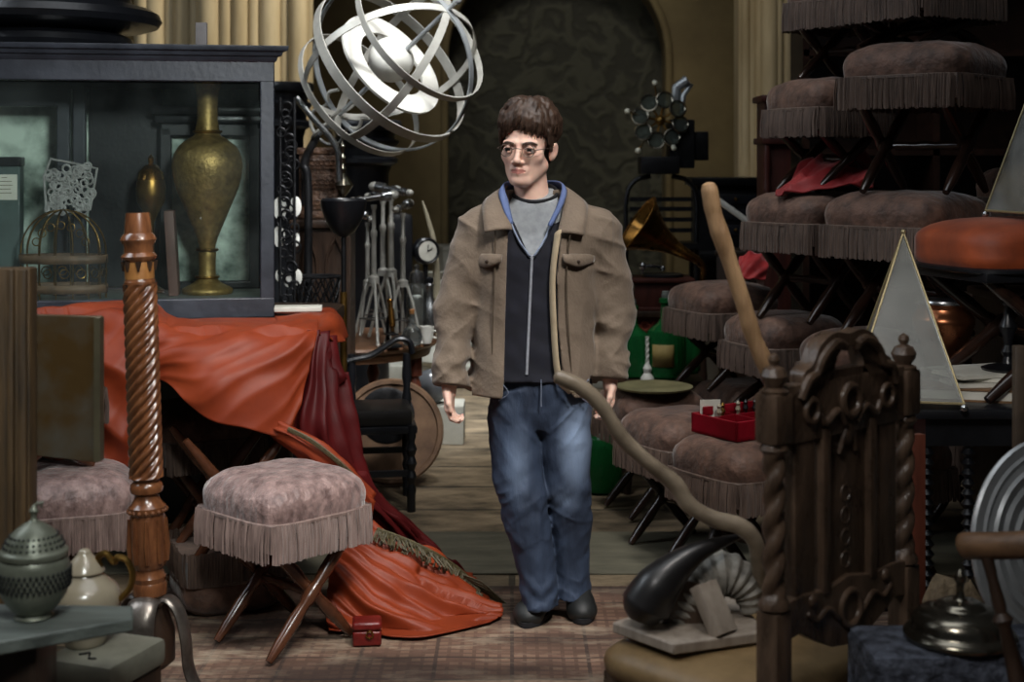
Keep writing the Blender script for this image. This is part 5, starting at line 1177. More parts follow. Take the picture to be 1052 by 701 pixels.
# ================================================================ carved chair
ch = thing('carved_chair', 'carved dark oak chair with barley-twist stiles seen from behind', 'chair', (.672, 2.86, 0), math.radians(43.3))
hw = .232
for sg_ in (-1, 1):
    x = sg_*hw
    g = G(); g.barley((x, 0, .61), (x, 0, .888), .0235, 2, 2*52, .42, 18, 90); st = g.build('twist_stile', M['chairwood'], ch)
    g = G(); g.lathe([(.02, .585), (.03, .59), (.03, .60), (.02, .615)], (x, 0, 0), 20); g.build('collar', M['chairwood'], st)
    g = G(); g.lathe([(.022, .885), (.028, .895), (.024, .905)], (x, 0, 0), 20); g.build('collar', M['chairwood'], st)
    g = G(); g.box((x, 0, .2925), (.05, .05, .585), bevel=.005); g.build('back_leg', M['chairwood'], ch)
    g = G(); g.box((x, 0, .955), (.056, .056, .10), bevel=.012); g.build('upper_block', M['chairwood'], ch)
    g = G(); g.lathe([(.026, 1.0), (.028, 1.008), (.016, 1.014), (.024, 1.026), (.027, 1.036), (.02, 1.05), (.008, 1.056), (.012, 1.066), (.010, 1.074), (.001, 1.08)], (x, 0, 0), 20); g.build('finial', M['chairwood'], ch)
# bottom rail with shaped lower edge
pts = [(-hw+.02, .60), (-.16, .604), (-.08, .598), (0, .612), (.08, .598), (.16, .604), (hw-.02, .60), (hw-.02, .525), (.17, .53), (.12, .505), (.06, .478), (0, .47), (-.06, .478), (-.12, .505), (-.17, .53), (-hw+.02, .525)]
g = G(); g.prism(pts, -.018, .018); g.torus((0, -.019, .545), .035, .008, frame((0, 1, 0)), 24, 8)
for x in (-.13, .13): g.ball((x, -.018, .585), .014, 12, sc=(1, .6, 1))
for sg_ in (-1, 1): g.tube(crom([Vector((sg_*.04, -.019, .53)), Vector((sg_*.08, -.02, .56)), Vector((sg_*.12, -.019, .545)), Vector((sg_*.15, -.018, .565))], 6), .007, 6)
g.build('bottom_rail', M['chairwood'], ch, bevel=.004)
# side slats and central panel
for x in (-.148, .148):
    g = G(); g.box((x, 0, .755), (.066, .026, .32), bevel=.004)
    g.build('side_slat', M['chairwood'], ch)
g = G(); g.box((0, .004, .755), (.15, .022, .33), bevel=.006); g.build('centre_panel', M['chairwood'], ch)
g = G()
for x in (-.084, .084): g.box((x, -.004, .755), (.026, .036, .33), bevel=.006)
for q in range(4): g.torus((0, -.006, .64+.045*q), .016, .003, frame((0, 1, 0)), 18, 6)
g.ball((0, -.01, .9), .02, 12, sc=(1.2, .6, 1.4)); g.tube(crom([Vector((-.03, -.01, .86)), Vector((-.015, -.014, .9)), Vector((0, -.012, .93)), Vector((.015, -.014, .9)), Vector((.03, -.01, .86))], 5), .006, 6)
g.build('carving', M['chairwood'], ch)
# crest with an opening under its arch
g = G(); N = 40; vs, fs = [], []
outer = crom([Vector((-.205, 0, .90)), Vector((-.205, 0, .985)), Vector((-.165, 0, 1.0)), Vector((-.155, 0, 1.035)), Vector((-.125, 0, 1.05)), Vector((-.10, 0, 1.085)), Vector((-.05, 0, 1.105)), Vector((0, 0, 1.10)), Vector((.05, 0, 1.105)), Vector((.10, 0, 1.085)), Vector((.125, 0, 1.05)), Vector((.155, 0, 1.035)), Vector((.165, 0, 1.0)), Vector((.205, 0, .985)), Vector((.205, 0, .90))], 6)
inner = [Vector((.052*math.cos(PI-PI*2*k/28-PI/2+PI/2), 0, 1.035+.030*math.sin(PI-PI*2*k/28))) for k in range(29)]
half = len(outer)
def ring_pt(t):   # opening outline matched to outer outline by fraction, upper half arc
    a = PI-PI*t; return Vector((.052*math.cos(a), 0, 1.03+.045*math.sin(a)))
for i, p in enumerate(outer):
    q = ring_pt(i/(half-1))
    for y in (-.017, .017): vs.append(Vector((p.x, y, p.z))); vs.append(Vector((q.x, y, q.z)))
for i in range(half-1):
    a_, b_ = 4*i, 4*(i+1)
    fs += [(a_, b_, b_+1, a_+1), (a_+2, a_+3, b_+3, b_+2), (a_, a_+2, b_+2, b_), (a_+1, b_+1, b_+3, a_+3)]
g.add(vs, fs, smooth=False)
g.box((0, 0, .957), (.42, .034, .115), bevel=.006); g.box((0, 0, 1.02), (.105, .03, .02))
for sg_ in (-1, 1):
    g.tube(crom([Vector((sg_*.17, -.018, .985)), Vector((sg_*.15, -.022, 1.02)), Vector((sg_*.12, -.02, 1.03)), Vector((sg_*.1, -.022, 1.06)), Vector((sg_*.055, -.022, 1.085)), Vector((sg_*.02, -.02, 1.075))], 6), .010, 8)
    g.torus((sg_*.135, -.02, .96), .022, .007, frame((0, 1, 0)), 20, 6); g.tube(crom([Vector((sg_*.02, -.018, .92)), Vector((sg_*.05, -.022, .95)), Vector((sg_*.09, -.02, .93)), Vector((sg_*.11, -.018, .95))], 6), .008, 8)
g.torus((0, -.02, .965), .03, .009, frame((0, 1, 0)), 24, 8)
g.build('crest_rail', M['chairwood'], ch, bevel=.003)
SZ = .425
vs, fs = [], []; n = 48; rings = [(.90, .345), (1.0, .35), (1.02, .375), (1.0, .395), (.9, .412), (.6, .422), (.01, .425)]
for sc, z in rings:
    for k in range(n):
        an = 2*PI*k/n; c, s_ = math.cos(an), math.sin(an); pw = 7; r = 1/((abs(c)**pw+abs(s_)**pw)**(1/pw)); x, y = r*c*.25*sc, r*s_*.22*sc; vs.append(Vector((x, y+.245, z)))
for i in range(len(rings)-1):
    for k in range(n): fs.append((i*n+k, i*n+(k+1) % n, (i+1)*n+(k+1) % n, (i+1)*n+k))
fs.append(tuple(range(n))[::-1]); fs.append(tuple((len(rings)-1)*n+k for k in range(n)))
G().add(vs, fs).build('seat', M['tanleather'], ch, auto=180)
g = G(); g.box((0, .24, .33), (.46, .42, .05), bevel=.006); g.build('seat_frame', M['chairwood'], ch)
for x in (-hw+.01, hw-.01):
    g = G(); g.rod((x, .43, 0), (x, .43, .31), [(.024, 0), (.03, .1), (.016, .2), (.03, .35), (.018, .55), (.03, .75), (.026, 1)]); g.build('front_leg', M['chairwood'], ch)
g = G(); g.rod((-hw, .43, .12), (hw, .43, .12), [(.015, 0), (.022, .3), (.016, .5), (.022, .7), (.015, 1)]); g.build('stretcher', M['chairwood'], ch)

# ================================================================ sticks and mounted horn
def stick(name, pts, rads, m_, label, n=8, wob=.0012):
    pr = crom([Vector(p) for p in pts], n); rr = lerp_list(rads, n)
    rr = [r*(1+.14*mnoise.noise(p*16)+.06*mnoise.noise(p*45)) for r, p in zip(rr, pr)]; pr = [p+Vector((mnoise.noise(p*9), mnoise.noise(p*9+Vector((5, 0, 0))), 0))*.003 for p in pr]
    a, b = pr[0], pr[-1]; d = (pr[0]-pr[1]).normalized(); pr = [a+d*rr[0]*.8, a+d*rr[0]*.55]+pr; rr = [rr[0]*.25, rr[0]*.8]+rr
    o = G(); o.tube(pr, rr, 14); return tag(o.build(name, m_), label, 'stick')
stick('walking_stick', [W(728, 194, 3.12), W(734, 222, 3.12), W(743, 250, 3.12), W(757, 292, 3.12), W(772, 338, 3.12), W(790, 385, 3.12), W(806, 440, 3.14), W(826, 560, 3.17), (.66, 3.2, .43)],
      [.0185, .019, .0195, .018, .019, .019, .019, .02, .02], M['stickpale'], 'tall pale knotty wooden stick leaning behind the carved chair')
stick('gnarled_branch', [W(575, 388, 3.02), W(596, 398, 3.02), W(617, 417, 3.02), W(640, 450, 3.02), W(668, 476, 3.02), W(693, 497, 3.02), W(708, 519, 3.02), W(735, 534, 3.02), W(761, 541, 3.02), W(777, 558, 3.03), W(780, 590, 3.06), (.56, 3.1, .47), (.58, 3.1, .435)],
      [.0165, .0165, .017, .0165, .0175, .0185, .0195, .018, .019, .018, .016, .015, .014], M['stickgrey'], 'grey gnarled curving branch resting on the chair seat')
hs = thing('mounted_horn', 'black curved horn and ridged grey horn on a wooden mount on the chair seat', 'horn mount', (.44, 3.1, SZ+.004))
hl = hs.location
g = G(); b4 = [W(629, 640, 3.04), W(692, 666, 2.90), W(790, 640, 2.98), W(742, 612, 3.3)]
bl = [(v.x-hl.x, v.y-hl.y) for v in b4]
g.add([Vector((x, y, 0.0)) for x, y in bl]+[Vector((x, y, .024)) for x, y in bl], [(3, 2, 1, 0), (4, 5, 6, 7), (0, 1, 5, 4), (1, 2, 6, 5), (2, 3, 7, 6), (3, 0, 4, 7)], smooth=False); g.build('mount_board', M['palewood'], hs, bevel=.004)
q = lambda x, y, Y: W(x, y, Y)-hl
g = G(); hp = crom([q(660, 636, 3.0), q(664, 622, 3.0), q(676, 603, 3.0), q(694, 584, 3.01), q(716, 568, 3.02), q(740, 558, 3.04), q(766, 549, 3.07)], 7); hr = lerp_list([.034, .054, .049, .036, .023, .013, .004], 7)
g.tube(hp, hr, 26); g.build('black_horn', M['hornblack'], hs)
g = G(); hp = crom([q(694, 640, 3.06), q(704, 616, 3.07), q(722, 597, 3.08), q(746, 590, 3.08), q(766, 604, 3.08), q(772, 628, 3.08)], 14); hr = lerp_list([.034, .046, .052, .048, .038, .022], 14)
hr = [r*(1+.075*math.sin(i*1.3)) for i, r in enumerate(hr)]
g.tube(hp, hr, 22); g.build('ridged_horn', M['horngrey'], hs)
g = G(); a_, b_ = q(722, 600, 3.0), q(744, 652, 2.96); b_.z = .024
d = (b_-a_); mid = (a_+b_)/2; g.box(mid, (.062, .03, d.length), rot=frame(d).to_3x3(), bevel=.003); g.build('support_block', M['palewood'], hs)
g = G(); g.prism([(-.06, .0), (.05, .0), (.03, .085), (-.03, .095)], -.012, .012, Mx=Matrix.Translation(Vector((q(708, 640, 3.04).x, q(708, 640, 3.04).y, .024)))); g.build('wedge', M['chairwood'], hs)

# ================================================================ near right corner
tz_ = WZ(654, 2.78)
bb = thing('upholstered_trunk', 'blue-grey upholstered trunk in the near right corner', 'trunk', (WX(985, 2.72), 2.745, 0), .03)
g = G(); x0, x1 = WX(899, 2.64)-bb.location.x, .34
vs = G(); vs.box(((x0+x1)/2, .02, tz_/2+.02), (x1-x0, .2, tz_-.04), bevel=.018); vs.build('body', M['blueboucle'], bb)
g.box(((x0+x1)/2, .02, .012), (x1-x0-.02, .18, .024)); g.build('plinth', M['darkwood'], bb)
ld = thing('dish_cover', 'round tarnished silver dish cover on the blue-grey trunk', 'dish cover', (WX(986, 2.765), 2.762, tz_+.002))
s = 2.77/F
G().lathe([(v.x, v.z) for v in crom([Vector((r*s, 0, z*s)) for r, z in ((52, 0), (56, 1), (57, 5), (54, 9), (50, 12), (48, 20), (42, 27), (30, 32), (26, 33), (20, 38), (8, 40), (4, 40))], 4)], seg=56).build('dome', M['darksilver'], ld)
G().lathe([(.02, 38*s), (8*s, 40*s), (5*s, 42*s), (3.5*s, 48*s), (4*s, 56*s), (6*s, 60*s), (6*s, 65*s), (3*s, 69*s), (.0005, 71*s)], seg=24).build('knob', M['darksilver'], ld)
# big ringed plate
pl = thing('ringed_plate', 'large grey metal plate with concentric rings leaning at the right edge', 'plate', (WX(1082, 3.12), 3.12, 0))
s = 3.12/F; c = W(1081, 556, 3.12)-pl.location
Mx = Matrix.Translation(c) @ Euler((math.radians(84), 0, math.radians(24))).to_matrix().to_4x4()
pr = [(105, -3), (106, 0), (104, 3), (94, 2), (91, 4), (86, 1), (80, 2), (77, 5), (73, 3), (66, 0), (62, 3), (58, 2), (50, -1), (46, 2), (42, 0), (20, -2), (.1, -2)]
G().lathe([(r*s, z*s) for r, z in pr], Mx=Mx, seg=80).build('dish', M['pewter'], pl)
g = G(); zb_ = c.z-106*s
g.box((0.02, .07, (zb_+.03)/2), (.1, .08, zb_+.03), bevel=.006); g.tube([(0.02, .09, zb_+.03), (0.02, .09, c.z)], .012, 8); g.build('easel', M['darkwood'], pl)
# chair arm of a cut-off chair at the right
ca = thing('armchair', 'pale-armed wooden armchair mostly cut off by the right edge', 'chair', (WX(1100, 2.62), 2.62, 0))
l0 = ca.location
g = G(); g.tube(crom([W(990, 563, 2.70)-l0, W(996, 560, 2.69)-l0, W(1020, 561, 2.66)-l0, W(1052, 560, 2.62)-l0, W(1110, 558, 2.56)-l0], 6), [.014]+[.026]*23+[.026], 16, flat=.8) if False else None
ap_ = crom([W(989, 562, 2.70)-l0, W(996, 561, 2.69)-l0, W(1022, 561, 2.66)-l0, W(1056, 560, 2.62)-l0, W(1120, 558, 2.56)-l0], 6); rr = [.016, .021, .025]+[.026]*(len(ap_)-3)
g.tube(ap_, rr, 16); g.build('arm', mat('worn_arm_wood', rgb(122, 92, 66), .42, c2=rgb(74, 54, 38), ns=10, stretch=(1, 3, 3)), ca)
g = G(); p0, p1 = W(1014, 572, 2.66)-l0, W(1046, 700, 2.62)-l0; p2 = p0+(p1-p0)*1.9
g.rod(p0, p2, [(.012, 0), (.010, .1), (.013, .2), (.011, .24), (.02, .27), (.012, .3), (.017, .5), (.02, .75), (.016, 1)]); g.build('arm_spindle', M['darkwood'], ca)
g = G(); g.box((p2.x+.16, p2.y-.2, p2.z-.01), (.4, .44, .04), bevel=.01); g.build('seat', M['redwood'], ca)
for x in (0.0, .32):
    for y in (-.36, -.02): g = G(); g.rod((p2.x+x, p2.y+y, 0), (p2.x+x, p2.y+y, p2.z-.02), [(.016, 0), (.024, .3), (.016, .6), (.022, 1)]); g.build('leg', M['redwood'], ca)
g = G(); g.tube([(p2.x+.32, p2.y-.02, p2.z), ap_[-1], ap_[-1]+Vector((.02, 0, .4))], .016, 10); g.build('back_post', M['redwood'], ca)
# sack
vs, fs = [], []; n, m_ = 40, 24
for i in range(m_+1):
    f = i/m_; r0 = [.001, .12, .135, .13, .11, .09, .085, .05][min(7, int(f*7))]; r1 = [.001, .12, .135, .13, .11, .09, .085, .05][min(7, int(f*7)+1)]; r = r0+(r1-r0)*(f*7-int(f*7))
    for k in range(n):
        a = 2*PI*k/n; p = Vector((r*math.cos(a), r*.8*math.sin(a), .34*f)); d = .018*mnoise.noise(p*16)+.01*mnoise.noise(p*38); vs.append(Vector((p.x*(1+d*6), p.y*(1+d*6), p.z+(.03*mnoise.noise(Vector((math.cos(a)*2, math.sin(a)*2, 9))) if f > .8 else 0))))
for i in range(m_):
    for k in range(n): fs.append((i*n+k, i*n+(k+1) % n, (i+1)*n+(k+1) % n, (i+1)*n+k))
fs.append(tuple(range(n))[::-1]); fs.append(tuple(m_*n+k for k in range(n)))
g = G(); g.add(vs, fs); sk = solo(g.build('sack', M['sack'], auto=180), (WX(976, 3.6), 3.58, .016), 'crumpled hessian sack on the floor under the black table', 'sack'); sk.scale = (.9, .9, 1.08)
# ================================================================ the person: signed-distance sculpting
def smin(a, b, k):
    if k <= 0: return np.minimum(a, b)
    h = np.clip(0.5+0.5*(b-a)/k, 0, 1); return b+(a-b)*h-k*h*(1-h)
class Field:
    def __init__(s, xs, ys, zs, fill=0.5):
        s.ax = [np.asarray(q, np.float32) for q in (xs, ys, zs)]
        s.V = np.full([len(q) for q in s.ax], fill, np.float32)
    def sl(s, lo, hi):
        r = []
        for k in range(3):
            i = max(0, int(np.searchsorted(s.ax[k], lo[k]))-1); j = min(len(s.ax[k]), int(np.searchsorted(s.ax[k], hi[k]))+1); r.append(slice(i, max(j, i)))
        return tuple(r)
    def grid(s, S):
        return s.ax[0][S[0]][:, None, None], s.ax[1][S[1]][None, :, None], s.ax[2][S[2]][None, None, :]
    def put(s, fn, lo, hi, k=0.01, op='u'):
        m = 3*k+0.02; S = s.sl([v-m for v in lo], [v+m for v in hi]); X, Y, Z = s.grid(S); d = fn(X, Y, Z).astype(np.float32)
        V = s.V[S]
        s.V[S] = smin(V, d, k) if op == 'u' else -smin(-V, d, k)
    def cone(s, a, b, ra, rb, k=0.01, op='u', sc=(1, 1, 1)):
        a, b = np.array(a, float), np.array(b, float); ab = b-a; L2 = max(float(ab@ab), 1e-9); R = max(ra, rb)
        def fn(X, Y, Z):
            px, py, pz = X-a[0], Y-a[1], Z-a[2]; t = np.clip((px*ab[0]+py*ab[1]+pz*ab[2])/L2, 0, 1)
            return np.sqrt(((px-t*ab[0])/sc[0])**2+((py-t*ab[1])/sc[1])**2+((pz-t*ab[2])/sc[2])**2)-(ra+(rb-ra)*t)
        s.put(fn, np.minimum(a, b)-R*max(sc), np.maximum(a, b)+R*max(sc), k, op)
    def ell(s, c, r, k=0.01, op='u', R=None):
        c = np.array(c, float); r = np.array(r, float)
        if R is not None: r[0] *= XS
        m = max(r)
        def fn(X, Y, Z):
            x, y, z = X-c[0], Y-c[1], Z-c[2]
            if R is not None: x, y, z = (R[0][0]*x+R[1][0]*y+R[2][0]*z, R[0][1]*x+R[1][1]*y+R[2][1]*z, R[0][2]*x+R[1][2]*y+R[2][2]*z)
            k0 = np.sqrt((x/r[0])**2+(y/r[1])**2+(z/r[2])**2); k1 = np.sqrt((x/r[0]**2)**2+(y/r[1]**2)**2+(z/r[2]**2)**2)
            return k0*(k0-1)/np.maximum(k1, 1e-6)
        s.put(fn, c-m, c+m, k, op)
    def loft(s, rows, k=0.01, pw=2.4, op='u'):
        """rows: (z, cx, cy, rx, ry) stacked super-ellipse sections"""
        rows = sorted(rows); A = np.array(rows); zz_ = A[:, 0]
        def fn(X, Y, Z):
            I = [np.interp(Z, zz_, A[:, q]) for q in range(1, 5)]
            q = ((np.abs(X-I[0])/I[2])**pw+(np.abs(Y-I[1])/I[3])**pw)**(1/pw)
            d = (q-1)*np.minimum(I[2], I[3]); return np.maximum(np.maximum(d, Z-zz_[-1]), zz_[0]-Z)
        R = A[:, 3].max()+np.abs(A[:, 1]).max(); R2 = A[:, 4].max()+np.abs(A[:, 2]).max(); s.put(fn, (-R, -R2, zz_[0]), (R, R2, zz_[-1]), k, op)
    def mesh(s):
        V = s.V; ins = V < 0; nx, ny, nz = V.shape
        c = np.zeros((nx-1, ny-1, nz-1), np.int8)
        for i in (0, 1):
            for j in (0, 1):
                for k in (0, 1): c += ins[i:nx-1+i, j:ny-1+j, k:nz-1+k]
        act = np.argwhere((c > 0) & (c < 8)); idx = np.full(c.shape, -1, np.int64); idx[tuple(act.T)] = np.arange(len(act))
        P = np.zeros((len(act), 3)); W_ = np.zeros(len(act)); I, J, K = act.T
        for ax in range(3):
            for u in (0, 1):
                for v in (0, 1):
                    o0 = [0, 0, 0]; o0[(ax+1) % 3] = u; o0[(ax+2) % 3] = v; o1 = list(o0); o1[ax] = 1
                    a = V[I+o0[0], J+o0[1], K+o0[2]]; b = V[I+o1[0], J+o1[1], K+o1[2]]; m = (a < 0) != (b < 0); t = np.where(m, a/np.where(m, a-b, 1), 0)
                    p0 = np.stack([s.ax[0][I+o0[0]], s.ax[1][J+o0[1]], s.ax[2][K+o0[2]]], 1); p1 = np.stack([s.ax[0][I+o1[0]], s.ax[1][J+o1[1]], s.ax[2][K+o1[2]]], 1)
                    P += np.where(m[:, None], p0+(p1-p0)*t[:, None], 0); W_ += m
        P /= W_[:, None]; faces = []
        for ax in range(3):
            b1, b2 = (ax+1) % 3, (ax+2) % 3; sl0 = [slice(None)]*3; sl1 = [slice(None)]*3; sl0[ax] = slice(0, -1); sl1[ax] = slice(1, None)
            ch = np.argwhere(ins[tuple(sl0)] != ins[tuple(sl1)]); ok = (ch[:, b1] > 0) & (ch[:, b2] > 0) & (ch[:, b1] < V.shape[b1]-1) & (ch[:, b2] < V.shape[b2]-1); ch = ch[ok]
            flip = ins[tuple(sl0)][tuple(ch.T)]
            q = []
            for du, dv in ((-1, -1), (0, -1), (0, 0), (-1, 0)):
                cc = ch.copy(); cc[:, b1] += du; cc[:, b2] += dv; q.append(idx[tuple(cc.T)])
            q = np.stack(q, 1); q[~flip] = q[~flip][:, ::-1]; faces.append(q)
        return P, np.concatenate(faces)
    def build(s, name, mats, parent, smooth_it=1, classify=None):
        P, Fc = s.mesh()
        me = bpy.data.meshes.new(name); me.vertices.add(len(P)); me.vertices.foreach_set('co', P.astype(np.float32).ravel())
        me.loops.add(Fc.size); me.loops.foreach_set('vertex_index', Fc.astype(np.int32).ravel()); me.polygons.add(len(Fc))
        me.polygons.foreach_set('loop_start', np.arange(0, Fc.size, 4, dtype=np.int32)); me.polygons.foreach_set('use_smooth', np.ones(len(Fc), bool))
        for m in (mats if isinstance(mats, list) else [mats]): me.materials.append(m)
        if classify is not None: me.polygons.foreach_set('material_index', classify(P[Fc].mean(1)).astype(np.int32))
        me.update(calc_edges=True); me.validate()
        o = bpy.data.objects.new(name, me); COL.objects.link(o); o.parent = parent
        if smooth_it: d = o.modifiers.new('sm', 'SMOOTH'); d.iterations = smooth_it; d.factor = .5
        return o
def vnoise(X, Y, Z, sc, seed=0):
    """value noise on a lattice, broadcast over open grids"""
    X, Y, Z = np.broadcast_arrays(X*sc[0], Y*sc[1], Z*sc[2])
    rng = np.random.RandomState(seed); T = rng.rand(32, 32, 32).astype(np.float32)*2-1
    i, j, k = np.floor(X).astype(int), np.floor(Y).astype(int), np.floor(Z).astype(int); u, v, w = X-i, Y-j, Z-k
    u, v, w = [q*q*(3-2*q) for q in (u, v, w)]; r = 0
    for a in (0, 1):
        for b in (0, 1):
            for c in (0, 1): r = r+T[(i+a) & 31, (j+b) & 31, (k+c) & 31]*(u if a else 1-u)*(v if b else 1-v)*(w if c else 1-w)
    return r
def rng_ax(segs):
    out = []
    for a, b, h in segs: out += list(np.arange(a, b, h))
    return np.array(out)
PY = 4.45; PX = WX(548, PY)
per = thing('person', 'person in brown corduroy jacket, navy zip top and blue jeans walking with round glasses', 'person', (PX, PY, 0))
def L(px, py, dy=0.0):
    v = W(px, py, PY+dy); return np.array((v.x-PX, dy, v.z))
# head frame
YAW = math.radians(-18)
HO = L(541.5, 152, 0.0)+np.array((0, 0.0, 0)); HS = 1.0
HR = np.array(Euler((math.radians(4), math.radians(2), YAW)).to_matrix())
XS = 1.11
def H(x, y, z): return HO+HR @ np.array((x*XS, y, z))*HS
def HV(x, y, z): return Vector(H(x, y, z))
B = Field(rng_ax([(-.36, -.12, .007), (-.12, .12, .0032), (.12, .36, .007)]), rng_ax([(-.22, -.14, .006), (-.14, .14, .0036), (.14, .24, .007)]), rng_ax([(.02, .60, .012), (.60, .78, .0036), (.78, 1.26, .012), (1.26, 1.68, .0032)]))
B.ell(H(0, .024, .050), (.068*HS, .088*HS, .080*HS), 0, R=HR)
B.ell(H(0, -.034, -.022), (.055, .052, .080), .03, R=HR)
for s_ in (-1, 1):
    B.cone(H(s_*.043, .006, -.056), H(s_*.017, -.064, -.098), .020, .016, .036)
    B.ell(H(s_*.040, -.052, -.022), (.020, .018, .018), .022, R=HR)
    B.cone(H(s_*.012, -.084, .021), H(s_*.044, -.070, .020), .008, .008, .014)
B.ell(H(0, -.076, -.098), (.019, .016, .015), .018, R=HR)
for s_ in (-1, 1): B.ell(H(s_*.031, -.098, -.001), (.021, .018, .013), .010, 's', R=HR)
B.cone(H(0, -.082, .012), H(0, -.106, -.032), .0075, .0095, .010)
B.ell(H(0, -.105, -.036), (.0105, .011, .009), .006, R=HR)
for s_ in (-1, 1):
    B.ell(H(s_*.0125, -.093, -.040), (.008, .010, .0075), .006, R=HR)
    B.ell(H(s_*.006, -.101, -.0455), (.003, .004, .003), .003, 's', R=HR)
B.ell(H(0, -.082, -.066), (.026, .014, .018), .014, R=HR)
for s_ in (-1, 1):
    B.cone(H(0, -.0945, -.0615), H(s_*.020, -.081, -.066), .0040, .0026, .005)
    B.cone(H(0, -.092, -.0735), H(s_*.017, -.080, -.069), .0042, .0026, .006)
    B.cone(H(0, -.101, -.0675), H(s_*.022, -.087, -.0677), .0016, .0012, .003, 's')
    # lids
    B.cone(H(s_*.017, -.080, .001), H(s_*.031, -.0868, .0080), .0040, .0046, .004); B.cone(H(s_*.031, -.0868, .0080), H(s_*.046, -.074, .000), .0047, .0038, .004)
    B.cone(H(s_*.018, -.080, -.003), H(s_*.031, -.0845, -.0085), .0034, .0036, .005); B.cone(H(s_*.031, -.0845, -.0085), H(s_*.045, -.074, -.002), .0036, .0034, .005)
    # ears
    Re = HR @ np.array(Euler((math.radians(-12), math.radians(s_*10), math.radians(-s_*22))).to_matrix())
    B.ell(H(s_*.0735, .018, -.012), (.008, .019, .031), .006, R=Re); B.ell(H(s_*.082, .013, -.008), (.006, .010, .018), .006, 's', R=Re)
nb = L(549, 222, .03)
B.cone(H(0, .028, -.075), nb, .052, .056, .025); B.cone(H(0, .0, -.09), nb+np.array((0, -.018, .0)), .034, .046, .025)
# trunk, arms, legs under the clothes
B.loft([(.62, .03, .03, .12, .07), (.75, .03, .03, .13, .07), (.95, .02, .03, .125, .07), (1.12, .02, .03, .135, .065), (1.22, .015, .04, .14, .055), (1.28, .01, .04, .06, .04)], .04)
SHL, ELL, WRL = L(492, 241, .02), L(467, 318, .01), L(462, 392, -.05)
SHR, ELR, WRR = L(616, 240, .04), L(631, 318, .05), L(627, 386, -.01)
for a, b, c in ((SHL, ELL, WRL), (SHR, ELR, WRR)): B.cone(a, b, .045, .038, .03); B.cone(b, c, .038, .026, .02)
HPL, KNL, ANL = L(528, 400, .03), L(537, 512, -.03), L(553, 606, -.03)
HPR, KNR, ANR = L(580, 400, .03), L(582, 512, .0), L(596, 602, .05)
for a, b, c in ((HPL, KNL, ANL), (HPR, KNR, ANR)): B.cone(a, b, .07, .05, .04); B.cone(b, c, .05, .030, .03)
# hands: palm, five unequal bent fingers
def hand(w, dn, fw, side, curl=.9, sc=1.0):
    """w wrist, dn direction the hand hangs, fw direction the palm faces, side thumb direction"""
    dn, fw, sd = [np.array(v, float)/np.linalg.norm(v) for v in (dn, fw, side)]
    pc = w+dn*.05*sc
    B.cone(w, w+dn*.02, .025*sc, .026*sc, .012)
    for q in (-.022, 0, .022): B.cone(w+dn*.022*sc+sd*q*.7*sc, w+dn*.078*sc+sd*q*sc, .016*sc, .0135*sc, .01)
    for q, ln in ((.030, .9), (.011, 1.0), (-.009, .95), (-.028, .76)):
        p = w+dn*.082*sc+sd*q*sc; a = .35*curl; r = .0088*sc
        for l_, da in ((.042, .55), (.026, .65), (.021, .5)):
            d = dn*math.cos(a)+fw*math.sin(a); e = p+d*l_*ln*sc; B.cone(p, e, r, r*.9, .003); p = e; r *= .9; a += da*curl
    p = w+dn*.025*sc+sd*.026*sc; d = dn*.75+sd*.6+fw*.35; d /= np.linalg.norm(d); e = p+d*.040*sc; B.cone(p, e, .0125*sc, .0105*sc, .006)
    d = dn*.95+sd*.1+fw*.4; d /= np.linalg.norm(d); B.cone(e, e+d*.030*sc, .010*sc, .0085*sc, .003)
hand(WRL+np.array((-.002, -.004, -.012)), (.02, -.12, -1), (.75, .5, -.1), (-.25, -1, 0), 1.35, .86)
hand(WRR+np.array((0, -.005, -.012)), (-.05, -.1, -1), (-.8, .45, 0), (.2, -1, 0), 1.0, .88)
HRi = HR.T
def cls(C):
    q = (C-HO) @ HR; q[:, 0] /= XS
    lip = (q[:, 1] < -.078) & (((q[:, 2]+.0672)/.0082)**2+(q[:, 0]/.0215)**2 < 1)
    return lip.astype(int)
body = B.build('body', [M['skin'], M['lip']], per, 1, cls)
# eyes and brows
for s_ in (-1, 1):
    g = G(); c = HV(s_*.031, -.0722, -.0008); Mx = Matrix.Translation(c) @ Matrix(HR.tolist()).to_4x4()
    g.ball(c, .0152, 20); gz = Mx @ Matrix.Rotation(math.radians(-10), 4, 'Z'); gp = gz @ Matrix.Rotation(PI/2, 4, 'X')
    g.lathe([(.0092, .0124), (.0074, .0136), (.0042, .0150), (.0005, .0157)], Mx=gp, seg=18, mi=1); g.build('eye', [M['eyewhite'], M['iris']], per)
    g = G(); pr = crom([HV(s_*.0165, -.0840, -.0005), HV(s_*.023, -.0908, .0036), HV(s_*.031, -.0928, .0046), HV(s_*.039, -.0892, .0034), HV(s_*.0455, -.0800, -.0008)], 5); n = len(pr); g.tube(pr, [.0006+.0009*math.sin(PI*i/(n-1)) for i in range(n)], 6); g.build('eyelash', M['hair'], per)
    g = G(); bp_ = [HV(s_*.013, -.0925, .0165), HV(s_*.026, -.0918, .0205), HV(s_*.039, -.0845, .0205), HV(s_*.051, -.0715, .0145)]
    pr = crom(bp_, 6); n = len(pr); g.tube(pr, [.0015+.0028*math.sin(PI*(.15+.8*i/(n-1)))**.7 for i in range(n)], 8, flat=.6); g.build('eyebrow', M['hair'], per)
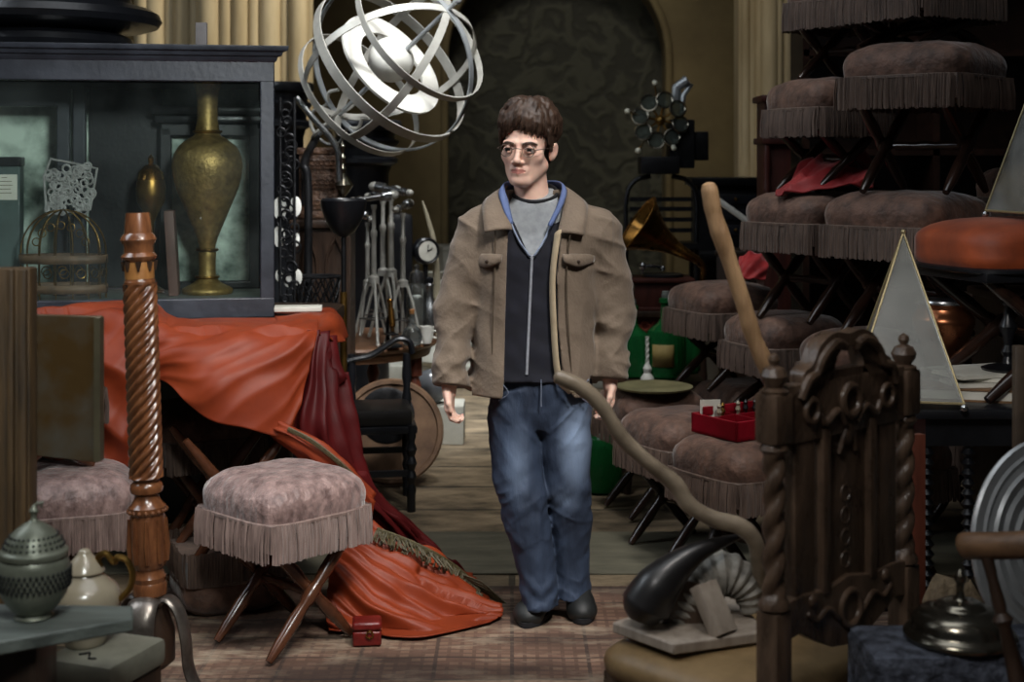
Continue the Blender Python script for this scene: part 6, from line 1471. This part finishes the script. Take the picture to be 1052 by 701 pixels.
# hair: cap plus many locks
Hf = Field(rng_ax([(-.16, .16, .0036)]), rng_ax([(-.18, .19, .0036)]), rng_ax([(1.36, 1.70, .0036)]))
Hf.ell(H(0, .026, .060), (.073, .093, .081), 0, R=HR)
Hf.ell(H(0, .050, .00), (.068, .066, .085), .02, R=HR)
Hf.ell(H(-.006, -.088, -.04), (.066, .09, .094), .008, 's', R=HR)
for s_ in (-1, 1): Hf.ell(H(s_*.075, .012, -.035), (.022, .026, .045), .006, 's', R=HR)
rnd = random.Random(21)
def headpt(az, el, off):
    """az 0 = face front, positive = wearer's left; el angle from the crown"""
    x, y = math.sin(az)*math.sin(el), -math.cos(az)*math.sin(el); z = math.cos(el)
    return H(x*(.0715+off*.9), .022+y*(.093+off), .055+z*(.083+off))
def lock(az0, az1, el0, el1, r0, lift0, lift1, seg=6):
    pts = [];
    for i in range(seg+1):
        t = i/seg; pts.append(headpt(az0+(az1-az0)*t**.8, el0+(el1-el0)*t, lift0+(lift1-lift0)*t+.010*math.sin(PI*t)))
    for i in range(seg): 
        ta, tb_ = i/seg, (i+1)/seg; f = lambda t: r0*(0.75+.5*math.sin(PI*min(t*1.1, 1)))*(1-t**3)+.0022
        Hf.cone(pts[i], pts[i+1], f(ta), f(tb_), .0022)
for i in range(26):     # swept fringe across the forehead
    t = i/25; az = -1.05+2.1*t+rnd.uniform(-.08, .08); lowest = 1.60+.20*max(0, -math.sin(az))-.26*math.exp(-((az+.12)/.26)**2)+.16*max(0, math.sin(az))
    lock(az*.45+.45, az-.10, .25+rnd.uniform(-.1, .1), lowest+rnd.uniform(-.16, .10), .0100, .006, .001+rnd.uniform(-.002, .005))
for i in range(44):     # sides and back
    az = (1.05+(2*PI-2.1)*i/43)+rnd.uniform(-.06, .06); side = abs(math.sin(az)); el = 1.8 if math.cos(az) > -.2 else 2.4
    if 1.05 < az < 1.75 or 2*PI-1.75 < az < 2*PI-1.05: el = 1.78
    lock(az+rnd.uniform(-.3, .3), az, .15+rnd.uniform(0, .15), el+rnd.uniform(-.1, .1), .0125, .006, .002+rnd.uniform(-.002, .006))
for s_ in (-1, 1):
    for q in range(5):
        y0_ = -.030+.009*q; Hf.cone(H(s_*.071, y0_, .055), H(s_*.0735, y0_+.004, .012-.02*(q > 1)+.012*(q > 3)), .008, .0035, .003)
for i in range(46):     # tousled top
    az = rnd.uniform(0, 2*PI); lock(az+.6, az+rnd.uniform(-.4, .4), rnd.uniform(.05, .35), rnd.uniform(.7, 1.15), .0085, .008, .015+rnd.uniform(-.003, .011))
hair = Hf.build('hair', M['hair'], per, 0)
hb = bmesh.new(); hb.from_mesh(hair.data); hg = G(); hg.bm.free(); hg.bm = hb
def strand(az0, az1, el0, el1, l0, l1):
    pts = [Vector(headpt(az0+(az1-az0)*(q/5)**.8, el0+(el1-el0)*q/5, l0+(l1-l0)*q/5+.013*math.sin(PI*q/5))) for q in range(6)]
    hg.tube(pts, [.0012, .0018, .0019, .0017, .0013, .0005], 4)
for i in range(420):
    az = rnd.uniform(0, 2*PI); fr = math.cos(az) > .45
    a_ = (az+PI) % (2*PI)-PI
    if fr: lo_ = 1.60+.20*max(0, -math.sin(a_))-.26*math.exp(-((a_+.12)/.26)**2)+.16*max(0, math.sin(a_)); strand(a_*.45+.4, a_-.1, rnd.uniform(.1, .5), lo_+rnd.uniform(-.2, .16), .012, .005+rnd.uniform(-.002, .006))
    else: strand(az+rnd.uniform(-.25, .25), az, rnd.uniform(.1, .7), (1.7 if abs(math.sin(az)) > .85 else 2.0)+rnd.uniform(-.3, .1), .013, .008+rnd.uniform(-.003, .006))
hb.to_mesh(hair.data); hb.free()
# glasses
gl = G()
for s_ in (-1, 1):
    c = HV(s_*.0325, -.1015, -.003); gl.torus(c, .0195, .0011, Matrix(HR.tolist()).to_4x4() @ Matrix.Rotation(PI/2+.05, 4, 'X') @ Matrix.Rotation(s_*.1, 4, 'Y'), 32, 6)
    gl.tube([HV(s_*.051, -.098, 0), HV(s_*.064, -.085, .002), HV(s_*.073, -.03, .003), HV(s_*.077, .012, .004)], .0012, 6)
gl.tube(crom([HV(-.0138, -.1025, .001), HV(0, -.111, .005), HV(.0138, -.1025, .001)], 5), .0012, 6)
go = gl.build('glasses', mat('wire_frame', rgb(120, 104, 96), .35, metal=.7, ns=20), per)
for s_ in (-1, 1):
    g = G(); g.lathe([(.0182, -.0004), (.0182, .0004), (.0005, .0009)], Mx=Matrix.Translation(HV(s_*.0325, -.1015, -.003)) @ Matrix(HR.tolist()).to_4x4() @ Matrix.Rotation(PI/2+.05, 4, 'X'), seg=28); g.build('lens', M['specs'], go)

# ---- clothes
def zy(py): return EYE-(py-HY)*PY/F
def xp(px): return (px-CX)*PY/F-PX
def row(py, xl, xr, cy, ry, shrink=0.0): a, b = xp(xl), xp(xr); return (zy(py), (a+b)/2, cy, (b-a)/2-shrink, ry-shrink)
TOR = [(404, 484, 613, .03, .150), (380, 485, 612, .03, .146), (330, 486, 611, .03, .138), (290, 486, 613, .03, .136), (262, 484, 616, .03, .134), (240, 482, 622, .03, .122), (226, 486, 618, .035, .108), (215, 492, 612, .04, .094), (206, 506, 592, .045, .078), (201, 516, 582, .045, .07), (196, 520, 577, .05, .066)]
J = Field(rng_ax([(-.37, .37, .0048)]), rng_ax([(-.21, .25, .0048)]), rng_ax([(.66, 1.40, .0048)]))
J.loft([row(*r) for r in TOR], 0, 2.6)
sl = [(SHL, ELL, WRL, (.066, .060, .046)), (SHR, ELR, WRR, (.068, .062, .047))]
for a, b, c, (r0, r1, r2) in sl:
    J.cone(a, b, r0, r1, .04); J.cone(b, c, r1, r2, .02)
    d = (c-b)/np.linalg.norm(c-b); J.cone(c-d*.045, c+d*.0, r2+.002, r2+.003, .004)
X, Y, Z = J.grid((slice(None),)*3)
# wrinkles: sleeve rings, diagonal drags, small crumple
sleeve = np.clip((np.abs(X-.008)-.17)/.05, 0, 1); low = np.clip((1.05-Z)/.2, 0, 1)
wr = vnoise(X, Y, Z, (9, 9, 30), 1)*(.0065*sleeve*(0.35+low))+vnoise(X+Z*.5, Y, Z, (14, 10, 9), 2)*.0045+vnoise(X, Y, Z+X*.6, (20, 20, 34), 3)*(.003*sleeve*low)
rd = lambda sc, sd, zz: (1-np.abs(vnoise(X, Y, zz, sc, sd)))**3
wr = wr-.0075*rd((7, 7, 17), 5, Z+X*.5)*(.25+sleeve)-.006*rd((17, 9, 3.2), 6, Z+X*.2)*(1-sleeve*.7)-.005*rd((12, 12, 26), 8, Z-X*.7)*sleeve*(.4+low)
J.V += wr.astype(np.float32)
# bottoms: hem, cuffs and neck opening
hem = zy(404)+.012*(X-.0)*0; J.V = np.where((np.abs(X-.008) < .205), np.maximum(J.V, hem-Z), J.V)
for a, b, c, r in sl:
    d = (c-b)/np.linalg.norm(c-b); t = (X-c[0])*d[0]+(Y-c[1])*d[1]+(Z-c[2])*d[2]; near = (np.abs(X-c[0]) < .07) & (Z < c[2]+.1)
    J.V = np.where(near, np.maximum(J.V, t-.014), J.V)
ysc = (HY+(EYE-Z)*F/PY)
xl = np.interp(ysc, [190, 205, 260, 330, 385, 410], [523, 523, 521, 519, 518, 516]); xr = np.interp(ysc, [190, 205, 225, 280, 330, 385, 400, 412], [576, 577, 577, 571, 572, 577, 586, 594])
cut = np.maximum(np.maximum(xp(0)+xl*PY/F-X-.0, X-(xp(0)+xr*PY/F)), Y-.0)
J.V = np.maximum(J.V, -cut)
J.V = np.maximum(J.V, -(np.sqrt(((X-xp(548))/.070)**2+((Y-.035)/.070)**2)-1)*.05-np.clip(zy(214)-Z, 0, 1)*2)
jacket = J.build('jacket', M['corduroy'], per, 1)
def ribbon(name, inner, outer, m_, parent, th, n=8, extra=None):
    a, b = crom([Vector(v) for v in inner], n), crom([Vector(v) for v in outer], n); vs, fs = [], []; S = 5
    for p, q in zip(a, b):
        for k in range(S+1):
            t = k/S; r = p.lerp(q, t); vs.append(r+Vector((0, -.006, .004))*math.sin(PI*t))
    for i in range(len(a)-1):
        for k in range(S): fs.append((i*(S+1)+k, i*(S+1)+k+1, (i+1)*(S+1)+k+1, (i+1)*(S+1)+k))
    g = G(); g.add(vs, fs); return g.build(name, m_, parent, solid=th, auto=180)
# jacket collar: turned down, opening into points at the front
ci = [L(526, 236, -.105), L(521, 210, -.062), L(519, 196, -.01), L(526, 188, .07), L(548, 186, .11), L(572, 188, .07), L(580, 196, -.005), L(579, 212, -.06), L(573, 240, -.102)]
co = [L(498, 239, -.115), L(496, 220, -.085), L(497, 208, -.01), L(508, 202, .085), L(548, 201, .14), L(588, 202, .085), L(602, 209, .0), L(603, 222, -.07), L(600, 242, -.10)]
ribbon('jacket_collar', ci, co, M['corduroy'], per, .006)
# front edges of the jacket and its pale inside on the right
ri = [L(577, 236, -.112), L(571, 282, -.115), L(572, 332, -.116), L(577, 386, -.122), L(592, 405, -.126)]; rl = [L(570, 240, -.094), L(565, 284, -.098), L(566, 334, -.1), L(571, 388, -.106), L(584, 405, -.11)]
ribbon('jacket_facing', [tuple(v) for v in ri], [tuple(v) for v in rl], M['lining'], per, .003)
li = [L(522, 238, -.114), L(521, 290, -.118), L(519, 340, -.12), L(517, 404, -.13)]; l2 = [L(529, 238, -.114), L(527, 290, -.119), L(525, 340, -.121), L(523, 404, -.131)]
# pockets with buttoned flaps
for x0, x1, y0, sg in ((484, 516, 262, -1), (578, 611, 262, 1)):
    fr = [(x0, y0), ((x0+x1)/2, y0-1), (x1, y0)]; lo = [(x0+1, y0+8), ((x0+x1)/2, y0+13), (x1-1, y0+8)]
    yv = lambda x: .03-.139*max(0, 1-(abs((x-549)/66.0))**2.6)**(1/2.6)-.006
    g = ribbon('pocket_flap', [L(x, y, yv(x)) for x, y in fr], [L(x, y, yv(x)-.006) for x, y in lo], M['corduroy'], per, .005, 6)
    b = G(); c = L((x0+x1)/2, y0+7, yv((x0+x1)/2)-.014); b.ball(c, .006, 10, sc=(1, .5, 1)); b.build('button', M['darkwood'], g)
for nm_, pts_ in (('seam', [(509, 232), (508, 280), (506, 340), (505, 398)]), ('seam', [(586, 236), (582, 285), (584, 340), (588, 396)])):
    sg_ = G(); sg_.tube(crom([Vector(L(x, y, yv(x)*1.0+(.03-.139-.03+.139)*0-.001)) for x, y in pts_], 10), .0022, 5); sg_.build('seam', mat('seam_thread', rgb(84, 70, 54), .9, ns=30), jacket)
# navy zip top
VST = Field(rng_ax([(-.22, .24, .0048)]), rng_ax([(-.14, .16, .0048)]), rng_ax([(.72, 1.38, .0048)]))
VST.loft([row(r[0], r[1], r[2], r[3], r[4], .020) if r[0] < 250 else row(r[0] if r[0] < 400 else 389, r[1], r[2], r[3], r[4], .024) for r in TOR if r[0] > 200], 0, 2.6)
X, Y, Z = VST.grid((slice(None),)*3); ysc = HY+(EYE-Z)*F/PY
VST.V += (vnoise(X, Y, Z+X*.4, (16, 10, 22), 7)*.003).astype(np.float32)
xl = np.interp(ysc, [190, 205, 263, 266], [514, 518, 544, 546.5]); xr = np.interp(ysc, [190, 205, 263, 266], [582, 579, 549, 546.5])
wv = np.maximum(np.maximum(xp(0)+xl*PY/F-X, X-(xp(0)+xr*PY/F)), Y-.02); wv = np.where(ysc > 266, 1.0, wv); VST.V = np.maximum(VST.V, -wv)
VST.build('zip_top', M['navy'], per, 1)
def yfront(py, px, sh=.024):
    q = [np.interp(py, [r[0] for r in TOR[::-1]], [r[k] for r in TOR[::-1]]) for k in range(1, 5)]; cx_, hw_ = (q[0]+q[1])/2, (q[1]-q[0])/2*PY/F-sh; u = min(1, abs((px-cx_)*PY/F/hw_)); return q[2]-(q[3]-sh)*(1-u**2.6)**(1/2.6)
g = G(); zp = [Vector(L(546.5-.045*(y-265), y, yfront(y, 544)-.004)) for y in range(265, 388, 6)]; g.tube(zp, .0042, 6, flat=.6); g.box(zp[0], (.008, .006, .016), bevel=.001); g.build('zip', mat('silver_zip', rgb(186, 190, 200), .4, metal=.3, ns=60), per)
for s_, xs in ((-1, ((520, 196), (519, 208), (525, 228), (534, 248), (545, 264))), (1, ((577, 196), (576, 208), (567, 228), (558, 248), (548, 264)))):
    inn = [L(x, y, yfront(max(y, 204), x, .03)-.010) for x, y in xs]; out = [L(x+s_*q, y+2, yfront(max(y, 204), x+s_*q, .026)-.008) for (x, y), q in zip(xs, (7, 9, 6, 3, 1))]
    ribbon('edge_piping', inn, [np.array(v)+np.array((s_*.004, -.002, -.001)) for v in inn], mat('pale_blue_piping', rgb(150, 164, 190), .8, ns=20), per, .004, 6)
# blue standing collar
ci = [L(527, 230, -.088), L(522, 208, -.062), L(518, 190, -.018), L(528, 186, .06), L(548, 186, .098), L(568, 186, .06), L(577, 190, -.012), L(574, 208, -.058), L(563, 232, -.086)]
co = [L(524, 232, -.094), L(516, 212, -.076), L(513, 197, -.022), L(523, 196, .07), L(548, 197, .11), L(575, 195, .07), L(582, 196, -.012), L(578, 211, -.070), L(566, 234, -.092)]
ribbon('blue_collar', ci, co, M['bluecollar'], per, .005)
# grey t-shirt
TS = Field(rng_ax([(-.2, .22, .0048)]), rng_ax([(-.13, .16, .0048)]), rng_ax([(1.0, 1.38, .0048)]))
TS.loft([row(r[0], r[1], r[2], r[3], r[4], .030) for r in TOR if 255 < r[0] < 331]+[row(240, 494, 610, .03, .090), row(226, 502, 600, .028, .085), row(214, 516, 584, .02, .075), row(204, 526, 573, .016, .068), row(194, 528, 571, .02, .066)], 0, 2.3)
X, Y, Z = TS.grid((slice(None),)*3); TS.V += (vnoise(X, Y, Z, (18, 12, 18), 9)*.0025).astype(np.float32)
TS.V = np.maximum(TS.V, (Z-zy(207)-(Y+.05)*.42)*.9)
TS.build('t_shirt', M['greytee'], per, 1)
g = G(); nbp = [];
for k in range(40):
    a = 2*PI*k/40; yy_ = .017+.068*math.sin(a); nbp.append(Vector((xp(549.5)+.071*math.cos(a), yy_, zy(207)+(yy_+.05)*.42)))
g.tube(nbp, .0065, 8, closed=True); g.build('neckband', M['blackcotton'], per)
# jeans
D = Field(rng_ax([(-.19, .24, .0046)]), rng_ax([(-.20, .22, .0046)]), rng_ax([(.03, .80, .0046)]))
def legrows(rows): return [(zy(y), xp((a+b)/2), cy, (b-a)/2*PY/F, ry) for y, a, b, cy, ry in rows]
LL = [(398, 508, 556, .025, .108), (432, 501, 556, .02, .098), (460, 503, 556, .0, .090), (500, 509, 559, -.025, .082), (530, 517, 563, -.035, .076), (560, 526, 567, -.035, .072), (590, 534, 571, -.035, .070), (616, 537, 571, -.04, .074)]
RL = [(398, 553, 607, .025, .108), (432, 553, 608, .02, .098), (460, 554, 607, .02, .092), (500, 558, 606, .015, .083), (530, 562, 606, .02, .078), (560, 565, 606, .03, .073), (590, 567, 606, .04, .070), (613, 567, 606, .04, .078)]
D.loft(legrows(LL), 0, 2.2); D.loft(legrows(RL), .010, 2.2)
D.loft(legrows([(378, 512, 606, .025, .112), (400, 506, 608, .025, .112), (420, 503, 608, .025, .104), (438, 510, 600, .025, .085)]), .012, 2.3)
X, Y, Z = D.grid((slice(None),)*3); knee = np.exp(-((Z-.36)/.09)**2); ank = np.clip((.22-Z)/.15, 0, 1); cro = np.exp(-((Z-.64)/.08)**2)
sx = np.sign(X-xp(555))
D.V += (vnoise(X, Y, Z+np.abs(X-xp(555))*.55, (7, 7, 26), 11)*(.002+.005*knee+.007*ank+.004*cro)+vnoise(X, Y, Z-np.abs(X-xp(555))*.9, (12, 12, 34), 12)*(.002+.003*knee+.004*ank)).astype(np.float32)
rdj = lambda sc, sd, zz: (1-np.abs(vnoise(X, Y, zz, sc, sd)))**3
D.V -= (.006*rdj((9, 9, 30), 15, Z+np.abs(X-xp(555))*.5)*(knee+ank)*.8+.005*rdj((10, 8, 22), 16, Z-np.abs(X-xp(555))*1.1)*cro+.0025*rdj((26, 10, 6), 17, Z)).astype(np.float32)
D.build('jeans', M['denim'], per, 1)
g = G()
vs = [Vector(L(x, y, yv)) for x, y, yv in ((514, 392, -.094), (522, 404, -.092), (512, 412, -.075))]; g.tube(crom(vs, 5), .002, 5)
vs = [Vector(L(x, y, yv)) for x, y, yv in ((605, 390, -.075), (592, 404, -.092), (604, 414, -.08))]; g.tube(crom(vs, 5), .002, 5)
g.tube([Vector(L(556, y, -.095-.004)) for y in (390, 404, 418)], .002, 5); g.build('stitching', mat('pale_stitch', rgb(120, 130, 150), .8), per)
# shoes
for (tx, ty, td), (hx, hy, hd), nm in (((543, 641, -.085), (556, 628, .035), 'l'), ((598, 638, -.045), (594, 624, .065), 'r')):
    t_, h_ = L(tx, ty, td), L(hx, hy, hd); t_[2] = .045; h_[2] = .05; mid = t_*.45+h_*.55
    lo, hi = np.minimum(t_, h_)-.09, np.maximum(t_, h_)+.09
    S_ = Field(np.arange(lo[0], hi[0], .004), np.arange(lo[1], hi[1], .004), np.arange(-.0, .17, .004))
    S_.cone(t_+np.array((0, .02, .0)), h_, .043, .034, 0, sc=(1, 1, .9)); S_.ell(t_+np.array((0, .02, -.006)), (.045, .056, .033), .02); S_.cone(mid+np.array((0, 0, .02)), h_+np.array((0, -.015, .05)), .037, .030, .03)
    X, Y, Z = S_.grid((slice(None),)*3); S_.V = np.maximum(S_.V, .012-Z)
    so = S_.build('shoe', M['shoe'], per, 1)
    g = G(); dv = Vector(h_-t_); n_ = 28; pts = []
    for k in range(n_):
        a = 2*PI*k/n_; dd = dv.normalized(); pp_ = Vector((-dd.y, dd.x, 0)); c = Vector((t_+h_)/2); hl_ = dv.length/2+.040; w_ = .041-.006*math.cos(a); pts.append((c.x+dd.x*math.cos(a)*hl_+pp_.x*math.sin(a)*w_, c.y+dd.y*math.cos(a)*hl_+pp_.y*math.sin(a)*w_))
    g.add([(x, y, .0145) for x, y in pts]+[(x, y, .030) for x, y in pts], [tuple(range(n_))[::-1], tuple(range(n_, 2*n_))]+[(k, (k+1) % n_, n_+(k+1) % n_, n_+k) for k in range(n_)]); g.build('sole', M['blackcotton'], so)
    g = G(); dd = Vector(h_-t_).normalized(); pp_ = Vector((-dd.y, dd.x, 0))
    for q in range(4): c = Vector(t_)+dd*(.045+.018*q)+Vector((0, 0, .040+.011*q)); g.tube([c-pp_*.022, c+Vector((0, 0, .007)), c+pp_*.022], .003, 6)
    g.build('laces', M['greywood'], so)
# ================================================================ light, camera, view
def spot(name, loc, tgt, power, size_deg, blend=.6, rad=.25, col=(1, .96, .9)):
    d = bpy.data.lights.new(name, 'SPOT'); d.energy = power; d.spot_size = math.radians(size_deg); d.spot_blend = blend; d.shadow_soft_size = rad; d.color = col
    o = bpy.data.objects.new(name, d); COL.objects.link(o); o.location = loc
    o.rotation_euler = (Vector(tgt)-Vector(loc)).to_track_quat('-Z', 'Y').to_euler(); return o
def area(name, loc, tgt, power, sx, sy, col=(1, 1, 1)):
    d = bpy.data.lights.new(name, 'AREA'); d.shape = 'RECTANGLE'; d.size = sx; d.size_y = sy; d.energy = power; d.color = col
    o = bpy.data.objects.new(name, d); COL.objects.link(o); o.location = loc
    o.rotation_euler = (Vector(tgt)-Vector(loc)).to_track_quat('-Z', 'Y').to_euler(); return o
spot('key_lamp', (1.5, 1.0, 4.7), (-0.05, 4.45, .9), 620, 25, .7, .35, (1, .97, .93))
spot('left_lamp', (1.3, 1.6, 4.8), (-.72, 4.25, .35), 310, 27, .7, .35, (1, .96, .92))
spot('cabinet_fill', (.5, 1.3, 2.6), (-1.4, 5.0, 1.35), 520, 26, .7, .3, (.93, .98, 1))  # unseen spot added to brighten the cabinet and its inside
spot('right_table_fill', (.2, 1.2, 2.4), (1.4, 4.2, .95), 150, 17, .7, .25, (1, .97, .93))  # added spot, no visible source, lifts the papers and copper pot
spot('near_left_fill', (-.2, .4, 3.4), (-1.05, 2.95, .8), 280, 36, .8, .4, (.95, 1, .98))  # unseen fill added for the dark left foreground
spot('near_right_fill', (-.6, .5, 3.3), (.85, 2.85, .65), 150, 30, .8, .4, (1, .97, .94))  # unseen fill added for the carved chair and near right corner
spot('sphere_lamp', (1.2, 3.8, 5.2), (-.5, 6.0, 1.86), 420, 20, .5, .25, (1, 1, .98))
spot('instrument_fill', (.2, 3.6, 4.6), (-.68, 6.5, .95), 760, 22, .7, .3, (.97, .99, 1))  # added spot without a visible source, makes the instruments brighter
spot('column_lamp', (.5, 7.9, 4.9), (-1.9, 9.2, 2.3), 620, 46, .8, .3, (1, .92, .76))
spot('right_column_lamp', (.6, 7.0, 5.2), (1.6, 9.6, 2.2), 90, 40, .8, .3, (1, .86, .62))
spot('back_wall_fill', (.2, 6.8, 5.4), (.4, 11.5, 2.0), 260, 34, .9, .4, (1, .97, .9))  # weak unseen light added to lift the patterned back wall
spot('far_floor_lamp', (-.3, 7.4, 5.6), (-.4, 8.2, .1), 2400, 26, .8, .4, (.94, .98, 1))
spot('mid_floor_fill', (-.1, 4.6, 5.6), (0, 6.0, 0), 300, 44, .8, .4, (1, .98, .94))  # unseen spot added to brighten the floor behind the figure
spot('near_floor_fill', (.2, 1.6, 5.0), (-.2, 3.95, 0), 330, 28, .8, .4, (1, .95, .9))  # unseen spot added to brighten the rug in front
area('overhead_fill', (0.0, 3.2, 5.7), (0, 4.8, 0), 60, 3.5, 2.5, (.92, .96, 1))  # broad unseen fill added from above
area('high_left_fill', (-3.6, 3.6, 3.9), (-.6, 5.2, .8), 70, 1.6, 2.2, (.84, .92, 1))  # area fill added from the left; no window stands there
w = bpy.data.worlds.new('World'); SC.world = w; w.use_nodes = True
w.node_tree.nodes['Background'].inputs['Color'].default_value = (.5, .55, .6, 1); w.node_tree.nodes['Background'].inputs['Strength'].default_value = .03
cam = bpy.data.cameras.new('camera'); cam.sensor_fit = 'HORIZONTAL'; cam.sensor_width = 36; cam.lens = 36*F/1052; cam.shift_y = -(350.5-HY)/1052
cam.clip_start = .1; cam.clip_end = 60
cam.dof.use_dof = True; cam.dof.focus_distance = 4.4; cam.dof.aperture_fstop = 3.5
co_ = bpy.data.objects.new('camera', cam); COL.objects.link(co_); co_.location = (0, 0, EYE); co_.rotation_euler = (PI/2, 0, 0); SC.camera = co_
SC.view_settings.view_transform = 'Standard'; SC.view_settings.look = 'None'; SC.view_settings.gamma = 1; SC.view_settings.exposure = 0.0
try: SC.view_settings.use_curve_mapping = False
except Exception: pass
